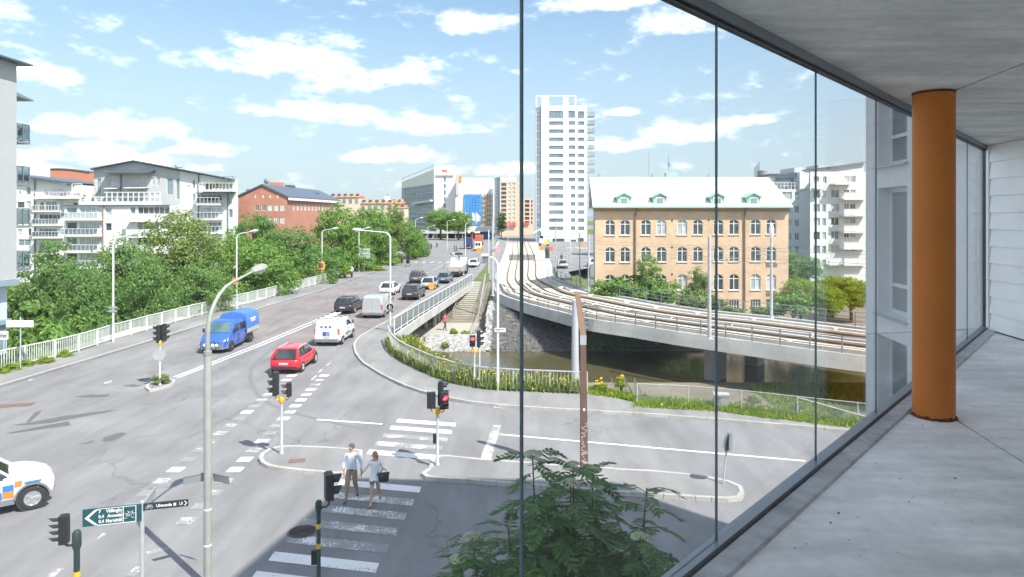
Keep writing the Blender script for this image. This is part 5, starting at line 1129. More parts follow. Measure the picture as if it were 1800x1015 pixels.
# ---- white apartments on the right
def right_apartments():
    D = 118; f, X, Z = pxf(D); t = thing('white_apartments_with_balconies', 'white apartment house with stacked balconies right of the factory', 'building', (X(1480), D, -2))
    mw = mat('cool_white_render', (0.62, 0.64, 0.64), 0.85, 0.03, 2, coord='World', var2=0.03, scale2=0.2)  # plain off-white render, one tone over the whole house
    hs = []
    for k in range(7):
        y = 310.5+k*24.3
        hs += [hole(X, Z, 1430, y, 1441.5, y+14), hole(X, Z, 1445.5, y+0.5, 1452, y+14), hole(X, Z, 1461, y-1, 1475, y+13)] if k else [hole(X, Z, 1430, y, 1440, y+12), hole(X, Z, 1447, y, 1453, y+12)]
        hs += [hole(X, Z, 1484, y-1, 1493, y+10), hole(X, Z, 1495, y-1, 1504, y+10)]
    loc(wall_face(f, X(1424), X(1560), -3, Z(302), hs, 0.22).build('wall', mw), t); k = (D+15)/D*1.015; loc(MB().hexa([(X(1424.3), D+0.5, -3), (X(1559), D+0.5, -3), (X(1559)*k, D+15, -3), (X(1424.3)*k, D+15, -3), (X(1424.3), D+0.5, Z(302.5)), (X(1559), D+0.5, Z(302.5)), (X(1559)*k, D+15, Z(302.5)), (X(1424.3)*k, D+15, Z(302.5))]).build('body', mw), t)
    for i, h in enumerate(hs): window(t, f, h, M_FRAME, [M_PANE_S, M_PANE, M_PANE_B][i % 3], 2, depth=0.22)
    loc(MB().prism_y([(X(1424), Z(302)), (X(1520), Z(302)), (X(1520), Z(287)), (X(1470), Z(294)), (X(1424), Z(300))], D+0.3, D+2.5).build('top_storey', mw), t); loc(MB().prism_y([(X(1422), Z(299.4)), (X(1470), Z(293.6)), (X(1522), Z(286)), (X(1522), Z(284.5)), (X(1470), Z(292)), (X(1422), Z(297.5))], D-0.2, D+3).build('roof', M_SHEET), t)
    mpan = mat('pale_balcony_panel', (0.66, 0.68, 0.69), 0.6, 0.05, 3)
    for k, y in enumerate((350, 378.5, 407.5, 436, 464, 492)):
        balcony_part(t, f, X(1475), X(1518), Z(y), 1.8, 1.05, n=8, panel=mpan)
    for y in (331, 464): balcony_part(t, f, X(1428) if y < 400 else X(1452), X(1443) if y < 400 else X(1475), Z(y), 1.2, 1.05, n=3, panel=mpan)
    balcony_part(t, f, X(1459), X(1493), Z(323.5), 1.8, 1.1, n=7)
    q = loc(MB().box(X(1452), X(1474), D+3, D+8, Z(294), Z(288)).build('roof_unit', M_GALV), t)
    D2 = 132; f2, X2, Z2 = pxf(D2); b = thing('grey_apartment_rear', 'pale grey apartment wing with glass roof terrace behind the factory corner', 'building', (X2(1400), D2, -2)); mg2 = mat('pale_grey_render', (0.62, 0.66, 0.70), 0.85, 0.03, 2, coord='World'); hs = []
    for k in range(6): y = 338+k*23.8; hs += [hole(X2, Z2, 1374, y, 1392 if k == 0 else 1392.5, y+13), hole(X2, Z2, 1397, y, 1405, y+13)]
    loc(wall_face(f2, X2(1340), X2(1423.5), -3, Z2(333), hs, 0.2).build('wall', mg2), b); loc(MB().box(X2(1340.3), X2(1423), D2+0.5, D2+12, -3, Z2(333.3)).build('body', mg2), b)
    for i, h in enumerate(hs): window(b, f2, h, M_FRAME, M_PANE_S if i % 2 else M_PANE_B, 2, depth=0.2)
    loc(MB().box(X2(1362), X2(1405), D2+1.5, D2+9, Z2(333), Z2(308)).build('terrace_storey', mg2), b); loc(MB().box(X2(1358), X2(1408), D2+0.8, D2+9.5, Z2(308), Z2(305)).build('terrace_roof', M_SHEET), b)
    loc(MB().box(X2(1404), X2(1424), D2-0.5, D2+9, Z2(333), Z2(303)).build('corner_tower', mg2), b); loc(MB().box(X2(1400), X2(1416), D2+1, D2+8, Z2(303), Z2(294)).build('roof_box', M_GALV), b)
    loc(MB().box(X2(1368), X2(1400), D2+1.38, D2+1.48, Z2(331), Z2(312)).build('terrace_glazing', M_PANE_S), b)
    r = MB()
    for k in range(8): px = 1360+k*6.3; r.bar((X2(px), D2+0.1, Z2(333)), (X2(px), D2+0.1, Z2(321)), 0.1, 0.1)
    for y in (321.5, 327): r.bar((X2(1360), D2+0.1, Z2(y)), (X2(1404), D2+0.1, Z2(y)), 0.1, 0.1)
    loc(r.build('terrace_railing', M_FRAME), b)
    for px in (1366, 1374, 1390):
        pt = thing('terrace_plant', 'light green potted plant on the glass roof terrace behind the factory', 'plant', (X2(px), D2+0.7, Z2(333)), group='plants on the rear terrace'); MB().lathe([(0.2, 0), (0.28, 0.4), (0.25, 0.4)], 10).build('pot', M_GREYR, pt); leafblob(pt, 'foliage', 0.5, 0.6, 0.85, 120, 0.18, M_LEAF_Y)
    DD = 140; A = P(1341, 312, DD); c = thing('round_roof_stack', 'round grey rooftop stack with pipes behind the factory ridge', 'chimney', (A.x, DD, 0)); MB().lathe([(1.0, 0), (1.0, A.z+1.4), (0.85, A.z+1.5)], 16).build('stack', M_CONC_D, c, smooth=True)
    mb = MB()
    for k in range(3): mb.tube((-1.6+k*0.4, 0, 0), (-1.6+k*0.4, 0, A.z+2.2+0.5*k), 0.12, n=6)
    mb.build('pipes', M_GALV_D, c)
left_apartments(); red_block(); far_roofs(); far_centre(); tower(); factory(); right_apartments()
# ------------------------------------------------------------------ the balcony we stand on
ZF = H-1.55; ZC = ZF+2.45+0.06                      # floor and ceiling height
GD = Vector((0.6695, 0.7428, 0)); GN = Vector((0.7428, -0.6695, 0))      # along the glass; towards the inside
G0 = Vector((0.03, 2.13, 0))                        # joint between two panes
def gp(t, off=0.0, z=0.0): p = G0+GD*(1.376*t)+GN*off; return Vector((p.x, p.y, z))
def slab_mat(name, c, dark):
    m = mat(name, c, 0.85, 0.07, 14, bump=0.12, bscale=70, coord='World', var2=0.16, scale2=1.1)
    N = m.node_tree.nodes; L = m.node_tree.links; b = N['Principled BSDF']; base = b.inputs['Base Color'].links[0].from_socket
    g = N.new('ShaderNodeNewGeometry'); mp = N.new('ShaderNodeMapping'); mp.inputs['Scale'].default_value = (0.5, 2.6, 1); mp.inputs['Rotation'].default_value = (0, 0, 0.7); L.new(g.outputs['Position'], mp.inputs[0])
    t = N.new('ShaderNodeTexNoise'); t.inputs['Scale'].default_value = 1.6; t.inputs['Detail'].default_value = 8; t.inputs['Roughness'].default_value = 0.68; L.new(mp.outputs[0], t.inputs['Vector'])
    r = N.new('ShaderNodeMapRange'); L.new(t.outputs[0], r.inputs[0]); r.inputs[1].default_value = 0.34; r.inputs[2].default_value = 0.60; r.inputs[3].default_value = dark; r.inputs[4].default_value = 1.06
    vo = N.new('ShaderNodeTexVoronoi'); vo.inputs['Scale'].default_value = 9; L.new(g.outputs['Position'], vo.inputs['Vector'])
    s = N.new('ShaderNodeMapRange'); L.new(vo.outputs['Distance'], s.inputs[0]); s.inputs[1].default_value = 0.045; s.inputs[2].default_value = 0.075; s.inputs[3].default_value = 0.55; s.inputs[4].default_value = 1.0
    q = N.new('ShaderNodeMath'); q.operation = 'MULTIPLY'; L.new(r.outputs[0], q.inputs[0]); L.new(s.outputs[0], q.inputs[1])
    vm = N.new('ShaderNodeVectorMath'); vm.operation = 'SCALE'; L.new(base, vm.inputs[0]); L.new(q.outputs[0], vm.inputs['Scale']); L.new(vm.outputs[0], b.inputs['Base Color']); return m
M_FLOOR = slab_mat('balcony_floor_concrete', (0.82, 0.80, 0.78), 0.82); M_CEIL = slab_mat('ceiling_concrete', (0.74, 0.72, 0.67), 0.74)
M_ALU = mat('grey_aluminium', (0.26, 0.28, 0.30), 0.4, 0.06, 8, metal=0.4)
M_DARKSEAL = mat('dark_seal', (0.012, 0.02, 0.03), 0.5, 0)
M_SIDING = mat('white_siding', (0.88, 0.88, 0.87), 0.6, 0.03, 3, coord='World', var2=0.04, scale2=2)
WD = Vector((0.13, 1, 0)).normalized()              # direction of the end wall
END = gp(7.0)                                       # where glass meets the end wall
JD = Vector((0.18, 1, 0)).normalized()
BACK = 2.75
def slab(name, z0, z1, m, lip):
    # two elements split along the joint
    t = bpy.data.objects.new(name, None); COL.objects.link(t); struct(t)
    a = gp(-4, -lip); j0 = gp(3.86, -lip); e0 = gp(7.12, -lip)
    jb = j0-JD*((BACK+lip)/(-JD).dot(GN)); eb = e0-WD*((BACK+lip)/(-WD).dot(GN)); ab = gp(-4, BACK)
    g = 0.02
    for nm, poly in (('slab_element', [ab, jb-GD*g, j0-GD*g, a]), ('slab_element', [jb+GD*g, eb, e0, j0+GD*g])):
        MB().prism([(p.x, p.y) for p in poly], z0, z1).build(nm, m, t)
    # the dark joint filler, set back
    MB().prism([((p.x), (p.y)) for p in (jb-GD*0.03, jb+GD*0.03, j0+GD*0.03, j0-GD*0.03)], z0+0.012, z1-0.012).build('joint_filler', mat('joint_filler', (0.10, 0.10, 0.10), 0.9, 0.2, 20), t)
    return t
slab('balcony_floor', ZF-0.25, ZF, M_FLOOR, 0.045)
slab('balcony_ceiling', ZC, ZC+0.26, M_CEIL, 0.045)
# shallow raised edge and gutter along the glass
mb = MB()
gut = struct(MB().hexa([gp(-4, 0.05, ZF), gp(7, 0.05, ZF), gp(7, 0.16, ZF), gp(-4, 0.16, ZF), gp(-4, 0.05, ZF+0.022), gp(7, 0.05, ZF+0.022), gp(7, 0.15, ZF+0.016), gp(-4, 0.15, ZF+0.016)]).build('floor_edge_strip', mat('floor_edge', (0.46, 0.465, 0.47), 0.9, 0.2, 10, coord='World', var2=0.15, scale2=2)))
# glazed screen
scr = thing('glazed_screen', 'frameless glass panel screen closing the balcony above its concrete edge', 'glass screen', gp(0, 0, ZF))
def rail(nm, z0, z1, w0, w1, m):
    o = MB().hexa([gp(-4, w0, z0), gp(7.0, w0, z0), gp(7.0, w1, z0), gp(-4, w1, z0), gp(-4, w0, z1), gp(7.0, w0, z1), gp(7.0, w1, z1), gp(-4, w1, z1)]).build(nm, m); o.parent = scr; o.matrix_parent_inverse = Matrix.Translation(-scr.location)
rail('bottom_rail', ZF+0.001, ZF+0.04, -0.03, 0.035, M_ALU); rail('top_rail', ZC-0.05, ZC-0.001, -0.03, 0.04, M_ALU); rail('top_track', ZC-0.066, ZC-0.049, -0.018, 0.024, M_DARKSEAL)
M_GLASS = glass('clear_glass', (0.99, 0.996, 0.994)); M_GEDGE = mat('glass_edge', (0.06, 0.12, 0.145), 0.25, 0)
for k in range(-4, 7):
    g = 0.003
    o = MB().hexa([gp(k, -0.005, ZF+0.04)+GD*g, gp(k+1, -0.005, ZF+0.04)-GD*g, gp(k+1, 0.005, ZF+0.04)-GD*g, gp(k, 0.005, ZF+0.04)+GD*g, gp(k, -0.005, ZC-0.066)+GD*g, gp(k+1, -0.005, ZC-0.066)-GD*g, gp(k+1, 0.005, ZC-0.066)-GD*g, gp(k, 0.005, ZC-0.066)+GD*g]).build('pane', M_GLASS); keep(o, scr)
    e = MB().hexa([gp(k, -0.0054, ZF+0.04)-GD*g, gp(k, -0.0054, ZF+0.04)+GD*g, gp(k, 0.0054, ZF+0.04)+GD*g, gp(k, 0.0054, ZF+0.04)-GD*g, gp(k, -0.0054, ZC-0.066)-GD*g, gp(k, -0.0054, ZC-0.066)+GD*g, gp(k, 0.0054, ZC-0.066)+GD*g, gp(k, 0.0054, ZC-0.066)-GD*g]).build('edge_seal', M_GEDGE); keep(e, scr)
o = MB().bar(gp(4.22, 0.03, ZC-0.07), gp(4.22, 0.03, ZC-0.20), 0.03, 0.02).bar(gp(4.22, 0.035, ZC-0.17), gp(4.27, 0.05, ZC-0.28), 0.025, 0.02).build('latch', mat('blue_grey_plastic', (0.12, 0.22, 0.32), 0.4, 0.05)); keep(o, scr)
# orange column
pc = G(1660, 741, ZF); 
def column():
    r = 0.145; c = Vector((pc.x, pc.y+r*0.9, 0))
    t = thing('orange_column', 'round burnt orange column between balcony floor and ceiling', 'column', (c.x, c.y, ZF))
    m = mat('orange_paint', (0.56, 0.17, 0.022), 0.62, 0.10, 130, bump=0.06, bscale=250, var2=0.06, scale2=2)
    hgt = ZC-ZF
    MB().lathe([(r, 0.002), (r, hgt*0.25), (r*1.004, hgt*0.5), (r, hgt*0.8), (r*0.998, hgt-0.002)], 64).build('shaft', m, t, smooth=True)
    n = 40; mb = MB(); ring = []; ring2 = []
    for k in range(n):
        a = 2*math.pi*k/n; rr = r+0.004+0.014*random.random(); ring.append((rr*math.cos(a), rr*math.sin(a), 0.0)); ring2.append(((r+0.001)*math.cos(a), (r+0.001)*math.sin(a), 0.012+0.02*random.random()))
    mb.loft([ring, ring2], cap=False); mb.build('base_joint', mat('column_base_dirt', (0.13, 0.05, 0.02), 0.9, 0.3, 30), t)
    MB().lathe([(r+0.003, hgt-0.02), (r+0.003, hgt-0.003)], 64).build('top_joint', mat('column_base_dirt', (0.13, 0.05, 0.02)), t)
column()
# end wall clad in lapped boards
wall = bpy.data.objects.new('end_wall', None); COL.objects.link(wall); struct(wall)
WN = Vector((-WD.y, WD.x, 0))                       # towards the balcony
e1 = END+WN*0.0-WD*0.02
def wp(s, off, z): p = e1-WD*s+WN*off; return (p.x, p.y, z)
MB().hexa([wp(-0.2, -0.3, ZF-0.2), wp(5, -0.3, ZF-0.2), wp(5, -0.02, ZF-0.2), wp(-0.2, -0.02, ZF-0.2), wp(-0.2, -0.3, ZC+0.3), wp(5, -0.3, ZC+0.3), wp(5, -0.02, ZC+0.3), wp(-0.2, -0.02, ZC+0.3)]).build('backing', M_CONC, wall)
nb = 11; bh = (ZC-ZF-0.03)/nb
for k in range(nb):
    z0 = ZF+0.02+k*bh; z1 = z0+bh+0.012; j = random.uniform(-0.001, 0.001)
    if k == nb-1: z1 = ZC-0.004
    MB().hexa([wp(0.14, -0.012, z0), wp(5, -0.012, z0), wp(5, 0.024+j, z0), wp(0.14, 0.024+j, z0), wp(0.14, -0.012, z1), wp(5, -0.012, z1), wp(5, -0.003, z1), wp(0.14, -0.003, z1)]).build('board', M_SIDING, wall)
MB().hexa([wp(0.075, -0.01, ZF+0.004), wp(0.13, -0.01, ZF+0.004), wp(0.13, 0.03, ZF+0.004), wp(0.075, 0.03, ZF+0.004), wp(0.075, -0.01, ZC-0.003), wp(0.13, -0.01, ZC-0.003), wp(0.13, 0.03, ZC-0.003), wp(0.075, 0.03, ZC-0.003)]).build('corner_trim', M_SIDING, wall)
MB().hexa([wp(-0.02, -0.01, ZF+0.004), wp(0.07, -0.01, ZF+0.004), wp(0.07, 0.02, ZF+0.004), wp(-0.02, 0.02, ZF+0.004), wp(-0.02, -0.01, ZC-0.003), wp(0.07, -0.01, ZC-0.003), wp(0.07, 0.02, ZC-0.003), wp(-0.02, 0.02, ZC-0.003)]).build('black_seal', M_DARKSEAL, wall)
MB().hexa([wp(0.06, 0.0, ZF+0.001), wp(5, 0.0, ZF+0.001), wp(5, 0.012, ZF+0.001), wp(0.06, 0.012, ZF+0.001), wp(0.06, 0.0, ZF+0.018), wp(5, 0.0, ZF+0.018), wp(5, 0.012, ZF+0.018), wp(0.06, 0.012, ZF+0.018)]).build('floor_trim', M_DARKSEAL, wall)
# the flat's own white facade behind the balcony
bw = struct(MB().hexa([gp(-4, BACK-0.02, ZF-0.2), gp(9.5, BACK-0.02, ZF-0.2), gp(9.5, BACK+0.25, ZF-0.2), gp(-4, BACK+0.25, ZF-0.2), gp(-4, BACK-0.02, ZC+0.25), gp(9.5, BACK-0.02, ZC+0.25), gp(9.5, BACK+0.25, ZC+0.25), gp(-4, BACK+0.25, ZC+0.25)]).build('facade_wall', M_SIDING))
# crumbs of dirt on the floor
M_CRUMB = mat('dirt_crumb', (0.05, 0.05, 0.05), 0.9, 0)
mb = MB()
for (x, y) in [(1540, 815), (1582, 842), (1679, 842), (1598, 883), (1679, 862), (1474, 903), (1493, 950), (1417, 957), (1622, 748), (1700, 757), (1628, 788), (1460, 920), (1398, 965), (1755, 610), (1740, 600), (1735, 604), (1745, 597), (1750, 601)]:
    p = G(x, y, ZF)
    r = random.uniform(0.003, 0.007); mb.lathe([(r, 0.0005), (r*0.8, r*0.7), (r*0.2, r)], 6, (p.x, p.y, ZF+0.0006))
stuff(mb.build('floor_dirt', M_CRUMB)); bpy.data.objects['floor_dirt']['label'] = 'small dark crumbs of dirt scattered on the balcony floor'; bpy.data.objects['floor_dirt']['category'] = 'dirt'
# ------------------------------------------------------------------ neighbouring wing of our own building
def wing():
    t = thing('apartment_wing', 'pale grey wing of the flats beside the balcony with deep window recesses', 'building', (7.6, 14.6, 0))
    mw = mat('wing_render', (0.55, 0.56, 0.575), 0.8, 0.04, 5, coord='World', bump=0.05, var2=0.05, scale2=0.4)
    c = Vector((7.63, 14.6, 0)); d = WD; nin = Vector((d.y, -d.x, 0))
    def w(s, off, z): p = c-d*s+nin*off; return Vector((p.x, p.y, z))
    S = 5.55
    wins = []
    for fl in range(-3, 2):
        z = ZF-0.43+3.0*fl+0.0
        wins.append((0.62, 1.98, z, z+2.55))
    # wall face as a grid with openings
    ss = sorted({0, S, 0.62, 1.98}); zs = sorted({0.0, 12.4}|{q for a in wins for q in a[2:] if 0 < q < 12.4})
    mb = MB()
    for s0, s1 in zip(ss, ss[1:]):
        for z0, z1 in zip(zs, zs[1:]):
            if s0 == 0.62 and any(a[2]-0.01 <= z0 and z1 <= a[3]+0.01 for a in wins): continue
            mb.quad(w(s0, 0, z0), w(s1, 0, z0), w(s1, 0, z1), w(s0, 0, z1))
    for (s0, s1, z0, z1) in wins:
        z0 = max(z0, 0.02)
        for a, b in (((s0, z0), (s0, z1)), ((s1, z1), (s1, z0)), ((s0, z1), (s1, z1)), ((s1, z0), (s0, z0))):
            mb.quad(w(a[0], 0, a[1]), w(b[0], 0, b[1]), w(b[0], 0.30, b[1]), w(a[0], 0.30, a[1]))
    mb.quad(w(0, 0, 0), w(0, 4.0, 0), w(0, 4.0, 12.4), w(0, 0, 12.4)); mb.quad(w(0, 4.0, 0), w(S, 4.0, 0), w(S, 4.0, 12.4), w(0, 4.0, 12.4)); mb.quad(w(0, 0, 12.4), w(S, 0, 12.4), w(S, 4, 12.4), w(0, 4, 12.4)); mb.quad(w(S, 0, 0), w(S, 0, 12.4), w(S, 4, 12.4), w(S, 4, 0))
    o = mb.build('wall', mw, fix=False); keep(o, t)
    mfr = mat('grey_window_frame', (0.50, 0.52, 0.54), 0.5, 0.05, 6); mgl = mat('dim_window_glass', (0.10, 0.13, 0.135), 0.12, 0.1, 1.5, spec=0.25)
    for (s0, s1, z0, z1) in wins:
        z0 = max(z0, 0.02)
        mb = MB()
        for (a, b, cc, dd) in ((s0, s0+0.09, z0, z1), (s1-0.09, s1, z0, z1), (s0+0.09, s1-0.09, z1-0.09, z1), (s0+0.09, s1-0.09, z0, z0+0.09), (s0+0.09, s1-0.09, z0+0.55, z0+0.62)):
            mb.hexa([w(a, 0.24, cc), w(b, 0.24, cc), w(b, 0.298, cc), w(a, 0.298, cc), w(a, 0.24, dd), w(b, 0.24, dd), w(b, 0.298, dd), w(a, 0.298, dd)])
        f = mb.build('window_frame', mfr); keep(f, t)
        p = MB().hexa([w(s0, 0.27, z0), w(s1, 0.27, z0), w(s1, 0.29, z0), w(s0, 0.29, z0), w(s0, 0.27, z1), w(s1, 0.27, z1), w(s1, 0.29, z1), w(s0, 0.29, z1)]).build('pane', mgl); p.parent = f; p.matrix_parent_inverse = Matrix.Identity(4)
        sl = MB().hexa([w(s0-0.06, -0.09, z0-0.05), w(s1+0.06, -0.09, z0-0.05), w(s1+0.06, -0.002, z0-0.04), w(s0-0.06, -0.002, z0-0.04), w(s0-0.06, -0.09, z0-0.025), w(s1+0.06, -0.09, z0-0.025), w(s1+0.06, -0.002, z0-0.005), w(s0-0.06, -0.002, z0-0.005)]).build('window_sill', mat('grey_sheet_sill', (0.30, 0.32, 0.34), 0.4, 0.05, metal=0.3)); keep(sl, t)
    # taller block behind, whose shadow falls over the crossing
    b = thing('tall_apartment_block', 'tall pale apartment block standing behind the balcony end wall', 'building', (9, 5, 0))
    poly = [(7.75, 10.7), (7.0, 7.0), (5.6, 0.9), (4.2, -5.6), (18, -9), (20, 2), (16.75, 10.1)]
    z0 = ZC+0.3
    mb = MB().prism(list(reversed(poly)), z0, 23.6); keep(mb.build('wall', mw), b)
    low = MB().prism([(16.75, 10.1), (7.9, 9.0), (7.75, 5.5), (18, 5.5)][::-1], 0, z0); keep(low.build('lower_wall', mw), b)
    keep(MB().prism(list(reversed(poly)), 23.602, 23.75).build('roof_edge', M_ALU), b)
wing()
# ------------------------------------------------------------------ vehicles (local: forward +Y, right +X)
def paint(name, c, metal=0.0): return mat('paint_'+name, c, 0.32, 0.02, 3, metal=metal, coat=0.6)
M_TYRE = mat('tyre', (0.025, 0.025, 0.027), 0.85, 0.1, 20); M_RIM = mat('alloy_rim', (0.55, 0.56, 0.58), 0.3, 0.05, 8, metal=0.7); M_TRIM = mat('black_trim', (0.03, 0.03, 0.033), 0.6, 0.1, 8); M_GREYTRIM = mat('grey_bumper', (0.16, 0.17, 0.19), 0.6, 0.05, 6)
M_CGLASS = mat('car_glass', (0.02, 0.026, 0.03), 0.03, 0.1, 1, spec=1.0); M_TEALGL = mat('windscreen_glass', (0.06, 0.12, 0.13), 0.03, 0.3, 1.2, spec=1.0); M_RLIGHT = mat('rear_lamp', (0.45, 0.02, 0.025), 0.15, 0.05, 8, spec=0.8); M_HLIGHT = mat('headlamp', (0.72, 0.74, 0.76), 0.08, 0.05, 8, spec=1.0); M_AMBER = mat('indicator', (0.75, 0.28, 0.03), 0.2, 0)
M_PLATE = mat('number_plate', (0.75, 0.75, 0.74), 0.5, 0); M_INK = mat('dark_lettering', (0.03, 0.03, 0.04), 0.6, 0)
def wheel(t, x, y, r, w, rim=None, spokes=5):
    sgn = 1 if x > 0 else -1
    mb = MB().lathe([(r*0.62, -w/2), (r*0.9, -w/2), (r, -w/2+0.03), (r, w/2-0.03), (r*0.9, w/2), (r*0.62, w/2), (r*0.62, w/2-0.03), (r*0.62, -w/2+0.03)], 24, axis='x')
    o = mb.build('wheel', M_TYRE, t, (x-sgn*w/2, y, r), smooth=35)
    q = MB().lathe([(r*0.63, -0.02), (r*0.63, 0.0), (r*0.56, 0.0), (r*0.52, -0.05)], 24, axis='x')
    q.lathe([(r*0.15, -0.05), (r*0.15, 0.005), (r*0.1, 0.012)], 12, axis='x')
    for k in range(spokes):
        a = 2*math.pi*k/spokes; q.bar((-0.015, math.cos(a)*r*0.1, math.sin(a)*r*0.1), (-0.012, math.cos(a)*r*0.57, math.sin(a)*r*0.57), r*0.2, 0.03, (1, 0, 0))
    if sgn < 0: q.v = [(-a, b, c) for a, b, c in q.v]
    q.build('rim', rim or M_RIM, o, (sgn*(w/2-0.004), 0, 0))
    MB().lathe([(r*0.58, -0.004), (r*0.58, 0.0)], 20, axis='x').build('brake_disc', M_TRIM, o, (sgn*(w/2-0.055), 0, 0))
def plate(t, y, z, face, w=0.50):
    o = MB().box(-w/2, w/2, -0.008, 0.008, -0.055, 0.055).build('number_plate', M_PLATE, t, (0, y, z))
    mb = MB(); rnd = random.Random(y*z)
    for k in range(6):
        x = -w/2+0.07+k*(w-0.1)/6+(0.03 if k > 2 else 0); mb.box(x, x+0.035, -0.011*1, 0.011, -0.03, 0.03)
    mb.build('plate_lettering', M_INK, o)
def ring(w, zb, zt, y, top=0.86, b2=0.12):
    zm = zb+(zt-zb)*0.5; e = min(0.1, (zt-zb)*0.25)
    return [(-w*0.86, y, zb), (-w*0.975, y, zb+b2), (-w, y, zm), (-w*0.972, y, zt-e), (-w*top, y, zt), (0, y, zt+0.012), (w*top, y, zt), (w*0.972, y, zt-e), (w, y, zm), (w*0.975, y, zb+b2), (w*0.86, y, zb)]
def car(name, label, loc_, rot, pm, L=4.3, W=1.79, Hh=1.47, belt=0.93, hood=0.95, deck=None, gh=(-0.47, -0.36, 0.10, 0.27), r=0.32, wb=(0.30, 0.31), rimm=None, group=None, plates=True, tint=None, roofm=None, lamp_w=0.36, suv=False, rails=False):
    """gh: rear glass base, rear roof edge, front roof edge, windscreen base as fractions of the length"""
    t = thing(name, label, 'car', loc_, rot, group); w = W/2; zb = 0.24 if not suv else 0.30; hl = L/2; dk_ = deck or belt
    st = [(-hl, zb+0.16, dk_-0.22, w*0.78), (-hl+0.06, zb+0.10, dk_-0.10, w*0.90), (-hl+0.22, zb+0.04, dk_-0.01, w*0.97), (gh[0]*L+0.2, zb, dk_+0.01, w*0.99), (gh[1]*L, zb, belt, w), (0, zb, belt-0.01, w), (gh[3]*L, zb, hood+0.0, w*0.99), (gh[3]*L+0.35, zb, hood-0.03, w*0.98), (hl-0.42, zb, hood-0.12, w*0.95), (hl-0.16, zb+0.02, hood-0.22, w*0.87), (hl-0.03, zb+0.08, hood-0.34, w*0.72), (hl, zb+0.14, hood-0.42, w*0.62)]
    st = sorted(st, key=lambda q: q[0])
    body = MB().loft([ring(ww, a, b, y) for (y, a, b, ww) in st]).build('body', pm, t, smooth=38)
    # cabin glass
    g = [q*L for q in gh]; wb_ = w*0.90; wt = w*0.70; zr = Hh-0.05
    def lvl(f, ex=0.0):
        y0 = g[0]+(g[1]-g[0])*f; y1 = g[3]+(g[2]-g[3])*f; ww = wb_+(wt-wb_)*f**1.3; z = belt-0.03+(zr-belt+0.03)*f
        c = 0.10
        return [(-ww+c*0.6, y0-ex, z), (ww-c*0.6, y0-ex, z), (ww+ex, y0+c, z), (ww+ex, y1-c*2, z), (ww*0.86, y1+ex, z), (-ww*0.86, y1+ex, z), (-ww-ex, y1-c*2, z), (-ww-ex, y0+c, z)]
    MB().loft([lvl(f) for f in (0, 0.35, 0.7, 1.0)]).build('cabin_glass', tint or M_CGLASS, t, smooth=30)
    top = lvl(1.0, 0.012); c1 = [(x*0.97, y*1.0, Hh-0.018) for x, y, z in top]; c2 = [(x*0.72, (y-(g[1]+g[2])/2)*0.82+(g[1]+g[2])/2, Hh) for x, y, z in top]
    MB().loft([[(x, y, z-0.035) for x, y, z in top], c1, c2]).build('roof', roofm or pm, t, smooth=50)
    lo = lvl(0.0, 0.008); hi = lvl(1.0, 0.008); mid = lvl(0.5, 0.008)
    mb = MB()
    for i, wd in ((0, 0.16), (1, 0.16), (4, 0.07), (5, 0.07)):
        for a, b in ((lo[i], mid[i]), (mid[i], hi[i])): mb.bar(a, b, wd, 0.05, (1 if i in (2, 3, 6, 7) else 0.3, 0.6, 0))
    for i in (2, 7):
        for a, b in ((lo[i], mid[i]), (mid[i], hi[i])): mb.bar(a, b, 0.03, 0.22, (0, 1, 0))
    mb.build('pillar', pm, t)
    mb = MB()
    for sg in (-1, 1):
        yb = (g[1]+g[2])*0.5+0.1; mb.bar((sg*(wb_+0.006), yb, belt-0.02), (sg*(wt+0.012), yb-0.05, zr), 0.03, 0.11, (0, 1, 0))
    mb.build('door_pillar', M_TRIM, t)
    for sg in (-1, 1):
        fy = (hl*2*wb[1]); 
        for y in (-L*wb[0], L*wb[1]):
            MB().lathe([(r+0.065, -0.16), (r+0.065, 0.0)], 24, axis='x').build('wheel_arch', M_TRIM, t, (sg*(w*0.985) if sg > 0 else sg*(w*0.985)+0.16, y, r+0.01)) if sg > 0 else MB().lathe([(r+0.065, 0.0), (r+0.065, 0.16)], 24, axis='x').build('wheel_arch', M_TRIM, t, (sg*w*0.985, y, r+0.01))
            wheel(t, sg*(w+0.012), y, r, 0.21, rimm)
        MB().box(-0.02, 0.02, -0.09, 0.09, -0.06, 0.08).bar((0, 0, -0.02), (-sg*0.12, 0.02, -0.05), 0.05, 0.03).build('mirror', pm, t, (sg*(w+0.09), g[3]-0.42, belt+0.07))
        for y in ((g[1]+g[2])*0.5-0.28, (g[1]+g[2])*0.5+0.62): MB().box(-0.012, 0.012, -0.09, 0.09, -0.015, 0.015).build('door_handle', pm, t, (sg*(w+0.004), y, belt-0.17))
        mb = MB()
        for y in ((g[1]+g[2])*0.5+0.13, g[3]-0.28): mb.bar((sg*(w+0.001), y, zb+0.12), (sg*(w-0.02), y, belt-0.02), 0.012, 0.012)
        mb.build('door_seam', M_TRIM, t)
        # lamps
        MB().hexa([(sg*w*0.45, -hl-0.012, dk_-0.36), (sg*w*0.80, -hl+0.02, dk_-0.36), (sg*w*0.985, -hl+0.26, dk_-0.30), (sg*w*0.6, -hl+0.3, dk_-0.30), (sg*w*0.50, -hl+0.0, dk_-0.20), (sg*w*0.84, -hl+0.04, dk_-0.17), (sg*w*0.985, -hl+0.26, dk_-0.16), (sg*w*0.6, -hl+0.3, dk_-0.16)]).build('tail_lamp', M_RLIGHT, t)
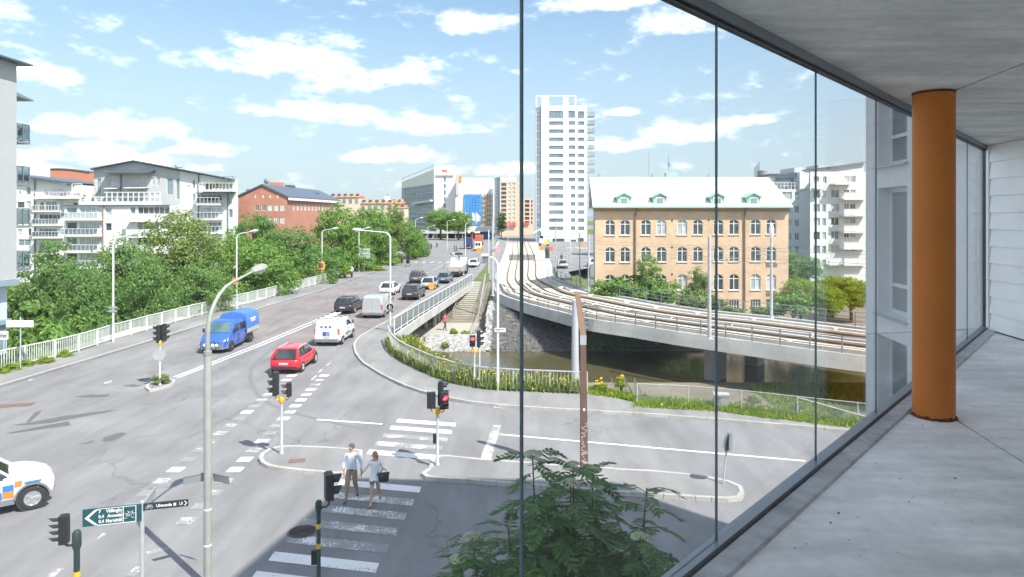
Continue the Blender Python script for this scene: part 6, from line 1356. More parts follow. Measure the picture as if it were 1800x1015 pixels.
        MB().hexa([(sg*w*0.48, hl-0.06, hood-0.42), (sg*w*0.84, hl-0.16, hood-0.42), (sg*w*0.95, hl-0.42, hood-0.33), (sg*w*0.55, hl-0.4, hood-0.33), (sg*w*0.50, hl-0.10, hood-0.28), (sg*w*0.84, hl-0.20, hood-0.25), (sg*w*0.95, hl-0.48, hood-0.19), (sg*w*0.55, hl-0.4, hood-0.2)]).build('headlamp', M_HLIGHT, t)
    MB().box(-w*0.62, w*0.62, hl-0.05, hl+0.006, zb+0.16, zb+0.34).build('grille', M_TRIM, t)
    MB().hexa([(-w*0.80, -hl-0.015, zb+0.10), (w*0.80, -hl-0.015, zb+0.10), (w*0.86, -hl+0.12, zb+0.06), (-w*0.86, -hl+0.12, zb+0.06), (-w*0.80, -hl-0.015, zb+0.22), (w*0.80, -hl-0.015, zb+0.22), (w*0.86, -hl+0.12, zb+0.22), (-w*0.86, -hl+0.12, zb+0.22)]).build('rear_bumper', M_TRIM, t)
    if plates: plate(t, -hl-0.012, dk_-0.30, -1); plate(t, hl+0.012, zb+0.28, 1)
    if rails:
        for sg in (-1, 1): MB().path([(sg*wt*0.93, g[1]+0.1, Hh-0.02), (sg*wt*0.93, g[1]+0.3, Hh+0.04), (sg*wt*0.93, g[2]-0.3, Hh+0.04), (sg*wt*0.93, g[2]-0.1, Hh-0.02)], 0.018, 6).build('roof_rail', M_TRIM, t)
    MB().tube((0, g[1]+0.25, Hh-0.01), (0, g[1]+0.05, Hh+0.16), 0.006, n=5).build('aerial', M_TRIM, t)
    return t
HD = -0.05      # traffic heading, a little right of straight ahead
red = paint('red', (0.62, 0.015, 0.03)); wht = paint('white', (0.80, 0.80, 0.79)); blk = paint('black', (0.018, 0.018, 0.02)); dgr = paint('dark_grey', (0.05, 0.053, 0.06), 0.3); slv = paint('silver', (0.52, 0.53, 0.54), 0.4); blu = paint('steel_blue', (0.10, 0.15, 0.22), 0.3); vblu = paint('van_blue', (0.025, 0.10, 0.42))
c = car('red_hatchback', 'red hatchback with pale roof edge leaving the crossing', (-13.05, 40.75, 0), -0.02, red, 3.95, 1.74, 1.42, 0.92, 0.93, gh=(-0.485, -0.36, 0.10, 0.27), r=0.32, rimm=M_RIM)
for sg in (-1, 1): MB().path([(sg*0.62, -1.75, 0.98), (sg*0.60, -1.35, 1.36), (sg*0.57, -0.6, 1.405), (sg*0.57, 0.3, 1.40), (sg*0.66, 0.95, 1.0)], 0.035, 6).build('roof_arch', slv, c)
car('black_estate_car', 'black estate car braking in the middle lane on the bridge', (-15.55, 64.9, 0), HD, blk, 4.7, 1.83, 1.45, 0.93, 0.92, gh=(-0.47, -0.40, 0.06, 0.22), rails=True)
car('white_hatchback', 'white hatchback in the queue left of the silver van', (-14.25, 79.2, 0), HD, wht, 4.25, 1.79, 1.46, 0.93, 0.93)
car('dark_crossover', 'dark grey crossover beside the bridge railing ahead of the silver van', (-10.85, 75.0, 0), HD-0.03, dgr, 4.6, 1.85, 1.62, 1.0, 1.0, gh=(-0.475, -0.38, 0.08, 0.25), r=0.35, suv=True, rails=True)
car('brown_grey_suv', 'brown grey off-road car in the left queue behind the white hatchback', (-12.85, 93.0, 0), HD, paint('brown_grey', (0.13, 0.12, 0.115), 0.3), 4.6, 1.85, 1.68, 1.02, 1.02, gh=(-0.475, -0.40, 0.08, 0.24), r=0.36, suv=True)
car('silver_hatchback', 'pale silver hatchback queuing between dark crossover and blue car', (-10.35, 85.4, 0), HD, slv, 4.2, 1.77, 1.48, 0.93, 0.93)
car('blue_grey_hatchback', 'blue grey hatchback stopped behind the white crane truck', (-9.15, 92.8, 0), HD, blu, 4.2, 1.77, 1.48, 0.93, 0.93)
car('white_distant_car', 'small white car ahead of the crane truck', (-6.75, 121.0, 0), HD, wht, 4.3, 1.8, 1.5)
car('pink_grey_hatchback', 'pinkish silver hatchback on the side street beside the tramway', (8.7, 118.2, 0.03), 0.0, paint('rosy_silver', (0.48, 0.42, 0.42), 0.3), 4.2, 1.78, 1.47)
car('dark_side_car', 'dark car half hidden behind the factory corner', (14.6, 122, 0.03), 0.0, wht, 4.3, 1.8, 1.5)
car('parked_blue_car', 'blue car parked among the trees below the left railing', (-41.8, 66.5, -3), 1.2, paint('mid_blue', (0.06, 0.13, 0.28)), 4.3, 1.79, 1.48)
car('parked_silver_car', 'silver car parked beside the blue car under the trees', (-40.2, 62.6, -3), 1.2, slv, 4.3, 1.79, 1.48)
car('parked_pale_car', 'pale car parked on the square beyond the hedge', (-26.6-0.9, 126, 0.13), 1.4, slv, 4.3, 1.79, 1.48)
# --- security patrol car at the left edge
fw = Vector((0.80, 0.60, 0)); rt = Vector((0.60, -0.80, 0)); con = G(57, 895)
Lp, Wp = 4.6, 1.85; base = con-rt*(Wp/2-0.1)-fw*(Lp*0.375)
pc_ = car('patrol_car', 'white patrol car with blue and orange checks nosing in from the roadside', (base.x, base.y, 0), -math.atan2(fw.x, fw.y), wht, Lp, Wp, 1.70, 1.06, 1.09, gh=(-0.475, -0.40, 0.10, 0.265), r=0.365, wb=(0.28, 0.375), suv=True, plates=True)
mblue = mat('check_blue', (0.03, 0.18, 0.65), 0.4, 0); morg = mat('check_orange', (0.85, 0.20, 0.03), 0.4, 0); w = Wp/2
for sg in (-1, 1):
    def chk(y0, y1, z0, z1, m, s=0.0): MB().hexa([(sg*(w-0.004), y0, z0), (sg*(w+0.008), y0, z0), (sg*(w+0.008), y1, z0+s), (sg*(w-0.004), y1, z0+s), (sg*(w-0.035), y0, z1), (sg*(w+0.006), y0, z1), (sg*(w+0.006), y1, z1+s), (sg*(w-0.035), y1, z1+s)]).build('check_patch', m, pc_)
    chk(0.98, 1.26, 0.72, 0.90, mblue); chk(0.98, 1.26, 0.53, 0.71, morg); chk(0.48, 0.97, 0.53, 0.71, mblue); chk(-0.7, -0.2, 0.53, 0.71, morg); chk(-1.2, -0.72, 0.72, 0.90, mblue); chk(1.28, 1.46, 0.80, 0.96, morg, 0.03); chk(1.52, 1.95, 0.87, 0.91, mblue, 0.0)
    text_mesh('lettering', 'VIA', 0.21, mat('red_lettering', (0.75, 0.12, 0.08), 0.4, 0), pc_, (sg*(w+0.012), 0.75, 0.81), (R(90), 0, sg*R(90)), 'CENTER', 0.002, 1.1)
    MB().hexa([(sg*w*0.9, Lp/2-0.3, 0.64), (sg*w*0.99, Lp/2-0.42, 0.64), (sg*w*0.99, Lp/2-0.5, 0.64), (sg*w*0.9, Lp/2-0.4, 0.64), (sg*w*0.9, Lp/2-0.3, 0.70), (sg*w*0.99, Lp/2-0.42, 0.70), (sg*w*0.99, Lp/2-0.5, 0.70), (sg*w*0.9, Lp/2-0.4, 0.70)]).build('indicator', M_AMBER, pc_)
    MB().hexa([(sg*(w-0.05), -Lp*0.30+0.45, 0.30), (sg*(w+0.015), -Lp*0.30+0.45, 0.30), (sg*(w+0.015), Lp*0.375-0.45, 0.30), (sg*(w-0.05), Lp*0.375-0.45, 0.30), (sg*(w-0.03), -Lp*0.30+0.45, 0.46), (sg*(w+0.008), -Lp*0.30+0.45, 0.46), (sg*(w+0.008), Lp*0.375-0.45, 0.46), (sg*(w-0.03), Lp*0.375-0.45, 0.46)]).build('sill_cladding', M_GREYTRIM, pc_)
    for y in (-Lp*0.28, Lp*0.375):
        rr = MB(); pts = [(sg*(w+0.012), y+0.455*math.cos(a), 0.375+0.455*math.sin(a)) for a in [R(q) for q in range(-5, 190, 15)]]
        for a, b in zip(pts, pts[1:]): rr.bar(a, b, 0.05, 0.075, (1, 0, 0))
        rr.build('arch_cladding', M_GREYTRIM, pc_)
# --- vans
def van(name, label, loc_, rot, pm, L, W, Hh, hoodz, nose, r=0.33, wbase=(0.30, 0.31), rear_glass=False, side_glass=False, bumper=None, screen=None):
    t = thing(name, label, 'van', loc_, rot); w = W/2; hl = L/2; zb = 0.28; ws0 = hl-nose; ws1 = ws0-0.95
    st = [(-hl, zb+0.1, Hh-0.16, w*0.90), (-hl+0.10, zb, Hh-0.05, w*0.97), (-hl+0.5, zb, Hh, w), (ws1-0.3, zb, Hh, w), (ws1, zb, Hh-0.06, w), (ws0, zb, hoodz+0.08, w*0.99), (hl-0.35, zb, hoodz-0.10, w*0.95), (hl-0.10, zb+0.03, hoodz-0.26, w*0.86), (hl, zb+0.12, hoodz-0.45, w*0.70)]
    def rg(w_, a, b, y):
        tall = b > hoodz+0.3; tw = 0.80 if tall else 0.86; zm = 0.95 if tall else a+(b-a)*0.5
        return [(-w_*0.9, y, a), (-w_*0.985, y, a+0.12), (-w_, y, zm), (-w_*(0.90 if tall else 0.97), y, b-0.16 if tall else b-0.08), (-w_*tw, y, b), (0, y, b+0.02), (w_*tw, y, b), (w_*(0.90 if tall else 0.97), y, b-0.16 if tall else b-0.08), (w_, y, zm), (w_*0.985, y, a+0.12), (w_*0.9, y, a)]
    MB().loft([rg(ww, a, b, y) for y, a, b, ww in st]).build('body', pm, t, smooth=35)
    d = Vector((0, 0.95, -(Hh-0.06-hoodz-0.08))).normalized(); n = Vector((0, -d.z, d.y))*0.015
    A = [Vector((-w*0.84, ws0-0.06, hoodz+0.14)), Vector((w*0.84, ws0-0.06, hoodz+0.14)), Vector((w*0.74, ws1+0.08, Hh-0.12)), Vector((-w*0.74, ws1+0.08, Hh-0.12))]
    MB().hexa([p-n for p in A]+[p+n*1.6 for p in A]).build('windscreen', screen or M_TEALGL, t)
    def sp(y, z): f = max(0, (z-0.95)/(Hh-0.16-0.95)); return w*(1-0.10*f)
    def side(y0, y1, z0, z1, nm, m, sl=0.0, e=0.008):
        for sg in (-1, 1):
            q = [(y0, z0), (y1, z0), (y1-sl, z1), (y0, z1)]
            MB().hexa([(sg*(sp(y, z)-0.03), y, z) for y, z in q]+[(sg*(sp(y, z)+e), y, z) for y, z in q]).build(nm, m, t)
    side(ws1-0.55, ws0-0.35, hoodz+0.10, Hh-0.24, 'side_window', M_CGLASS, 0.62)
    if side_glass: side(ws1-1.75, ws1-0.70, hoodz+0.10, Hh-0.24, 'side_window', M_CGLASS)
    if rear_glass:
        for sg in (-1, 1): MB().hexa([(sg*0.06, -hl-0.012, hoodz+0.12), (sg*w*0.72, -hl-0.012, hoodz+0.12), (sg*w*0.72, -hl+0.05, hoodz+0.12), (sg*0.06, -hl+0.05, hoodz+0.12), (sg*0.06, -hl-0.0, Hh-0.26), (sg*w*0.68, -hl-0.0, Hh-0.26), (sg*w*0.68, -hl+0.07, Hh-0.26), (sg*0.06, -hl+0.07, Hh-0.26)]).build('rear_window', M_CGLASS, t)
    MB().box(-0.006, 0.006, -hl-0.006, -hl+0.02, 0.45, Hh-0.2).build('door_seam', M_TRIM, t)
    for sg in (-1, 1):
        for y in (-L*wbase[0], L*wbase[1]):
            x0 = sg*(w*0.985); MB().lathe([(r+0.07, -0.08), (r+0.07, 0.08)], 24, axis='x').build('wheel_arch', M_TRIM, t, (x0-sg*0.075, y, r+0.02)); wheel(t, sg*(w+0.012), y, r, 0.21)
        MB().box(-0.03, 0.03, -0.1, 0.1, -0.12, 0.13).bar((0, 0, -0.05), (-sg*0.14, 0, -0.1), 0.05, 0.04).build('mirror', M_TRIM, t, (sg*(w+0.12), ws0-0.42, hoodz+0.22))
        MB().box(-0.02, 0.02, -0.08, 0.08, -0.02, 0.02).build('door_handle', M_TRIM, t, (sg*(w+0.01), ws1-0.3, 0.98))
        MB().bar((sg*(w+0.003), ws1-0.42, 0.45), (sg*(w+0.003), ws1-0.42, 1.0), 0.012, 0.012).bar((sg*(w+0.003), -L*0.05, 0.45), (sg*(w+0.003), -L*0.05, 1.0), 0.012, 0.012).build('door_seam', M_TRIM, t)
        MB().hexa([(sg*w*0.84, -hl-0.006, 0.80), (sg*w*0.97, -hl+0.02, 0.80), (sg*w*0.99, -hl+0.14, 0.80), (sg*w*0.84, -hl+0.14, 0.80), (sg*w*0.82, -hl-0.006, 1.22), (sg*w*0.95, -hl+0.02, 1.22), (sg*w*0.965, -hl+0.14, 1.22), (sg*w*0.82, -hl+0.14, 1.22)]).build('tail_lamp', M_RLIGHT, t)
        MB().hexa([(sg*w*0.5, hl-0.06, hoodz-0.42), (sg*w*0.84, hl-0.14, hoodz-0.42), (sg*w*0.96, hl-0.40, hoodz-0.36), (sg*w*0.6, hl-0.4, hoodz-0.36), (sg*w*0.55, hl-0.13, hoodz-0.24), (sg*w*0.86, hl-0.22, hoodz-0.22), (sg*w*0.955, hl-0.55, hoodz-0.12), (sg*w*0.6, hl-0.5, hoodz-0.15)]).build('headlamp', M_HLIGHT, t)
    bm_ = bumper or M_GREYTRIM
    MB().hexa([(-w*0.88, -hl-0.07, 0.34), (w*0.88, -hl-0.07, 0.34), (w*0.97, -hl+0.2, 0.34), (-w*0.97, -hl+0.2, 0.34), (-w*0.88, -hl-0.07, 0.52), (w*0.88, -hl-0.07, 0.52), (w*0.975, -hl+0.2, 0.52), (-w*0.975, -hl+0.2, 0.52)]).build('rear_bumper', bm_, t)
    MB().hexa([(-w*0.72, hl+0.04, 0.30), (w*0.72, hl+0.04, 0.30), (w*0.99, hl-0.42, 0.30), (-w*0.99, hl-0.42, 0.30), (-w*0.72, hl+0.04, 0.62), (w*0.72, hl+0.04, 0.62), (w*0.99, hl-0.42, 0.60), (-w*0.99, hl-0.42, 0.60)]).build('front_bumper', bm_, t)
    MB().box(-w*0.5, w*0.5, hl-0.02, hl+0.02, 0.64, 0.76).build('grille', M_TRIM, t)
    plate(t, -hl-0.02, 0.66, -1); plate(t, hl+0.05, 0.45, 1); t['sp'] = 0; return t
van('silver_panel_van', 'silver panel van with plain rear doors beside the bridge pavement', (-12.3, 62.4, 0), HD, slv, 4.9, 1.92, 1.97, 1.15, 0.75, r=0.33)
v = van('white_service_van', 'white service van with blue lettering and ladder rack following the red hatchback', (-12.85, 49.4, 0), HD+0.01, wht, 4.4, 1.82, 1.80, 1.08, 0.95, r=0.31)
mnavy = mat('navy_lettering', (0.06, 0.10, 0.26), 0.5, 0); hl = 2.2
for k in range(3): MB().box(-0.44+k*0.30, -0.26+k*0.30, -hl-0.004, -hl+0.03, 1.28, 1.42).box(-0.41+k*0.30, -0.29+k*0.30, -hl-0.004, -hl+0.03, 1.20, 1.23).build('door_lettering', mnavy, v)
MB().box(-0.28, 0.0, -hl-0.012, -hl+0.01, 0.72, 1.02).build('blue_panel', mnavy, v); MB().box(0.04, 0.22, -hl-0.012, -hl+0.01, 0.60, 1.02).build('blue_panel', mat('mid_blue_panel', (0.12, 0.22, 0.48), 0.5, 0), v)
for k in range(3): MB().box(0.868, 0.884, -0.35+k*0.22, -0.22+k*0.22, 1.24, 1.42).build('side_lettering', mnavy, v)
MB().box(0.905, 0.918, -0.75, 0.75, 0.58, 0.72).build('side_moulding', M_GREYTRIM, v)
for y in (-1.9, -0.9, 0.1): MB().bar((-0.72, y, 1.88), (0.72, y, 1.88), 0.05, 0.04).tube((-0.68, y, 1.76), (-0.68, y, 1.88), 0.02, n=6).tube((0.68, y, 1.76), (0.68, y, 1.88), 0.02, n=6).build('rack_bar', M_TRIM, v)
mb = MB()
for x in (-0.30, 0.10): mb.bar((x, -2.1, 1.94), (x, 0.9, 1.94), 0.05, 0.06)
for k in range(10): mb.bar((-0.30, -1.95+k*0.3, 1.94), (0.10, -1.95+k*0.3, 1.94), 0.03, 0.03)
tag(mb.build('ladder', M_GALV_L), 'aluminium ladder tied on the white service van rack', 'ladder'); ld = bpy.data.objects['ladder']; ld.location = v.location; ld.rotation_euler = v.rotation_euler
# --- blue crew cab pickup with tarpaulin cover, coming towards us
t = van('blue_crew_cab_truck', 'blue crew cab pickup truck with tarpaulin cover crossing the bridge towards the junction', (-19.8, 47.3, 0), math.pi+0.0, vblu, 3.5, 1.90, 1.92, 1.12, 0.80, r=0.34, wbase=(2.0, 0.22), side_glass=True)
for ch in list(t.children):
    ch.location.y += 0.95
for ch in list(t.children):
    if ch.name.split('.')[0] in ('tail_lamp', 'rear_bumper') or (ch.name.startswith('number_plate') and ch.location.y < 0): 
        for g_ in list(ch.children): bpy.data.objects.remove(g_)
        bpy.data.objects.remove(ch)
for ch in list(t.children):
    if ch.name.split('.')[0] in ('wheel', 'wheel_arch') and ch.location.y < -3: ch.location.y = -1.65
y0, y1 = -3.05, -0.83
MB().box(-0.45, 0.45, y0+0.1, y1, 0.42, 0.60).build('chassis', M_TRIM, t)
for sg in (-1, 1): MB().box(sg*0.965-0.02, sg*0.965+0.02, y0, y1, 0.78, 1.10).build('bed_side', slv, t)
MB().box(-0.945, 0.945, y0, y0+0.04, 0.78, 1.10).build('tailgate', slv, t); MB().box(-0.94, 0.94, y0+0.05, y1, 0.70, 0.78).build('bed_floor', M_GREYTRIM, t)
mt_ = mat('blue_tarpaulin', (0.06, 0.17, 0.46), 0.55, 0.06, 3, bump=0.25, bscale=5)
prof = [(-0.99, 1.06), (-0.99, 1.40), (-0.95, 1.90), (-0.80, 2.14), (-0.42, 2.24), (0, 2.27), (0.42, 2.24), (0.80, 2.14), (0.95, 1.90), (0.99, 1.40), (0.99, 1.06)]
rgs = []
for k in range(9):
    f = k/8; s = 1.0-(0.012 if k % 2 else 0); rgs.append([(x*s, y0-0.01+(y1+0.05-y0)*f, 1.06+(z-1.06)*s) for x, z in prof])
tp = MB().loft(rgs).build('tarpaulin', mt_, t, smooth=40)
mcr = mat('cream_lettering', (0.75, 0.74, 0.55), 0.6, 0); rnd = random.Random(4)
for sg in (-1, 1):
    for (zz, x0_) in ((1.66, -2.45), (1.50, -2.3)):
        mb = MB(); y = x0_
        for k in range(11 if zz > 1.6 else 8):
            wd = rnd.uniform(0.05, 0.09); z1 = zz+rnd.choice((0.075, 0.095)); xa = lambda z: sg*(0.99-0.04*(z-1.4)/0.5+0.012)
            mb.hexa([(xa(zz)-sg*0.02, y, zz), (xa(zz), y, zz), (xa(zz), y+wd, zz), (xa(zz)-sg*0.02, y+wd, zz), (xa(z1)-sg*0.02, y, z1), (xa(z1), y, z1), (xa(z1), y+wd, z1), (xa(z1)-sg*0.02, y+wd, z1)]); y += wd+0.03
        mb.build('lettering', mcr, tp)
for sg in (-1, 1): MB().box(sg*0.62-0.14, sg*0.62+0.14, y0-0.05, y0+0.02, 0.62, 0.74).build('tail_lamp', M_RLIGHT, t)
mb = MB(); 
for k in range(9): mb.box(-0.42+k*0.095, -0.36+k*0.095, 2.42-0.02*abs(k-4)*0, 2.47, 0.96, 0.99)
ltr = MB()
for k in range(11): ltr.hexa([(-0.5+k*0.092, 2.02, 1.075), (-0.44+k*0.092, 2.02, 1.075), (-0.44+k*0.092, 2.10, 1.062), (-0.5+k*0.092, 2.10, 1.062), (-0.5+k*0.092, 2.02, 1.10), (-0.44+k*0.092, 2.02, 1.10), (-0.44+k*0.092, 2.10, 1.085), (-0.5+k*0.092, 2.10, 1.085)])
ltr.build('bonnet_lettering', M_PLATE, t)
for x in (-0.38, -0.12, 0.14, 0.40): MB().lathe([(0.10, 0), (0.11, 0.05), (0.09, 0.07)], 14, axis='y').build('spot_lamp', M_HLIGHT, t, (x, 2.78, 0.60))
# --- crane truck and lorries in the distance
def lorry(name, label, loc_, rot, cabm, boxm, L=7, W=2.4, Hh=3.2, kind='box'):
    t = thing(name, label, 'truck', loc_, rot); w = W/2; hl = L/2
    MB().box(-0.45, 0.45, -hl, hl-0.4, 0.55, 0.85).build('chassis', M_TRIM, t)
    MB().loft([[(-w*s, y, 0.6), (w*s, y, 0.6), (w*s, y, z), (-w*s, y, z)] for (y, z, s) in ((hl-1.9, 2.6, 0.98), (hl-0.5, 2.6, 0.98), (hl-0.1, 1.5, 0.97), (hl, 0.9, 0.95))]).build('cab', cabm, t)
    MB().hexa([(-w*0.85, hl-0.12, 1.5), (w*0.85, hl-0.12, 1.5), (w*0.85, hl-0.05, 1.5), (-w*0.85, hl-0.05, 1.5), (-w*0.85, hl-0.5, 2.45), (w*0.85, hl-0.5, 2.45), (w*0.85, hl-0.42, 2.45), (-w*0.85, hl-0.42, 2.45)]).build('windscreen', M_CGLASS, t)
    for sg in (-1, 1):
        MB().box(sg*w*0.98-0.02, sg*w*0.98+0.02, hl-1.6, hl-0.7, 1.6, 2.35).build('side_window', M_CGLASS, t)
        for y in (-hl*0.62, hl*0.62): wheel(t, sg*w*0.98, y, 0.48, 0.3)
        MB().box(sg*w*0.7-0.2, sg*w*0.7+0.2, -hl-0.03, -hl+0.02, 0.75, 0.95).build('tail_lamp', M_RLIGHT, t)
    if kind == 'box': MB().box(-w, w, -hl, hl-2.0, 0.95, Hh).build('cargo_box', boxm, t); MB().box(-0.01, 0.01, -hl-0.01, -hl, 1.0, Hh-0.1).build('door_seam', M_TRIM, t)
    else:
        MB().box(-w, w, -hl, hl-2.0, 0.88, 1.05).build('flat_bed', slv, t)
        MB().box(-w, w, -hl, -hl+0.08, 1.05, 1.6).build('tailboard', slv, t)
        for sg in (-1, 1): MB().box(sg*w-0.04, sg*w+0.04, -hl+0.1, hl-2.1, 1.05, 1.7).build('side_board', slv, t)
        MB().box(-0.6, 0.6, -hl+0.6, -hl+2.6, 1.05, 2.2).box(-0.9, 0.2, -0.8, 0.6, 1.05, 2.6).build('load_crate', wht, t)
        MB().bar((0.3, -0.2, 1.0), (0.3, -0.2, 3.4), 0.35, 0.35).bar((0.3, -0.2, 3.3), (-0.7, -1.4, 3.5), 0.25, 0.25).bar((-0.7, -1.4, 3.5), (0.5, -2.0, 2.5), 0.2, 0.2).build('crane_arm', slv, t); MB().box(-0.9, 0.9, -1.0, -0.6, 3.2, 3.5).build('crane_head', M_TRIM, t)
        for sg in (-1, 1): MB().box(sg*0.95-0.12, sg*0.95+0.12, -hl-0.03, -hl+0.03, 1.05, 1.45).build('warning_board', M_AMBER, t)
        MB().box(-1.1, 1.1, -hl-0.08, -hl+0.1, 0.45, 0.6).build('rear_bumper', M_TRIM, t)
    return t
lorry('white_crane_truck', 'white flatbed truck with folded loading crane at the bridge end', (-8.4, 103.8, 0), HD, wht, wht, 7.2, 2.45, 3.3, 'crane')
lorry('blue_box_truck', 'dark blue box truck far down the street', (-12.1, 189, 0), 0, vblu, paint('navy', (0.03, 0.05, 0.16)), 7, 2.3, 3.1)
lorry('red_tanker_truck', 'red and orange lorry in front of the blue wrapped block', (-10.2, 212, 0), 0, paint('brick_red', (0.5, 0.12, 0.06)), paint('brick_red', (0.5, 0.12, 0.06)), 7, 2.4, 3.2)
van('white_far_van', 'white van beside the blue box truck down the street', (-8.9, 179.5, 0), 0, wht, 5.2, 1.95, 2.3, 1.2, 0.75, rear_glass=True)
# ------------------------------------------------------------------ street furniture
M_BLACKP = mat('black_signal_housing', (0.018, 0.020, 0.022), 0.5, 0.1, 8); M_POLE = mat('galvanised_pole', (0.48, 0.50, 0.52), 0.5, 0.08, 5, metal=0.3); M_LAMPP = mat('grey_green_pole', (0.27, 0.29, 0.265), 0.6, 0.08, 3); M_YEL = mat('yellow_paint', (0.80, 0.42, 0.02), 0.5, 0.1, 10)
M_GRNBLK = mat('dark_green_pole', (0.022, 0.045, 0.042), 0.5, 0.1, 6); M_LENS = mat('dark_signal_lens', (0.05, 0.05, 0.05), 0.2, 0); M_REDON = emis('red_signal_light', (1.0, 0.03, 0.05), 2.0); M_LAMPGL = mat('lamp_cover', (0.72, 0.72, 0.68), 0.15, 0.05, 8, spec=0.8); M_SIGNBACK = mat('grey_sign_back', (0.42, 0.44, 0.45), 0.5, 0.06, 5, metal=0.4); M_SIGNW = mat('white_sign', (0.78, 0.78, 0.77), 0.5, 0.03)
def head(t, pos, yaw, n=3, d=0.21, lit=None, board=False, slim=False, name='signal_head'):
    """signal housing facing -Y before turning by yaw"""
    hgt = n*(d+0.05)+0.05; w = d+0.08 if not slim else d+0.05
    o = MB().loft([[(-w/2*s, y, -hgt/2*s2), (w/2*s, y, -hgt/2*s2), (w/2*s, y, hgt/2*s2), (-w/2*s, y, hgt/2*s2)] for (y, s, s2) in ((-0.09, 1, 1), (0.05, 1, 1), (0.10, 0.8, 0.94))]).build(name, M_BLACKP, t, pos, yaw)
    for k in range(n):
        z = hgt/2-0.05-d/2-k*(d+0.05)
        MB().lathe([(d*0.46, -0.012), (d*0.46, 0.0)], 16, axis='y').build('lens', M_REDON if lit == k else M_LENS, o, (0, -0.095, z))
        mb = MB(); pts = [(d*0.5*math.cos(R(a)), d*0.5*math.sin(R(a))) for a in range(-20, 201, 20)]
        for (a, b), (c, e) in zip(pts, pts[1:]): mb.add([(a, -0.09, z+b), (c, -0.09, z+e), (c, -0.09-0.22*(0.6+0.4*max(0, e/d*2)), z+e), (a, -0.09-0.22*(0.6+0.4*max(0, b/d*2)), z+b)], [(0, 1, 2, 3)]); mb.add([(a*0.95, -0.09, z+b*0.95), (c*0.95, -0.09, z+e*0.95), (c*0.95, -0.09-0.22*(0.6+0.4*max(0, e/d*2)), z+e*0.95), (a*0.95, -0.09-0.22*(0.6+0.4*max(0, b/d*2)), z+b*0.95)], [(3, 2, 1, 0)])
        mb.build('visor', M_BLACKP, o, fix=False)
    return o
def signal(label, base, hgt, heads, pole=None, collar=None, r=0.055, bands=(), button=None, disc=None):
    t = thing('traffic_light', label, 'traffic light', base); pole = pole or M_POLE
    MB().lathe([(r*1.6, 0.0), (r*1.6, 0.06), (r, 0.10), (r, hgt), (r*0.6, hgt+0.02)], 14).build('pole', pole, t, smooth=40)
    for (pos, yaw, n, d, lit) in heads:
        head(t, pos, yaw, n, d, lit)
        hh = n*(d+0.05)/2+0.02; zc = min(hgt-0.12, pos[2]-hh-0.05)
        MB().path([(0, 0, zc), (pos[0]*0.8, pos[1]*0.8, zc), (pos[0], pos[1], zc+0.06), (pos[0], pos[1], pos[2]-hh)], 0.028, 6).build('bracket', collar or pole, t)
    if collar: MB().lathe([(r*1.1, hgt-0.24), (r*1.7, hgt-0.2), (r*1.7, hgt-0.02), (r*1.1, hgt+0.03)], 14).build('collar', collar, t, smooth=40)
    for z in bands: MB().lathe([(r+0.004, z-0.06), (r+0.004, z+0.06)], 16).build('yellow_band', M_YEL, t)
    if button: MB().box(-0.06, 0.06, -0.04, 0.04, -0.17, 0.17).build('push_button_box', M_BLACKP, t, (button[0], button[1], button[2]))
    if disc:
        o = MB().lathe([(0.3, -0.006), (0.3, 0.006)], 24, axis='y').build('round_sign', M_SIGNBACK, t, disc[0], disc[1]); MB().lathe([(0.24, 0.007), (0.24, 0.010)], 24, axis='y').build('sign_stiffener', M_GREYTRIM, o)
    return t
g = G(281, 681); signal('traffic light with three lamps and grey disc on the small planted island', (g.x, g.y, 0.11), 2.35, [((-0.08, 0.05, 2.72), R(-80), 3, 0.24, None), ((0.16, 0.12, 2.78), R(100), 3, 0.24, None)], collar=M_YEL, disc=((0.0, -0.08, 1.62), R(20)))
g = G(495, 803); signal('traffic light on the tapered island tip facing the cycle crossing', (g.x, g.y, 0.11), 2.15, [((-0.22, 0.0, 2.66), R(-85), 3, 0.23, None), ((0.26, 0.05, 2.42), R(-70), 2, 0.18, 0)], collar=M_YEL, r=0.05)
g = G(769, 823); signal('three headed traffic light with yellow collar at the zebra crossing', (g.x, g.y, 0.11), 2.05, [((-0.22, -0.05, 2.35), R(180), 2, 0.22, None), ((0.10, 0.16, 2.55), R(92), 3, 0.22, None), ((0.24, -0.1, 2.35), R(25), 2, 0.22, 0)], collar=M_YEL, r=0.05, button=(-0.10, 0, 0.95))
Yd = 16.5; signal('black pedestrian signal with two yellow bands on its pole', ((560-CX)/F*Yd, Yd, 0.0), 2.12, [((0.24, 0.05, 2.50), R(115), 2, 0.24, None)], M_GRNBLK, r=0.052, bands=(9.1-545*Yd/F, 9.1-579.5*Yd/F), button=(-0.11, 0, 9.1-600*Yd/F))
Ye = 15.5; signal('slim four lamp cycle signal on dark green pole with yellow band', ((135-CX)/F*Ye, Ye, 0.0), 1.80, [((-0.29, 0.0, 1.93), R(-75), 4, 0.10, 1)], M_GRNBLK, r=0.065, bands=(9.1-629*Ye/F,))
for o in list(bpy.data.objects):
    if o.name.startswith('traffic_light') and 'slim four' in o.get('label', ''): MB().lathe([(0.085, 1.50), (0.095, 1.56), (0.095, 1.84), (0.06, 1.90)], 14).build('pole_cap', M_GRNBLK, o, smooth=40)
    if o.name.startswith('traffic_light') and 'two yellow' in o.get('label', ''): MB().lathe([(0.07, 1.93), (0.08, 1.97), (0.08, 2.12), (0.05, 2.17)], 14).build('pole_cap', M_GRNBLK, o, smooth=40)
g = G(834, 684); signal('traffic light with yellow collar standing against the canal railing', (g.x, g.y, 0.12), 1.98, [((-0.1, -0.08, 2.42), R(5), 2, 0.22, 0), ((0.22, 0.06, 2.50), R(95), 3, 0.22, None)], collar=M_YEL, r=0.05)
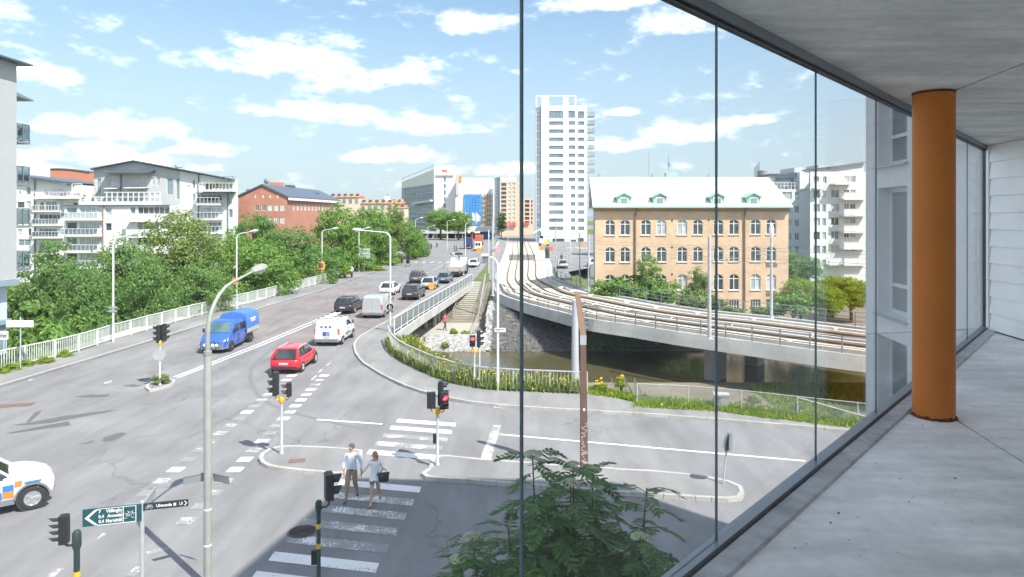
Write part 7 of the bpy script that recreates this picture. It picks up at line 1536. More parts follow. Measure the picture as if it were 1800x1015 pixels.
# --- street lamps
def lamp(name, label, base, hgt, arm, r=0.075, m=None, hd=0.55, bend=0.9, step=None):
    t = thing(name, label, 'street lamp', base); m = m or M_GALV_L; ax = Vector((arm[0], arm[1], 0)); ln = ax.length; u = ax/ln
    if step: MB().lathe([(r*1.45, 0), (r*1.45, step), (r*1.05, step+0.06)], 14).build('lower_pole', m, t, smooth=40); MB().lathe([(r*1.6, step-0.05), (r*1.6, step+0.04)], 14).build('joint_ring', m, t)
    pts = [(0, 0, 0.0 if not step else step), (0, 0, hgt-bend)]
    for k in range(1, 7):
        f = k/6; a = f*R(78); pts.append((u.x*bend*(1-math.cos(a)), u.y*bend*(1-math.cos(a)), hgt-bend+bend*math.sin(a)*0.95))
    e = Vector(pts[-1]); tip = Vector((u.x*ln, u.y*ln, hgt+0.12)); pts.append(tuple(e.lerp(tip, 0.5))); pts.append(tuple(tip))
    n = len(pts); MB().path(pts, [r]+[r*(1-0.5*k/n) for k in range(1, n)], 10).build('pole', m, t, smooth=40)
    d = (tip-e).normalized(); L = hd; up = Vector((0, 0, 1)); s = d.cross(up).normalized(); rings = []
    for f, w, hh in ((-0.1, 0.06, 0.05), (0.1, 0.12, 0.08), (0.4, 0.17, 0.10), (0.75, 0.16, 0.09), (1.0, 0.08, 0.03)):
        c = tip+d*(L*f); rings.append([c+s*(w*math.cos(a)*hd/0.55)+up*(hh*math.sin(a)*(1.0 if math.sin(a) > 0 else 0.25)*hd/0.55) for a in [2*math.pi*k/12 for k in range(12)]])
    o = MB().loft(rings).build('lamp_head', M_LAMPP if step else m, t, smooth=40)
    rings = []
    for f, w, hh in ((0.22, 0.08, 0.05), (0.42, 0.15, 0.11), (0.7, 0.145, 0.11), (0.95, 0.07, 0.03)):
        c = tip+d*(L*f)-up*0.012; rings.append([c+s*(w*math.cos(a)*hd/0.55)-up*(hh*abs(math.sin(a))*hd/0.55 if math.sin(a) < 0 else 0) for a in [2*math.pi*k/12 for k in range(12)]])
    MB().loft(rings).build('lamp_glass', M_LAMPGL, o, smooth=40); return t
Yn = 16.6; near = lamp('street_lamp', 'grey green lamp post with curved arm and glass bowl beside the finger post', ((365-CX)/F*Yn, Yn, 0), 7.45, (0.32, 2.1), 0.062, M_LAMPP, 0.62, 1.3, 5.75)
for (yw, x) in ((R(35), -0.30), (R(-25), 0.34)):
    o = MB().box(-0.27, 0.27, -0.012, 0.012, -0.10, 0.10).build('sign_plate', M_SIGNBACK, near, (x, 0, 9.1-462*Yn/F), (R(12), 0, yw)); MB().box(-0.27, 0.27, -0.015, 0.03, 0.085, 0.105).build('plate_edge', M_GREYTRIM, o)
for z in (9.1-515*Yn/F, 9.1-578*Yn/F): MB().lathe([(0.094, z-0.02), (0.094, z+0.02)], 14).build('clamp', M_SIGNW, near)
def lamp_px(label, bx_, by_, topy, tipx, dirs=1, zb=0.12):
    g = G(bx_, by_, zb); h = H-(topy-HY)/F*g.y-zb; ln = (tipx-bx_)/F*g.y; return lamp('street_lamp', label, (g.x, g.y, zb), h, (ln-0.4*(1 if ln > 0 else -1), 0.01), 0.07, M_GALV_L, 0.75, 0.55), g
l2, g2 = lamp_px('pale street lamp behind the railing carrying two small plates', 199, 601, 417, 237)
for z in (2.2, 2.45): MB().box(-0.32, 0.32, -0.05, -0.02, -0.07, 0.07).build('sign_plate', M_SIGNBACK, l2, (0.0, -0.05, z))
l3, g3 = lamp_px('pale street lamp with orange disc at the middle of the street railing', 416, 545, 410, 447); o = MB().lathe([(0.32, -0.01), (0.32, 0.01)], 20, axis='y').build('orange_disc', mat('orange_disc', (0.85, 0.28, 0.03), 0.5, 0), l3, (-0.15, -0.1, 2.75))
MB().hexa([(-0.3, -0.1, 3.9), (-0.05, -0.1, 4.1), (-0.05, -0.08, 4.1), (-0.3, -0.08, 3.9), (-0.3, -0.1, 4.05), (-0.05, -0.1, 4.3), (-0.05, -0.08, 4.3), (-0.3, -0.08, 4.05)]).build('red_white_marker', mat('red_white', (0.7, 0.4, 0.4), 0.6, 0), l3)
l4, g4 = lamp_px('pale street lamp with yellow square sign at the end of the street railing', 566, 497, 404, 590)
o = MB().box(-0.5, 0.5, -0.015, 0.015, -0.5, 0.5).build('square_sign', mat('yellow_sign', (0.85, 0.50, 0.02), 0.5, 0), l4, (-0.1, -0.12, 2.3)); MB().lathe([(0.36, -0.02), (0.36, -0.03)], 24, axis='y').build('red_ring', mat('sign_red', (0.65, 0.03, 0.04), 0.5, 0), o); MB().lathe([(0.27, -0.031), (0.27, -0.038)], 24, axis='y').build('blue_disc', mat('sign_blue', (0.03, 0.12, 0.5), 0.5, 0), o); MB().bar((-0.2, -0.042, 0.2), (0.2, -0.042, -0.2), 0.01, 0.07, (0, 0, 1)).build('red_bar', mat('sign_red', (0.65, 0.03, 0.04)), o)
lamp_px('pale street lamp beside the large sign back at the hedge', 631, 478, 403, 647)
l6, g6 = lamp_px('tall white street lamp with blue round sign on the bridge pavement', 686, 582, 408, 628)
o = MB().lathe([(0.31, -0.008), (0.31, 0.008)], 28, axis='y').build('round_sign', mat('sign_blue', (0.03, 0.16, 0.5)), l6, (0, -0.09, H-(540-HY)/F*g6.y-0.12)); MB().lathe([(0.305, -0.009), (0.305, -0.012), (0.28, -0.012), (0.28, -0.009)], 28, axis='y').build('white_ring', M_SIGNW, o)
MB().bar((-0.06, -0.014, -0.16), (-0.04, -0.014, 0.08), 0.01, 0.06, (1, 0, 0)).lathe([(0.045, -0.012), (0.045, -0.018)], 10, (-0.04, 0, 0.15), 'y').bar((0.08, -0.014, -0.17), (0.08, -0.014, -0.02), 0.01, 0.05, (1, 0, 0)).lathe([(0.035, -0.012), (0.035, -0.018)], 10, (0.08, 0, 0.05), 'y').build('walker_symbol', M_SIGNW, o)
l7, g7 = lamp_px('slim lamp post with white street name plate behind the canal railing', 875, 686, 450, 850)
o = MB().box(-0.28, 0.28, -0.012, 0.012, -0.10, 0.10).build('name_plate', M_SIGNW, l7, (0.12, -0.08, H-(580-HY)/F*g7.y-0.12)); mb = MB(); rnd = random.Random(2); x = -0.24
while x < 0.2: wd = rnd.uniform(0.015, 0.03); mb.box(x, x+wd, -0.016, -0.012, 0.0, 0.055); x += wd+0.012
mb.box(-0.24, -0.05, -0.016, -0.012, -0.06, -0.03).build('name_lettering', M_INK, o)
for i, (px, by_, ty, tx, lab) in enumerate(((818, 473, 392, 819, 'plain dark lamp post beside the white crane truck'), (730, 452, 385, 733, 'thin lamp post on the square near the far trees'), (786, 440, 388, 790, 'thin lamp post by the far leafy trees'), (752, 434, 398, 755, 'short thin lamp post before the low concourse'))): lamp_px(lab, px, by_, ty, tx+8)
pl = thing('path_lamp', 'small domed path lamp on the canal walk', 'street lamp', ((843-CX)/F*44, 44, -3.2)); hz_ = H-(590-HY)/F*44+3.2
MB().lathe([(0.05, 0), (0.04, hz_)], 10).build('pole', M_GALV_L, pl); MB().lathe([(0.04, hz_), (0.28, hz_), (0.26, hz_+0.12), (0.14, hz_+0.24), (0.02, hz_+0.28)], 16).build('lamp_dome', M_SIGNW, pl, (0.1, 0, 0), smooth=40)
# --- finger post
Yf = 14.0; fp = thing('finger_post', 'grey finger post with dark green cycle direction signs', 'signpost', ((250-CX)/F*Yf, Yf, 0)); zt = 9.1-503*Yf/F
MB().lathe([(0.042, 0), (0.042, zt+0.02), (0.02, zt+0.03)], 14).build('pole', M_POLE, fp, smooth=40)
M_SGN = mat('dark_teal_sign', (0.010, 0.075, 0.085), 0.45, 0.05, 3); ang = math.atan2(0.27, 1.0)
def blade(x0, x1, z0, z1, yaw, m=None):
    o = MB().box(x0, x1, -0.045, -0.02, z0, z1).build('sign_blade', m or M_SGN, fp, (0, 0, zt), (0, 0, yaw)); return o
def fr(o, x0, x1, z0, z1, w=0.012, nm='white_border'):
    y0, y1 = -0.049, -0.045; MB().box(x0, x1, y0, y1, z1-w, z1).box(x0, x1, y0, y1, z0, z0+w).box(x0, x0+w, y0, y1, z0+w, z1-w).box(x1-w, x1, y0, y1, z0+w, z1-w).build(nm, M_SIGNW, o)
b1 = blade(-1.08, 0.0, -0.37, -0.02, ang)
mb = MB(); mb.add([(-1.04, -0.048, -0.20), (-0.86, -0.048, -0.045), (-0.80, -0.048, -0.045), (-0.97, -0.048, -0.20)], [(0, 1, 2, 3)]); mb.add([(-1.04, -0.048, -0.20), (-0.97, -0.048, -0.20), (-0.80, -0.048, -0.355), (-0.86, -0.048, -0.355)], [(0, 1, 2, 3)]); mb.box(-0.82, -0.10, -0.049, -0.045, -0.043, -0.033).box(-0.82, -0.10, -0.049, -0.045, -0.367, -0.357).box(-0.345, -0.333, -0.049, -0.045, -0.357, -0.043).box(-0.112, -0.10, -0.049, -0.045, -0.357, -0.043).build('arrow_border', M_SIGNW, b1)
for k, (s, n_) in enumerate((('Vällingby', '7'), ('Annedal', '0,4'), ('Mariehäll', '0,4'))):
    z = -0.095-k*0.10; text_mesh('place_name', s, 0.098, M_SIGNW, b1, (-0.355, -0.0485, z), (R(90), 0, 0), 'RIGHT', 0.001, 0.85, 0.002); text_mesh('distance', n_, 0.092, M_SIGNW, b1, (-0.79, -0.0485, z), (R(90), 0, 0), 'LEFT', 0.001, 0.9, 0.002)
def bike(o, cx, cz, s):
    mb = MB()
    for dx in (-0.075, 0.075):
        pts = [(cx+dx*s+0.05*s*math.cos(a), -0.0475, cz-0.03*s+0.05*s*math.sin(a)) for a in [2*math.pi*k/14 for k in range(15)]]
        for a, b in zip(pts, pts[1:]): mb.bar(a, b, 0.003, 0.008*s, (0, 1, 0))
    for a, b in (((-0.075, -0.03), (-0.02, 0.04)), ((-0.02, 0.04), (0.05, 0.04)), ((0.05, 0.04), (0.0, -0.03)), ((-0.02, 0.04), (0.0, -0.03)), ((-0.075, -0.03), (0, -0.03)), ((0.075, -0.03), (0.045, 0.06)), ((-0.02, 0.04), (-0.03, 0.06)), ((0.045, 0.06), (0.07, 0.06)), ((-0.045, 0.06), (-0.015, 0.06))): mb.bar((cx+a[0]*s, -0.0475, cz+a[1]*s), (cx+b[0]*s, -0.0475, cz+b[1]*s), 0.003, 0.008*s, (0, 1, 0))
    mb.build('bicycle_symbol', M_SIGNW, o)
bike(b1, -0.222, -0.20, 1.0)
b2 = blade(0.03, 0.88, -0.16, -0.02, ang, mat('near_black_sign', (0.02, 0.035, 0.04), 0.5, 0.05)); bike(b2, 0.14, -0.085, 0.55); text_mesh('place_name', 'Ulvsunda', 0.085, M_SIGNW, b2, (0.27, -0.0485, -0.09), (R(90), 0, 0), 'LEFT', 0.001, 0.95, 0.002); text_mesh('distance', '1,5', 0.08, M_SIGNW, b2, (0.70, -0.0485, -0.09), (R(90), 0, 0), 'LEFT', 0.001, 0.8, 0.002); MB().box(0.60, 0.65, -0.049, -0.045, -0.12, -0.065).build('symbol', M_SIGNW, b2)
mb = MB(); mb.add([(0.86, -0.048, -0.09), (0.82, -0.048, -0.04), (0.80, -0.048, -0.04), (0.84, -0.048, -0.09)], [(0, 1, 2, 3)]); mb.add([(0.86, -0.048, -0.09), (0.84, -0.048, -0.09), (0.80, -0.048, -0.14), (0.82, -0.048, -0.14)], [(0, 1, 2, 3)]); mb.build('arrow', M_SIGNW, b2)
o = MB().box(0.03, 0.80, -0.045, -0.02, -0.20, -0.02).build('sign_blade', M_SIGNBACK, fp, (0, 0, zt+0.02), (0, 0, R(103)))
# --- other signs
def post_sign(name, label, base, hgt, parts): t = thing(name, label, 'sign', base); MB().lathe([(0.035, 0), (0.035, hgt)], 10).build('post', M_POLE, t); parts(t); return t
g = G(36, 652); post_sign('double_panel_sign', 'back of a white two panel road sign by the street railing', (g.x, g.y, 0.12), 3.05, lambda t: [MB().box(-0.80, 0.80, -0.06, -0.04, z, z+0.19).build('panel', M_SIGNW, t) for z in (2.45, 2.66)])
g = G(763, 536); 
def orange_sign(t):
    o = MB().lathe([(0.36, -0.008), (0.36, 0.008)], 28, axis='y').build('disc', mat('sign_red', (0.65, 0.03, 0.04)), t, (0, -0.06, 1.75)); MB().lathe([(0.27, -0.009), (0.27, -0.014)], 28, axis='y').build('yellow_field', mat('yellow_sign', (0.85, 0.50, 0.02)), o); text_mesh('number', '40', 0.36, M_INK, o, (0, -0.016, 0), (R(90), 0, 0), 'CENTER', 0.002)
post_sign('speed_limit_sign', 'round yellow and red speed sign fixed at the bridge railing', (g.x-0.25, g.y, 0.12), 2.1, orange_sign)
g = G(641, 479)
post_sign('large_sign_back', 'large pale sign seen from behind on posts at the hedge', (g.x, g.y, 0.12), 4.0, lambda t: [MB().box(-0.95, 0.85, 0.0, 0.05, 2.1, 3.75).build('panel', M_SIGNBACK, t)]+[MB().box(-0.95, 0.85, -0.05, -0.002, z, z+0.08).build('crossbar', M_GALV_L, t) for z in (2.3, 2.9, 3.5)])
g = G(595, 486); c = thing('utility_cabinet', 'white utility cabinet beside the end of the street railing', 'cabinet', (g.x, g.y, 0.12)); MB().box(-0.42, 0.42, -0.2, 0.2, 0.06, 1.15).build('body', M_SIGNW, c); MB().box(-0.45, 0.45, -0.23, 0.23, 1.15, 1.22).build('lid', M_SIGNBACK, c); MB().box(-0.01, 0.01, -0.21, -0.2, 0.1, 1.1).build('door_seam', M_TRIM, c); MB().box(-0.44, 0.44, -0.22, 0.22, 0, 0.06).build('plinth', M_CONC_D, c)
bs = thing('shop_sign', 'white shop sign lettered bler on a post by the white block', 'sign', ((4-CX)/F*43, 43, 0)); zz = H-(590-HY)/F*43
MB().box(-1.3, 0.36, -0.04, 0.04, zz-0.26, zz+0.26).build('panel', M_SIGNW, bs); text_mesh('lettering', 'bler', 0.40, M_INK, bs, (-0.20, -0.045, zz), (R(90), 0, 0), 'LEFT', 0.002, 0.85, 0.006); MB().lathe([(0.05, 0), (0.05, zz-0.26)], 10).build('post', M_POLE, bs, (0.1, 0, 0))
g = G(1271, 857); ls = thing('leaning_round_sign', 'slightly leaning round road sign seen from the side on the long island', 'sign', (g.x, g.y, 0.11)); top = Vector((0.20, 0.05, 1.75))
MB().tube((0, 0, 0), top, 0.03, n=10).build('post', M_POLE, ls); mdk = mat('dark_sign_back', (0.15, 0.185, 0.19), 0.5, 0.1, 5)
for dx, rz in ((0.13, 50), (0.24, 62)): o = MB().lathe([(0.31, -0.008), (0.31, 0.008)], 28, axis='y').build('disc', mdk, ls, (dx, -0.05, 1.42), (0, 0, R(rz))); MB().lathe([(0.29, 0.009), (0.29, 0.014)], 28, axis='y').build('disc_back', mdk, o)
# --- rust coloured mast with graffiti and slanted top
g = G(1027, 834); mz = thing('rust_steel_mast', 'tall rust brown steel mast with white graffiti and slanted box top', 'mast', (g.x, g.y, 0.11)); sc_ = g.y/F
M_COR = mat('weathering_steel', (0.15, 0.082, 0.064), 0.8, 0.15, 5, var2=0.12, scale2=1.0); M_TANB = mat('tan_steel', (0.34, 0.21, 0.145), 0.75, 0.1, 5)
z1 = H-(606-HY)*sc_-0.11; z2 = H-(588-HY)*sc_-0.11; z3 = H-(513-HY)*sc_-0.11
MB().hexa([(-0.14, -0.12, 0), (0.13, -0.12, 0), (0.13, 0.12, 0), (-0.14, 0.12, 0), (-0.14, -0.09, z1), (0.055, -0.09, z1), (0.055, 0.09, z1), (-0.14, 0.09, z1)]).build('lower_mast', M_COR, mz)
MB().box(-0.15, 0.065, -0.1, 0.1, z1, z2).build('collar', M_POLE, mz)
MB().hexa([(-0.15, -0.11, z2), (0.06, -0.11, z2), (0.06, 0.11, z2), (-0.15, 0.11, z2), (-0.33, -0.11, z3), (-0.17, -0.11, z3), (-0.17, 0.11, z3), (-0.33, 0.11, z3)]).build('slanted_top', M_TANB, mz)
for k in range(7): f = 0.12+k*0.1; x = 0.06+(-0.23)*f; MB().bar((x-0.01, 0, z2+(z3-z2)*f), (x+0.14, 0, z2+(z3-z2)*f), 0.02, 0.02).bar((x+0.13, 0, z2+(z3-z2)*f), (x+0.13, 0, z2+(z3-z2)*f+0.08), 0.02, 0.02).build('step_peg', M_TRIM, mz)
mb = MB(); rnd = random.Random(5); p = Vector((-0.1, -0.125, 0.15))
for k in range(70):
    q = Vector((max(-0.11, min(0.10, p.x+rnd.uniform(-0.14, 0.14))), -0.124+0.03*p.z/6, p.z+rnd.uniform(-0.03, 0.065))); mb.bar(p, q, 0.012, 0.022, (0, 1, 0)); p = q
mb.build('graffiti', mat('pale_graffiti', (0.55, 0.50, 0.48), 0.7, 0.1), mz); MB().box(-0.05, 0.02, -0.106, -0.1, 2.15, 2.25).build('small_label', M_SIGNW, mz)
# --- tram masts and wires
def tmast(label, base, hgt, r=0.11, arms=(), lampt=False, m=None):
    t = thing('tram_mast', label, 'mast', base); MB().lathe([(r*1.9, 0), (r*1.9, 0.05), (r, 0.07), (r*0.75, hgt), (r*0.4, hgt+0.04)], 12).build('pole', m or M_POLE, t, smooth=40)
    for (dx, dy, z) in arms:
        MB().path([(0, 0, z), (dx*0.5, dy*0.5, z+0.12), (dx, dy, z+0.15)], 0.03, 6).path([(0, 0, z+0.9), (dx*0.9, dy*0.9, z+0.18)], 0.015, 5).build('bracket_arm', M_GALV_D, t); MB().lathe([(0.06, -0.12), (0.09, 0), (0.06, 0.12)], 8, (dx*0.62, dy*0.62, z+0.12)).build('insulator', M_YEL, t)
    if lampt: MB().lathe([(0.05, hgt-0.1), (0.20, hgt+0.25), (0.22, hgt+0.7), (0.12, hgt+1.15), (0.02, hgt+1.2)], 14).build('lamp_globe', M_SIGNW, t, smooth=40)
    return t
tm = []
def tm_px(label, px, py, topy, arms=(), lampt=False, zb=0.2, r=0.11, dy=0.0):
    g = G(px, py, zb); g.y += dy; h = H-(topy-HY)/F*g.y-zb; t = tmast(label, (g.x, g.y, zb), h, r, arms, lampt); tm.append(g+Vector((0, 0, h))); return t
tm_px('grey tram mast with bracket arm on the near edge of the tram bridge', 1247, 596, 416, [(2.6, 1.6, 5.6)], r=0.15)
tm_px('tram mast topped with white lamp on the factory side of the bridge', 1356, 560, 418, [(-2.0, -1.6, 5.4)], True, zb=0.35, r=0.13)
tm_px('tram mast with equipment boxes by the factory corner', 1035, 519, 414, [(-2.6, -0.4, 5.2)], r=0.13)
t = bpy.data.objects[[o.name for o in bpy.data.objects if o.get('label', '').startswith('tram mast with equipment')][0]]
for (z, sz) in ((1.2, 0.5), (2.1, 0.9), (3.0, 0.35)): MB().box(0.12, 0.55, -0.25, 0.2, z, z+sz).build('equipment_box', M_GALV_D, t)
tm_px('slim tram mast beside the pink grey hatchback', 1019, 498, 410, [], r=0.09); tm_px('tram mast at the start of the factory side railing', 977, 477, 390, [(-2.2, 0, 5.5)], r=0.1)
tm_px('pair of tram masts where the bridge leaves the street', 866, 520, 388, [(2.4, 0.3, 5.6)], r=0.14); tm_px('thinner tram mast behind the bus shelter', 859, 480, 405, [(1.5, 0, 5.0)], r=0.1)
tm_px('far tram mast near the tower foot', 1003, 462, 402, [(-2, 0, 5)], r=0.1); tm_px('far tram mast before the beige tower', 893, 440, 385, [(2, 0, 5.5)], r=0.1)
wt_ = thing('overhead_wires', 'thin overhead tram wires above the curving tracks', 'wires', (0, 60, 0))
for tc in (0.278, 0.628):
    for dz in (5.6, 6.5): keep(MB().path([Vector((dk(i, tc).x, dk(i, tc).y, dz)) for i in range(0, NP, 3)], 0.014, 4).build('wire', M_GALV_D), wt_)
# pale mast foot behind the rust mast
g = G(1011, 684); pm_ = thing('pale_steel_mast', 'pale grey tapered mast on concrete foot behind the rust mast', 'mast', (g.x, g.y, 0)); hh = H-(528-HY)/F*g.y; MB().lathe([(0.21, 0.25), (0.16, hh), (0.1, hh+0.03)], 16).build('mast', M_POLE, pm_, smooth=40); MB().box(-0.45, 0.45, -0.45, 0.45, -0.1, 0.25).build('foot', M_CONC, pm_)
# --- chain-link fence
fp_ = [G(1120, 712), G(1221, 717), G(1281, 722), G(1331, 729), G(1441, 742), G(1530, 752), Vector((21.5, 26.2, 0))]
fc = thing('chain_link_fence', 'low galvanised chain-link fence above the canal path', 'fence', fp_[0])
pt = resample(fp_, 2.4)
for p in pt: MB().tube((0, 0, -0.1), (0, 0, 1.05), 0.03, n=8).build('post', M_POLE, fc, p-fp_[0])
MB().path([p-fp_[0]+Vector((0, 0, 1.02)) for p in pt], 0.018, 6).build('top_wire', M_POLE, fc)
MB().tube(pt[3]-fp_[0]+Vector((0, 0, 0.98)), pt[5]-fp_[0]+Vector((0, 0, 0.05)), 0.025, n=8).build('brace', M_POLE, fc)
mb = MB()
for a, b in zip(pt, pt[1:]):
    L_ = (b-a).length; u = (b-a)/L_; k = -1.0
    while k < L_:
        for sg in (1, -1):
            s0, e0 = (k, k+1.0) if sg > 0 else (k+1.0, k); q0 = max(0, min(L_, s0)); q1 = max(0, min(L_, e0)); z0_ = (q0-s0)/(e0-s0); z1_ = (q1-s0)/(e0-s0)
            if abs(q1-q0) > 0.02: mb.tube(a-fp_[0]+u*q0+Vector((0, 0, z0_)), a-fp_[0]+u*q1+Vector((0, 0, z1_)), 0.0035, n=3, cap=False)
        k += 0.085
mb.build('wire_mesh', M_POLE, fc, fix=False)
g = G(1268, 719); ub = thing('graffiti_box', 'pale concrete box with scribbled graffiti at the chain-link fence', 'box', (g.x, g.y, 0), -0.2); MB().box(-0.33, 0.33, -0.25, 0.25, -0.05, 0.66).build('body', M_CONC, ub); MB().box(-0.36, 0.36, -0.28, 0.28, 0.66, 0.72).build('lid', M_CONC, ub)
mb = MB(); rnd = random.Random(8); p = Vector((-0.2, -0.256, 0.2))
for k in range(36): q = Vector((max(-0.26, min(0.26, p.x+rnd.uniform(-0.2, 0.2))), -0.256, max(0.08, min(0.6, p.z+rnd.uniform(-0.15, 0.18))))); mb.bar(p, q, 0.008, 0.016, (0, 1, 0)); p = q
mb.build('graffiti', mat('grey_graffiti', (0.16, 0.16, 0.17), 0.7, 0.1), ub)
# stair handrails down to the canal
for i, (px, lab) in enumerate(((1075, 'first slanted stair handrail beside the canal railing end'), (1098, 'middle slanted stair handrail going down to the canal'), (1115, 'last slanted stair handrail next to the chain-link fence'))):
    g = G(px, 693); t = thing('stair_handrail', lab, 'handrail', (g.x, g.y, 0.05)); a = Vector((0, 0, 0.75)); b = Vector((0.8, 2.4, -0.55))
    MB().path([(0, -0.1, 0), a, b, b+Vector((0, 0, -0.8))], 0.025, 6).build('rail', M_GALV_D, t)
    for k in range(1, 6): q = a.lerp(b, k/6); MB().tube(q, q+Vector((0, 0, -0.8)), 0.012, n=5).build('baluster', M_GALV_D, t)
# bus shelter / kiosk near tram stop
g = G(853, 464); ks = thing('grey_kiosk', 'small dark grey kiosk with white flat roof near the tram masts', 'kiosk', (g.x, g.y, 0)); MB().box(-0.55, 0.55, -0.5, 0.6, 0, 1.5).build('body', M_GREYTRIM, ks); MB().hexa([(-0.85, -0.7, 1.5), (0.75, -0.7, 1.5), (0.75, 0.8, 1.5), (-0.85, 0.8, 1.5), (-0.6, -0.5, 1.85), (0.5, -0.5, 1.85), (0.5, 0.6, 1.85), (-0.6, 0.6, 1.85)]).build('roof', M_SIGNW, ks)
g = G(863, 464); sn = thing('blue_stop_sign', 'yellow and blue tram stop sign beside the grey kiosk', 'sign', (g.x+0.3, g.y, 0)); MB().lathe([(0.05, 0), (0.05, 2.0)], 8).build('post', M_POLE, sn); o = MB().box(-0.45, 0.45, -0.06, -0.02, 0.9, 2.0).build('panel', M_YEL, sn); MB().lathe([(0.34, -0.07), (0.34, -0.08)], 20, (0, 0, 1.45), 'y').build('blue_disc', mat('sign_blue', (0.03, 0.16, 0.5)), o)
# tram stop glazed platform screens
for i, (px, lab) in enumerate(((905, 'grey glazed tram platform screen on the street side'), (930, 'grey glazed tram platform screen on the tower side'))):
    g = G(px, 459); t = thing('platform_screen', lab, 'screen', (g.x, g.y, 0.05)); MB().box(-1.2, 1.2, -0.03, 0.03, 0.1, 1.25).build('pane', M_MESHP, t)
    for x in (-1.2, -0.4, 0.4, 1.2): MB().box(x-0.03, x+0.03, -0.05, 0.05, 0, 1.3).build('post', M_GALV_D, t)
g = G(962, 455); bd = thing('dark_info_pillar', 'dark green information pillar at the tram crossing', 'pillar', (g.x, g.y, 0)); MB().lathe([(0.45, 0), (0.45, 2.2), (0.3, 2.45)], 14).build('body', M_GRNBLK, bd, smooth=40); MB().lathe([(0.47, 0.0), (0.47, 0.12)], 14).build('plinth', M_CONC_D, bd)
dg_ = thing('yellow_excavator', 'pale excavator with raised arm working before the tower', 'excavator', (9.6, 205, 0)); MB().box(-1.3, 1.3, -1.5, 1.5, 0.9, 2.3).build('body', M_SIGNW, dg_); MB().box(-1.2, -0.2, -1.2, 0.6, 2.3, 3.1).build('cab', M_CGLASS, dg_); MB().bar((0.4, 0, 2.0), (-1.0, -0.5, 5.2), 0.4, 0.5).bar((-1.0, -0.5, 5.2), (-3.2, -0.6, 4.0), 0.3, 0.35).build('arm', M_SIGNW, dg_)
for sg in (-1, 1): MB().box(sg*1.15-0.3, sg*1.15+0.3, -1.8, 1.8, 0, 0.9).build('track', M_TRIM, dg_)
rnd = random.Random(12)
for i, (px, py, lab, m) in enumerate(((1010, 449, 'low fence panel beside the side street', M_GALV), (985, 447, 'grey mesh fence panel before the excavator', M_GALV), (1030, 448, 'mesh fence panel at the factory corner', M_GALV), (950, 448, 'dark fence panel by the information pillar', M_GALV_D))):
    g = G(px, py+12); t = thing('fence_panel', lab, 'fence', (g.x, g.y, 0.0)); MB().bar((-1.4, 0, 1.1), (1.4, 0, 1.1), 0.05, 0.05).bar((-1.4, 0, 0.2), (1.4, 0, 0.2), 0.05, 0.05).build('rails', m, t)
    for k in range(15): MB().bar((-1.4+k*0.2, 0, 0.0), (-1.4+k*0.2, 0, 1.1), 0.025, 0.025).build('bar', m, t)
for i, (px, py, hgt, lab, col) in enumerate(((960, 440, 3.0, 'small yellow topped sign near the tram crossing', (0.8, 0.6, 0.05)), (952, 447, 2.4, 'orange roadwork board near the tower foot', (0.8, 0.25, 0.05)), (968, 447, 2.2, 'red and white roadwork barrier by the excavator', (0.7, 0.15, 0.1)), (842, 447, 2.0, 'orange marker board beside the street', (0.85, 0.3, 0.03)), (875, 449, 2.2, 'red and white roadwork board before the beige tower', (0.7, 0.3, 0.28)), (1023, 436, 2.0, 'orange board in front of the tower doorway', (0.8, 0.3, 0.05)))):
    g = G(px, py+4); t = thing('roadwork_sign', lab, 'sign', (g.x, g.y, 0)); MB().lathe([(0.05, 0), (0.05, hgt)], 6).build('post', M_POLE, t); MB().box(-0.55, 0.55, -0.08, -0.05, hgt-1.0, hgt).build('board', mat('board_%d' % i, col, 0.5, 0.05), t)
# ------------------------------------------------------------------ people
M_SKIN = mat('skin', (0.50, 0.30, 0.22), 0.6, 0.05, 8); M_HAIRB = mat('brown_hair', (0.09, 0.055, 0.035), 0.7, 0.2, 30); M_HAIRL = mat('fair_hair', (0.34, 0.21, 0.10), 0.7, 0.2, 30)
def skin_mesh(joints, edges, root=0, sub=2):
    me = bpy.data.meshes.new('skel'); me.from_pydata([j[0] for j in joints], edges, [])
    o = bpy.data.objects.new('skel', me); COL.objects.link(o); sk = o.modifiers.new('s', 'SKIN'); sk.use_smooth_shade = True; sk.branch_smoothing = 0.3
    for i, j in enumerate(joints):
        r = j[1] if isinstance(j[1], tuple) else (j[1], j[1]); me.skin_vertices[0].data[i].radius = r; me.skin_vertices[0].data[i].use_root = (i == root)
    s = o.modifiers.new('u', 'SUBSURF'); s.levels = sub; s.render_levels = sub
    bpy.context.view_layer.update(); dg = bpy.context.evaluated_depsgraph_get(); r = bpy.data.meshes.new_from_object(o.evaluated_get(dg)); bpy.data.objects.remove(o); bpy.data.meshes.remove(me); return r
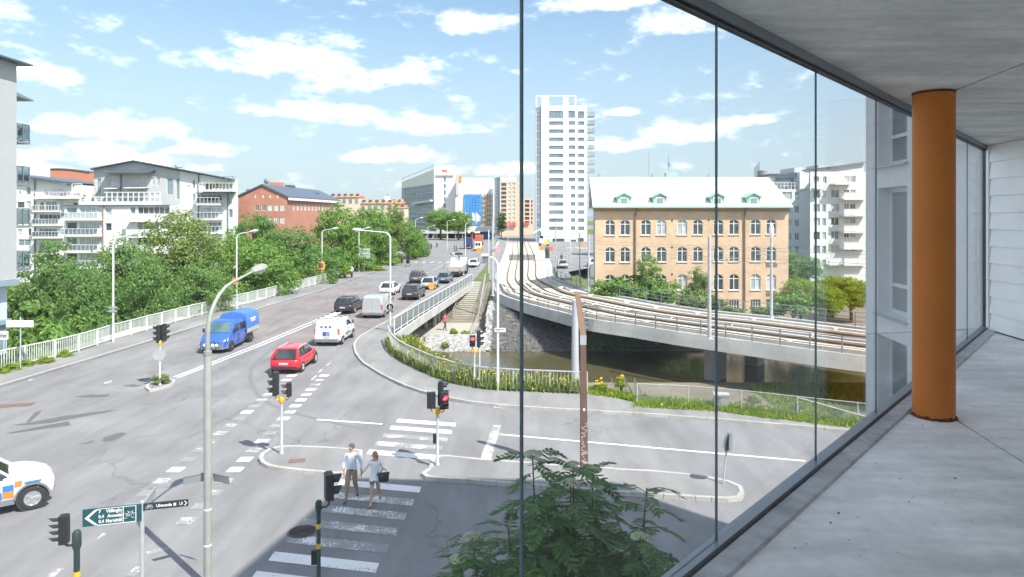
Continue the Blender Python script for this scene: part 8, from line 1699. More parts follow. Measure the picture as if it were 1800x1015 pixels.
def person(label, loc_, rot, hgt, mats, pose, zones, hair=None, hairlen=0.0, look=0.0, female=False, group=None, sub=2, fingers=True):
    """local: faces -Y, left is +X. pose: dict of joints for a 1.78 m figure. zones(co)-> material slot"""
    s = hgt/1.78; t = thing('person', label, 'person', loc_, rot, group); J = {}
    J['pel'] = ((0, 0, 0.95), (0.172, 0.125)); J['bel'] = ((0, 0.0, 1.10), (0.165, 0.118)); J['che'] = ((0, 0.0, 1.32), (0.185, 0.13)); J['col'] = ((0, 0.01, 1.45), (0.13, 0.09)); J['nek'] = ((0, 0.0, 1.52), 0.058); J['hb'] = ((0, -0.015, 1.60), 0.068)
    sh = 0.185 if not female else 0.165
    J['sL'] = ((sh, 0.0, 1.42), 0.066); J['sR'] = ((-sh, 0.0, 1.42), 0.066)
    d = dict(eL=(0.26, 0.03, 1.14), hL=(0.28, -0.10, 0.90), eR=(-0.26, 0.05, 1.14), hR=(-0.27, -0.02, 0.88), kL=(0.10, -0.02, 0.50), aL=(0.10, 0.06, 0.09), kR=(-0.10, -0.02, 0.50), aR=(-0.10, 0.06, 0.09)); d.update(pose)
    J['eL'] = (d['eL'], 0.052); J['wL'] = (d['hL'], 0.036); J['eR'] = (d['eR'], 0.052); J['wR'] = (d['hR'], 0.036)
    lg = 0.085 if not female else 0.08
    J['hiL'] = ((0.095, 0, 0.88), 0.115); J['hiR'] = ((-0.095, 0, 0.88), 0.115); J['kL'] = (d['kL'], 0.078 if not female else 0.062); J['kR'] = (d['kR'], 0.078 if not female else 0.062)
    for S in 'LR':
        k = Vector(d['k'+S]); a = Vector(d['a'+S]); J['c'+S] = (tuple(k.lerp(a, 0.35)+Vector((0, 0.015, 0))), 0.070 if not female else 0.058); J['a'+S] = (tuple(a), 0.046); tip = d.get('t'+S, (a.x+(0.02 if S == 'L' else -0.02), a.y-0.19, a.z-0.055)); J['t'+S] = (tip, (0.042, 0.034)); J['f'+S] = (((a.x+tip[0])/2, (a.y+tip[1])/2, (a.z+tip[2])/2-0.012), (0.044, 0.045))
    names = list(J); ix = {n: i for i, n in enumerate(names)}
    E = [('pel', 'bel'), ('bel', 'che'), ('che', 'col'), ('col', 'nek'), ('nek', 'hb'), ('col', 'sL'), ('col', 'sR'), ('sL', 'eL'), ('eL', 'wL'), ('sR', 'eR'), ('eR', 'wR'), ('pel', 'hiL'), ('pel', 'hiR'), ('hiL', 'kL'), ('hiR', 'kR'), ('kL', 'cL'), ('cL', 'aL'), ('kR', 'cR'), ('cR', 'aR'), ('aL', 'fL'), ('fL', 'tL'), ('aR', 'fR'), ('fR', 'tR')]
    me = skin_mesh([(Vector(J[n][0])*s, tuple(q*s for q in J[n][1]) if isinstance(J[n][1], tuple) else J[n][1]*s) for n in names], [(ix[a], ix[b]) for a, b in E], 0, sub)
    bm = bmesh.new(); bm.from_mesh(me)
    # head with face, neck already inside
    hc = Vector((0, -0.02, 1.67))*s; Rz = Matrix.Rotation(look, 4, 'Z'); nu, nv = 14, 10; ring_ = []
    for j in range(1, nv):
        th = math.pi*j/nv; row = []
        for i in range(nu):
            ph = 2*math.pi*i/nu; x = 0.078*math.sin(th)*math.cos(ph); y = 0.098*math.sin(th)*math.sin(ph); z = 0.118*math.cos(th)
            if z < -0.03: x *= 0.86+2*(z+0.03)*-0.0; y = y*0.92-0.006
            if y < -0.06 and abs(x) < 0.03 and -0.045 < z < 0.02: y -= 0.022
            if y < -0.05 and 0.005 < z < 0.04 and 0.02 < abs(x) < 0.06: y += 0.010
            row.append(bm.verts.new(Rz @ (Vector((x, y, z))*s)+hc))
        ring_.append(row)
    tp = bm.verts.new(hc+Vector((0, 0, 0.118*s))); bt = bm.verts.new(hc-Vector((0, 0, 0.118*s)))
    fcs = []
    for a, b in zip(ring_, ring_[1:]):
        for i in range(nu): fcs.append(bm.faces.new((a[i], b[i], b[(i+1) % nu], a[(i+1) % nu])))
    for i in range(nu): fcs.append(bm.faces.new((tp, ring_[0][i], ring_[0][(i+1) % nu]))); fcs.append(bm.faces.new((bt, ring_[-1][(i+1) % nu], ring_[-1][i])))
    for sg in (-1, 1):      # ears
        c = hc+Rz @ (Vector((sg*0.08, 0.008, 0.0))*s); r = bmesh.ops.create_icosphere(bm, subdivisions=1, radius=0.024*s, matrix=Matrix.Translation(c) @ Matrix.Diagonal((0.45, 0.8, 1.2, 1)))
    if fingers:
        for S in 'LR':
            w = Vector(J['w'+S][0])*s; e = Vector(J['e'+S][0])*s; dv = (w-e).normalized(); sx = 1 if S == 'L' else -1; side = dv.cross(Vector((0, 1, 0)))
            side = side.normalized() if side.length > 0.2 else Vector((1, 0, 0)); fwd = Vector((0, -1, 0)); fwd = (fwd-dv*fwd.dot(dv)).normalized()
            c = w+dv*0.05*s; M = Matrix((fwd, dv.cross(fwd), dv)).transposed().to_4x4(); bmesh.ops.create_icosphere(bm, subdivisions=2, radius=1.0, matrix=Matrix.Translation(c) @ M @ Matrix.Diagonal((0.042*s, 0.018*s, 0.055*s, 1)))
            for k, (o_, ln) in enumerate(((-0.030, 0.058), (-0.010, 0.07), (0.010, 0.074), (0.030, 0.066), (0.048, 0.045))):
                thumb = k == 4; b0 = c+fwd*o_*s*(1 if not thumb else 0.9)+dv*(0.042*s if not thumb else -0.01*s); p1 = b0+(dv*(0.6 if not thumb else 0.7)+(fwd*0.5 if thumb else Vector()))*ln*s*0.6; p2 = p1+(dv*0.7+side*(-sx)*0.5*0.8)*ln*s*0.5
                for a, b, r0, r1 in ((b0, p1, 0.0095, 0.009), (p1, p2, 0.009, 0.007)):
                    dd = (b-a); L_ = dd.length; q = dd.to_track_quat('Z', 'Y').to_matrix().to_4x4(); bmesh.ops.create_cone(bm, cap_ends=True, segments=6, radius1=r0*s, radius2=r1*s, depth=L_*1.1, matrix=Matrix.Translation((a+b)/2) @ q)
    bmesh.ops.recalc_face_normals(bm, faces=bm.faces); m2 = bpy.data.meshes.new('body'); bm.to_mesh(m2); bm.free()
    for m in mats: m2.materials.append(m)
    for p in m2.polygons: p.material_index = zones(p.center/s, J); p.use_smooth = True
    o = place('body', m2, t)
    # eyes, brows and mouth
    mb = MB()
    for sg in (-1, 1): c = Rz @ (Vector((sg*0.032, -0.083, 0.008))*s)+hc; mb.lathe([(0.011*s, -0.006*s), (0.011*s, 0.006*s)], 8, c, 'y')
    mb.build('eyes', M_INK, t); c = Rz @ (Vector((0, -0.088, -0.058))*s)+hc; MB().box(c.x-0.022*s, c.x+0.022*s, c.y-0.006*s, c.y+0.01*s, c.z-0.005*s, c.z+0.005*s).build('mouth', mat('lips', (0.40, 0.16, 0.13), 0.5, 0), t)
    if hair:
        mb = MB(); rows = []
        for j in range(0, 8):
            th = R(2)+R(100)*j/7; row = []
            for i in range(16):
                ph = 2*math.pi*i/16; back = max(0.0, math.sin(ph)); lim = 1.0 if back > 0 else (0.62 if math.sin(ph) < -0.5 else 0.85); tt = th*lim*(1+0.18*back); k = 1.09+0.05*random.random(); dz = -hairlen*back*(j/7)**2
                row.append(tuple(Rz @ (Vector((0.078*k*math.sin(tt)*math.cos(ph)*(1+hairlen*0.8*j/7), 0.102*k*math.sin(tt)*math.sin(ph), 0.122*1.05*math.cos(tt)+dz))*s)+hc))
            rows.append(row)
        mb.loft(rows, cap=True); mb.build('hair', hair, t, smooth=60)
    return t
def zones_std(top, bottom, hem=0.93, sleeve=1.0, shoe=0.11):
    """slots: 0 skin, 1 top, 2 trousers, 3 shoes"""
    def f(c, J):
        if c.z < shoe: return 3
        if c.z > 1.50: return 0
        arm = abs(c.x) > 0.215 or (abs(c.x) > 0.19 and c.z < 1.3)
        if arm: return 1 if c.z > sleeve else 0
        return 1 if c.z > hem else 2
    return f
m_shirt = mat('pale_blue_shirt', (0.55, 0.62, 0.74), 0.8, 0.06, 10, bump=0.3, bscale=14); m_chino = mat('beige_chinos', (0.30, 0.215, 0.14), 0.85, 0.08, 9, bump=0.3, bscale=12); m_shoe = mat('brown_shoes', (0.055, 0.03, 0.03), 0.4, 0.1, 8); m_white = mat('white_blouse', (0.74, 0.74, 0.78), 0.8, 0.05, 9, bump=0.3, bscale=12); m_short = mat('olive_shorts', (0.14, 0.14, 0.10), 0.8, 0.15, 12); m_pump = mat('nude_shoes', (0.22, 0.10, 0.08), 0.4, 0.1)
man = person('man in pale blue shirt and beige chinos walking hand in hand', (-5.14, 21.72, 0), 0.0, 1.80, [M_SKIN, m_shirt, m_chino, m_shoe],
    dict(eL=(0.30, 0.02, 1.16), hL=(0.325, -0.10, 0.90), eR=(-0.28, 0.05, 1.15), hR=(-0.24, -0.06, 0.90), kR=(-0.10, -0.20, 0.52), aR=(-0.11, -0.27, 0.11), tR=(-0.14, -0.47, 0.07), kL=(0.10, 0.03, 0.50), aL=(0.10, 0.33, 0.17), tL=(0.13, 0.20, 0.035)),
    zones_std(1, 2, 0.97, 1.02, 0.115), M_HAIRB, 0.0, -0.6)
MB().lathe([(0.150, 0.965), (0.153, 0.985), (0.150, 1.005)], 18).build('belt', m_shoe, man); b = [o for o in man.children if o.name.startswith('belt')][0]; b.scale = (1.03, 0.80, 1.0)
wom = person('woman in white blouse and dark shorts walking hand in hand', (-4.33, 21.42, 0), 0.0, 1.66, [M_SKIN, m_white, m_short, m_pump],
    dict(eR=(-0.33, 0.05, 1.17), hR=(-0.50, 0.18, 0.96), eL=(0.25, 0.05, 1.15), hL=(0.16, -0.20, 1.10), kR=(-0.08, -0.20, 0.52), aR=(-0.09, -0.27, 0.11), tR=(-0.10, -0.46, 0.05), kL=(0.09, 0.06, 0.50), aL=(0.10, 0.36, 0.19), tL=(0.12, 0.24, 0.04)),
    lambda c, J: 3 if c.z < 0.085 or (c.z < 0.16 and c.y > 0.18 and c.z < 0.13) else 0 if c.z > 1.47 else 1 if (c.z > 0.90 and not (c.x < -0.46) and not (c.z > 1.05 and abs(c.x-0.13) < 0.05 and c.y < -0.17)) else 2 if c.z > 0.72 else 0, M_HAIRL, 0.12, -0.9, True)
rg = []
for z, rx, ry, oy in ((1.10, 0.145, 0.105, 0), (0.98, 0.165, 0.125, 0), (0.88, 0.19, 0.145, -0.01), (0.80, 0.205, 0.16, -0.01), (0.76, 0.20, 0.155, -0.01)):
    s = 1.66/1.78; rg.append([(rx*s*math.cos(a)*(1+0.05*math.sin(3*a)), (ry*math.sin(a)+oy)*s, (z-(0.06*abs(math.cos(a)) if z < 0.8 else 0)+(0.07 if z < 0.85 and math.sin(a) < -0.8 else 0))*s) for a in [2*math.pi*k/20 for k in range(20)]])
MB().loft(rg, cap=False).build('blouse_hem', m_white, wom, smooth=60)
bagp = Vector((-4.33+0.30, 21.42-0.20, 0.80)); bag = thing('handbag', 'large black handbag hanging on the arm of the woman', 'handbag', bagp, 0.25); mbg = mat('black_leather', (0.02, 0.022, 0.028), 0.4, 0.1, 12)
MB().loft([[(-0.17*q, -0.06*w, z), (0.17*q, -0.06*w, z), (0.17*q, 0.06*w, z), (-0.17*q, 0.06*w, z)] for z, q, w in ((-0.02, 0.85, 1.0), (0.02, 0.9, 1.15), (0.16, 1.0, 0.9), (0.26, 1.12, 0.35))]).build('body', mbg, bag, smooth=30)
for y in (-0.03, 0.03): MB().path([(-0.09, y, 0.22), (-0.08, y, 0.33), (0, y, 0.38), (0.08, y, 0.33), (0.09, y, 0.22)], 0.008, 6).build('handle', mbg, bag)
for y in (-0.055,): MB().box(-0.05, -0.03, y-0.006, y, 0.17, 0.20).build('buckle', M_RIM, bag)
# people further away
def walker(label, px, py, hgt, top, bot, rot=0.0, z=0.12, hair=None, seed=0, sub=1):
    g = G(px, py, z); mt = mat('top_%d' % seed, top, 0.85, 0.05, 8); mb_ = mat('legs_%d' % seed, bot, 0.85, 0.05, 8)
    return person(label, (g.x, g.y, z), rot, hgt, [M_SKIN, mt, mb_, m_shoe], dict(kR=(-0.10, -0.16, 0.52), aR=(-0.10, -0.20, 0.10), kL=(0.10, 0.02, 0.50), aL=(0.10, 0.26, 0.13), tL=(0.11, 0.10, 0.04), hL=(0.27, -0.16, 0.93), hR=(-0.27, 0.16, 0.92), eR=(-0.25, 0.12, 1.15)), zones_std(1, 2, 0.95, 1.0, 0.11), hair or M_HAIRB, 0.0, 0.0, False, None, sub, True)
walker('person in red top and dark trousers on the path below the bridge', 782, 581, 1.76, (0.55, 0.10, 0.12), (0.05, 0.05, 0.07), R(60), -2.59, seed=1)
walker('pedestrian in dark jacket on the far left pavement', 696, 463, 1.75, (0.07, 0.05, 0.05), (0.06, 0.06, 0.08), R(170), seed=2)
walker('pedestrian in black pushing a pram on the far left pavement', 707, 467, 1.72, (0.03, 0.03, 0.035), (0.04, 0.04, 0.05), R(150), seed=3)
walker('pedestrian in dark clothes before the low concourse', 758, 439, 1.75, (0.05, 0.06, 0.08), (0.05, 0.05, 0.06), R(10), seed=4); walker('pedestrian in brown coat before the low concourse', 768, 436, 1.72, (0.14, 0.10, 0.08), (0.05, 0.05, 0.06), R(10), seed=5)
walker('pedestrian in blue jeans crossing the far street', 799, 443, 1.76, (0.03, 0.04, 0.05), (0.07, 0.12, 0.22), R(90), 0.01, seed=6); walker('pedestrian in black top crossing the far street', 802.5, 443, 1.70, (0.03, 0.035, 0.04), (0.05, 0.08, 0.15), R(90), 0.01, seed=7)
walker('pedestrian in dark clothes by the fence of the side street', 987, 462, 1.75, (0.05, 0.05, 0.07), (0.05, 0.05, 0.08), R(0), 0.03, seed=8)
g = G(712, 469); pr = thing('pram', 'dark pram pushed along the far pavement', 'pram', (g.x+0.5, g.y, 0.12)); MB().loft([[(-0.3, -0.4*q, z), (0.3, -0.4*q, z), (0.3, 0.4*q, z), (-0.3, 0.4*q, z)] for z, q in ((0.45, 0.7), (0.8, 1.0))]).build('basket', mbg, pr); MB().loft([[(-0.31, 0.05, 0.8), (0.31, 0.05, 0.8), (0.31, 0.42, 0.8), (-0.31, 0.42, 0.8)], [(-0.29, 0.0, 1.05), (0.29, 0.0, 1.05), (0.29, 0.36, 1.05), (-0.29, 0.36, 1.05)]]).build('hood', mbg, pr); MB().path([(0, -0.35, 0.8), (0, -0.7, 1.02)], 0.02, 6).build('handle', M_TRIM, pr)
for x in (-0.3, 0.3):
    for y in (-0.35, 0.35): MB().lathe([(0.15, -0.02), (0.15, 0.02)], 14, axis='x').build('wheel', M_TYRE, pr, (x, y, 0.15))
def bicycle(label, base, rot, z=0.12):
    t = thing('bicycle', label, 'bicycle', (base.x, base.y, z), rot)
    for y in (-0.52, 0.52):
        o = MB().lathe([(0.31, -0.02), (0.34, 0), (0.31, 0.02), (0.30, 0)], 24, axis='x').build('wheel', M_TYRE, t, (0, y, 0.34)); mb = MB()
        for k in range(8): a = k*math.pi/8; mb.bar((0, -0.3*math.cos(a), -0.3*math.sin(a)), (0, 0.3*math.cos(a), 0.3*math.sin(a)), 0.004, 0.004)
        mb.build('spokes', M_RIM, o)
    MB().path([(0, 0.52, 0.34), (0, 0.15, 0.85), (0, -0.38, 0.85)], 0.018, 6).path([(0, 0.15, 0.85), (0, 0.05, 0.3), (0, -0.40, 0.75)], 0.018, 6).path([(0, 0.52, 0.34), (0, 0.05, 0.3)], 0.015, 6).path([(0, -0.52, 0.34), (0, -0.36, 0.98)], 0.018, 6).build('frame', M_TRIM, t); MB().path([(-0.28, -0.28, 1.0), (0, -0.36, 1.0), (0.28, -0.28, 1.0)], 0.014, 6).build('handlebar', M_RIM, t); MB().loft([[(-0.08, 0.3, 0.93), (0.08, 0.3, 0.93), (0.08, 0.3, 0.97), (-0.08, 0.3, 0.97)], [(-0.03, 0.02, 0.94), (0.03, 0.02, 0.94), (0.03, 0.02, 0.97), (-0.03, 0.02, 0.97)]]).build('saddle', M_TRIM, t); return t
def rider(label, blabel, px, py, top, bot, rot, z, seed):
    g = G(px, py, z); bicycle(blabel, g, rot, z); mt = mat('top_%d' % seed, top, 0.85, 0.05, 8); mb_ = mat('legs_%d' % seed, bot, 0.85, 0.05, 8); c, s_ = math.cos(rot), math.sin(rot)
    person(label, (g.x-s_*0.15*1, g.y+c*0.15, z+0.10), rot, 1.72, [M_SKIN, mt, mb_, m_shoe], dict(kR=(-0.11, -0.30, 0.68), aR=(-0.11, -0.15, 0.28), kL=(0.11, -0.18, 0.55), aL=(0.11, -0.02, 0.13), eL=(0.25, -0.22, 1.18), hL=(0.25, -0.42, 1.0), eR=(-0.25, -0.22, 1.18), hR=(-0.25, -0.42, 1.0)), zones_std(1, 2, 0.95, 1.0, 0.0), M_HAIRB, 0, 0, False, None, 1)
rider('cyclist in white top riding past the utility cabinet', 'bicycle ridden past the utility cabinet', 618, 489, (0.72, 0.72, 0.72), (0.16, 0.07, 0.05), R(20), 0.12, 20)
rider('cyclist in black riding beside the crane truck', 'dark bicycle ridden beside the crane truck', 821, 482, (0.03, 0.03, 0.035), (0.04, 0.04, 0.05), R(180), 0.02, 21)
# ------------------------------------------------------------------ vegetation
def tpx(label, px, topy, Y, rpx, kind='full', var=0, zb=-3.0, name=None):
    return tree(name or {'full': 'leafy_tree', 'open': 'feathery_tree', 'ball': 'ball_tree', 'tall': 'slender_tree'}[kind], label, ((px-CX)/F*Y, Y, zb), H-(topy-HY)/F*Y-zb, rpx*Y/F, kind, var)
for a in [(92, 418, 60, 62, 'open', 0, 'feathery grey green tree beside the plain white block'), (150, 455, 56, 52, 'open', 1, 'low feathery tree behind the lamp with two plates'), (215, 408, 66, 55, 'open', 1, 'grey green tree in front of the balcony stack'), (318, 366, 76, 74, 'open', 2, 'airy pale tree with visible branches before the gabled house'), (262, 445, 58, 55, 'open', 0, 'dense feathery tree just behind the street railing'),
          (360, 452, 64, 56, 'open', 1, 'rounded grey green tree behind the curved lamp arm'), (400, 405, 84, 48, 'full', 0, 'bright green tree right of the gabled house'), (447, 373, 104, 46, 'full', 1, 'deep green tree before the brick gable'), (462, 420, 78, 62, 'full', 0, 'broad green tree behind the orange disc lamp'), (512, 398, 92, 55, 'full', 1, 'broad deep green tree before the brick side wall'),
          (598, 357, 112, 48, 'full', 0, 'tallest bright green tree before the distant orange roofs'), (655, 355, 124, 38, 'full', 2, 'bright green tree beside the flowering chestnut'), (690, 352, 140, 36, 'tall', 1, 'pale flowering chestnut next to the scaffolded block'), (718, 384, 142, 30, 'full', 0, 'green street tree on the far square'), (735, 412, 150, 22, 'full', 1, 'small green tree at the far square corner'),
          (560, 425, 98, 52, 'full', 1, 'dark green tree behind the yellow square sign'), (622, 425, 112, 42, 'full', 0, 'green tree behind the large sign back'), (668, 420, 128, 36, 'full', 2, 'green tree by the far left pavement'), (540, 470, 90, 40, 'open', 2, 'pale leafy tree at the railing end')]:
    tpx(a[6], *a[:6])
tpx('left leafy tree of the pair before the scaffolded block', 775, 366, 255, 30, 'full', 0, 0.0); tpx('right leafy tree of the pair before the blue wrap', 806, 368, 252, 26, 'full', 2, 0.0); tpx('small green tree before the beige tower', 881, 372, 268, 13, 'tall', 0, 0.0)
tpx('upright green tree against the factory wall', 1140, 443, 75.5, 40, 'tall', 0, -2.3); tpx('thin pale tree against the factory wall', 1228, 466, 75, 34, 'tall', 1, -2.3)
for a in [(1408, 488, 71, 37, 'clipped ball tree at the factory corner'), (1463, 484, 76, 34, 'clipped ball tree behind the other ball trees'), (1454, 503, 68, 33, 'clipped ball tree nearest the tram railing'), (1496, 487, 73, 38, 'largest clipped ball tree beside the paved court')]:
    tpx(a[4], *a[:4], 'ball', 0, -2.3)
tpx('dark green tree between the factory and the white apartments', 1392, 436, 105, 24, 'tall', 2, -2.3); tpx('dark green tree at the foot of the rear wing', 1420, 450, 108, 24, 'full', 1, -2.3)
def bpx(label, px, py, Y, rpx, hpx, m=None, var=0, z=None, group=None):
    b = P(px, py, Y); return bush(label, (b.x, b.y, b.z if z is None else z), rpx*Y/F, hpx*Y/F, m, var, group)
gl = 'green undergrowth behind the street railing'
for i in range(26):
    px = 52+i*20.5+random.uniform(-5, 5); Y = interp([(50, 43.5), (200, 51), (330, 61), (460, 75), (575, 96)], px)+random.uniform(1.0, 3.0); b = P(px, 0, Y)
    k = i % 3; bush(('bright', 'deep', 'grey')[k]+' green bush in the undergrowth behind the street railing', (b.x-1.6, Y, -3.0), random.uniform(1.9, 2.6), random.uniform(3.6, 4.8), (M_LEAF, M_LEAF_D, M_LEAF_G)[k], i//3 % 3, gl)
for i in range(16):
    px = 70+i*40+random.uniform(-8, 8); Y = interp([(50, 54), (330, 72), (575, 100), (700, 135)], px)+random.uniform(2, 6); b = P(px, 0, Y)
    k = i % 3; bush('tall '+('bright', 'deep', 'grey')[k]+' green bush among the trees left of the street', (b.x, Y, -3.0), random.uniform(2.8, 3.8), random.uniform(5.0, 6.8), (M_LEAF, M_LEAF_D, M_LEAF_G)[k], i//3 % 3, 'tall bushes among the trees')
for px, py, Y, r, h, m, lab in [(652, 478, 112, 26, 10, M_LEAF_Y, 'low clipped hedge at the foot of the large sign'), (680, 468, 124, 20, 11, M_LEAF, 'low hedge along the far pavement'), (606, 489, 98, 12, 26, M_LEAF_Y, 'light green shrub beside the utility cabinet'), (585, 499, 90, 10, 12, M_LEAF, 'weeds at the railing end'), (735, 440, 165, 16, 10, M_LEAF_D, 'dark hedge on the far square'),
                              (1078, 530, 76.5, 40, 40, M_LEAF, 'rounded green shrub by the factory left corner'), (1120, 535, 75.5, 38, 48, M_LEAF, 'shrub under the upright factory tree'), (1165, 545, 74.5, 34, 52, M_LEAF, 'leafy shrub spilling over the tram railing'), (1215, 560, 73, 32, 50, M_LEAF_P, 'pale shrub under the thin factory tree'), (1255, 560, 73, 24, 40, M_LEAF_P, 'pale green shrub near the factory downpipe'), (1395, 560, 67, 36, 46, M_LEAF, 'shrub at the foot of the factory corner'), (1365, 560, 70, 16, 26, M_LEAF_P, 'small shrub beside the green door'), (1285, 556, 70, 26, 16, M_LEAF_P, 'low weeds before the barred factory windows'), (1335, 556, 68, 18, 16, M_LEAF_P, 'low weeds along the tram railing'), (1515, 560, 84, 24, 16, M_LEAF_Y, 'low clipped bush on the paved court'), (1480, 545, 92, 30, 16, M_LEAF_Y, 'long low bush behind the ball trees'),
                              (1060, 618, 63.5, 34, 38, M_LEAF_D, 'dark bush hanging over the canal bank'), (1105, 616, 64, 34, 34, M_LEAF_D, 'glossy bush in the middle of the canal bank'), (1150, 614, 64.5, 28, 26, M_LEAF_D, 'low bush at the canal edge under the tram bridge'), (1185, 612, 65, 22, 16, M_LEAF_D, 'small bush at the end of the canal bank'), (283, 680, 36.2, 15, 17, M_LEAF_P, 'small leafy shrub on the planted traffic island'), (797, 592, 67, 8, 14, M_LEAF_Y, 'weed tuft on the rocks below the bridge'), (818, 591, 67, 10, 9, M_LEAF_Y, 'low weeds beside the canal path steps'), (783, 612, 63.5, 8, 10, M_LEAF_Y, 'weed at the edge of the canal footing')]:
    z = 0.1 if lab.endswith('traffic island') else None; bpx(lab, px, py, Y, r, h, m, 1, z)
for i, (px, py) in enumerate(((38, 652), (62, 645), (95, 640), (130, 628), (15, 658))): g = G(px, py, 0.1); bush('yellow green weed growing through the street railing foot', (g.x-0.75, g.y+0.25, -0.05), 0.55, 0.5, M_LEAF_Y, 2, 'weeds at the railing foot')
# flower bed and grass verge: blades and blossoms nobody could count
def verge(name, label, pts_fn, n, hgt, m, yellow=0.0, seed=1):
    rnd = random.Random(seed); mb = MB(); fl = MB()
    for k in range(n):
        x, y, z = pts_fn(rnd); h = hgt*rnd.uniform(0.5, 1.25); a = rnd.uniform(0, 6.28); w = 0.02+0.03*rnd.random(); dx, dy = math.cos(a)*w, math.sin(a)*w; bx, by = rnd.uniform(-.25, .25)*h, rnd.uniform(-.25, .25)*h
        mb.add([(x-dx, y-dy, z), (x+dx, y+dy, z), (x+bx*0.5+dx*1.4, y+by*0.5+dy*1.4, z+h*0.6), (x+bx, y+by, z+h), (x+bx*0.5-dx*1.4, y+by*0.5-dy*1.4, z+h*0.6)], [(0, 1, 2, 3, 4)])
        if rnd.random() < yellow:
            for j in range(4): c = Vector((x+bx+rnd.uniform(-.10, .10), y+by+rnd.uniform(-.10, .10), z+h+rnd.uniform(-0.10, 0.08))); r = 0.045; t_ = Vector((rnd.uniform(-1, 1), rnd.uniform(-1, 1), rnd.uniform(-.4, .4))).normalized()*r; b_ = t_.cross(Vector((0, 0.5, 1))).normalized()*r; fl.add([c-t_, c-b_, c+t_, c+b_], [(0, 1, 2, 3)])
    o = stuff(mb.build(name, m, fix=False)); o['label'] = label; o['category'] = 'plants'
    if fl.v: stuff(fl.build('blossoms', mat('yellow_blossom', (0.75, 0.55, 0.02), 0.7, 0.1, 6), o, fix=False))
cv = resample(curve, 0.25)
def bed(rnd):
    i = int(rnd.random()**0.9*(len(cv)-2))+1; d = (cv[i]-cv[i-1]).normalized(); nr = Vector((d.y, -d.x, 0)); nr = nr if nr.y > 0 else -nr; q = cv[i]+nr*(-0.2+rnd.random()**1.1*2.2); return (q.x, q.y, -0.02-max(0, (rnd.random()-0.7))*0.6)
verge('flower_bed', 'tall grass and yellow flowering weeds along the canal railing', bed, 8500, 0.62, M_LEAF_P, 0.13, 3)
fs2 = resample([Vector((p.x, p.y, 0)) for p in [G(1040, 700)]+fp_], 0.3)
def strip_(rnd): q = fs2[int(rnd.random()*len(fs2))]; return (q.x+rnd.uniform(-.3, .3), q.y-0.9+rnd.random()*1.9 if q.x > 6 else q.y+0.3+rnd.random()*1.2, 0.0)
verge('grass_verge', 'dry green grass verge along the chain-link fence', strip_, 9000, 0.26, M_LEAF_Y, 0.006, 4)
verge('canal_bank_grass', 'patch of grass on the far side of the canal path', lambda r: (r.uniform(17, 26), r.uniform(42.5, 49.5), -3.25), 3500, 0.3, M_LEAF_Y, 0, 5)
# clumps along the fence
for i, (px, py, h, lab) in enumerate(((1323, 716, 16, 'yellow green weed clump behind the fence brace'), (1405, 728, 18, 'pale weed clump in the fence mesh'), (1472, 738, 20, 'white tipped weed clump near the fence end'), (1130, 706, 10, 'weed clump at the fence start'))): bpx(lab, px, py, G(px, py).y+0.3, 14, h, M_LEAF_P, 2, 0.0)
for i, (px, py, lab) in enumerate(((1055, 698, 'yellow flowering clump right of the rust mast'), (1092, 690, 'yellow flowering clump beside the stair handrail'))):
    t = bpx(lab, px, py, G(px, py).y+0.6, 12, 20, M_LEAF_Y, 0, 0.0); leafblob(t, 'blossoms', 0.4, 0.3, 0.55, 90, 0.08, mat('yellow_blossom', (0.75, 0.55, 0.02)))
# ------------------------------------------------------------------ rowan in front of the balcony
M_ROW = leafmat('rowan_leaf', (0.05, 0.125, 0.045), (0.14, 0.27, 0.085), 2.5); M_STEM = mat('rowan_stem', (0.10, 0.085, 0.06), 0.8, 0.2, 10); M_UMB = mat('pale_flower_umbel', (0.36, 0.42, 0.26), 0.9, 0.25, 30)
def pinnate(seed):
    rnd = random.Random(seed); mb = MB(); L = 0.20; n = 7; pts = [Vector((0, L*k/8, 0.035*math.sin(k/8*2.2)-0.05*(k/8)**2)) for k in range(9)]; mb.path(pts, [0.0022]*8+[0.001], 4)
    def leaflet(b, d, ln):
        d = d.normalized(); up = Vector((0, 0, 1)); s_ = d.cross(up).normalized()*ln*0.19; dr = Vector((0, 0, -ln*0.13)); mb.add([b, b+d*ln*0.35+s_+dr*0.2, b+d*ln*0.75+s_*0.8+dr*0.6, b+d*ln+dr, b+d*ln*0.75-s_*0.8+dr*0.6, b+d*ln*0.35-s_+dr*0.2, b+d*ln*0.5-up*0.004], [(0, 1, 6), (1, 2, 6), (2, 3, 6), (3, 4, 6), (4, 5, 6), (5, 0, 6)])
    for k in range(2, 9):
        p = pts[k] if k < 9 else pts[-1]; ln = 0.068*(1-0.06*abs(k-5))
        for sg in (-1, 1): leaflet(p, Vector((sg*(1.0-0.03*k), 0.42+0.05*k+rnd.uniform(-.1, .1), rnd.uniform(-.15, .05))), ln*rnd.uniform(0.85, 1.1))
    leaflet(pts[-1], Vector((0, 1, -0.2)), 0.06); return mb.mesh('leaf', M_ROW, fix=False)
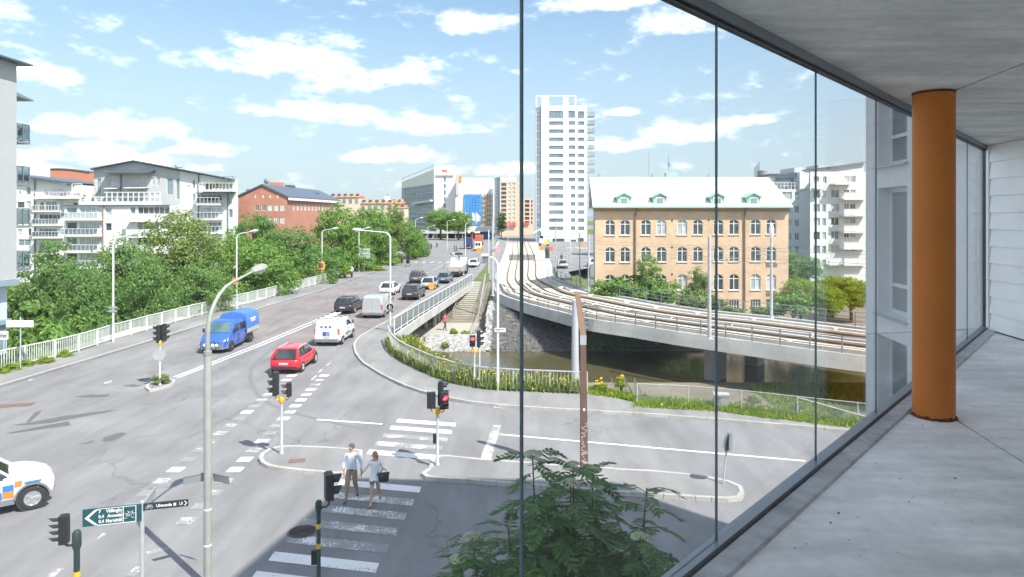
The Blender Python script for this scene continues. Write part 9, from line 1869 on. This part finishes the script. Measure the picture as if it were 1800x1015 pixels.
def rowan():
    t = thing('rowan_tree', 'young rowan with feathered leaves and pale umbels below the balcony', 'tree', (0.45, 4.9, 0)); rnd = random.Random(21); leaves = [pinnate(k) for k in range(5)]; root = Vector((0.45, 4.9, 0)); cnt = 0
    shoots = [(936, 800, 4.6, 1), (1008, 818, 4.7, 1), (1042, 828, 4.9, 1), (1003, 852, 4.4, 1), (1050, 857, 4.7, 1), (1137, 858, 4.5, 0), (960, 890, 4.3, 0), (1125, 945, 4.3, 1), (985, 900, 4.9, 0), (1075, 930, 4.6, 1), (893, 925, 4.4, 0), (830, 945, 4.5, 1), (805, 985, 4.4, 1), (1165, 990, 4.5, 1), (1030, 935, 4.4, 1), (920, 955, 4.6, 0), (1090, 985, 4.4, 0), (860, 990, 4.6, 0), (950, 985, 4.3, 0)]
    tb = MB(); tb.path([(0, 0, -0.1), (0.02, 0.03, 2.0), (-0.02, -0.1, 4.2), (0, -0.15, 5.6)], [0.07, 0.055, 0.04, 0.03], 8); um = leaf0 = None
    umb = MB(); r2 = random.Random(4)
    for k in range(150): a = r2.uniform(0, 6.28); q = r2.random()**0.6*0.055; umb.lathe([(0.0045, 0), (0.006, 0.004), (0.002, 0.008)], 5, (q*math.cos(a), q*math.sin(a), 0.022*(1-(q/0.055)**2)))
    ume = umb.mesh('flower_umbel', M_UMB, fix=False)
    for (px, py, Y, fl) in shoots:
        top = P(px, py, Y)-root; b = Vector((top.x*0.35, -0.15+(top.y)*0.3, 5.3+rnd.uniform(-0.3, 0.3))); b.z = min(b.z, top.z-0.9); mid = b.lerp(top, 0.55)+Vector((top.x*0.12, 0, 0)); pts = spline([Vector((0, -0.12, min(4.6, b.z-0.5))), b, mid, top], 5); tb.path(pts, [0.018-0.014*i/len(pts) for i in range(len(pts))], 6)
        if fl: place('flower_umbel', ume, t, top+Vector((0, 0, 0.0)), rnd.uniform(0, 6), rnd.uniform(0.85, 1.25))
        up = pts[5:]; n = 15; ga = rnd.uniform(0, 6)
        for k in range(n):
            f = 1-k/n; q = 0.015+0.62*(k/n)**1.3; p = top+(mid-top).normalized()*q; ga += 2.4; pit = 0.15-0.55*(1-f)+rnd.uniform(-.3, .2); sc = (1.45-0.35*f)*rnd.uniform(0.8, 1.15)
            o = place('leaf', leaves[cnt % 5], t, p, (pit, rnd.uniform(-.3, .3), ga), sc); cnt += 1
    mass = MB(); src = [([v.co.copy() for v in l.vertices], [tuple(p.vertices) for p in l.polygons]) for l in leaves]
    for (px, py, Y, fl) in shoots:
        top = P(px, py, Y)-root
        for k in range(9):
            f = rnd.random()**0.8; p = top+Vector((rnd.gauss(0, 0.10)-top.x*0.25*f, rnd.gauss(0, 0.14), -0.08-f*0.75)); M = Matrix.Translation(p) @ Matrix.Rotation(rnd.uniform(0, 6.28), 4, 'Z') @ Matrix.Rotation(rnd.uniform(-.9, .3), 4, 'X') @ Matrix.Scale(rnd.uniform(0.8, 1.25), 4); vs, fs = src[k % 5]; mass.add([M @ v for v in vs], fs)
    stuff(mass.build('inner_foliage', M_ROW, t, fix=False)); tb.build('trunk', M_STEM, t, smooth=50)
rowan()
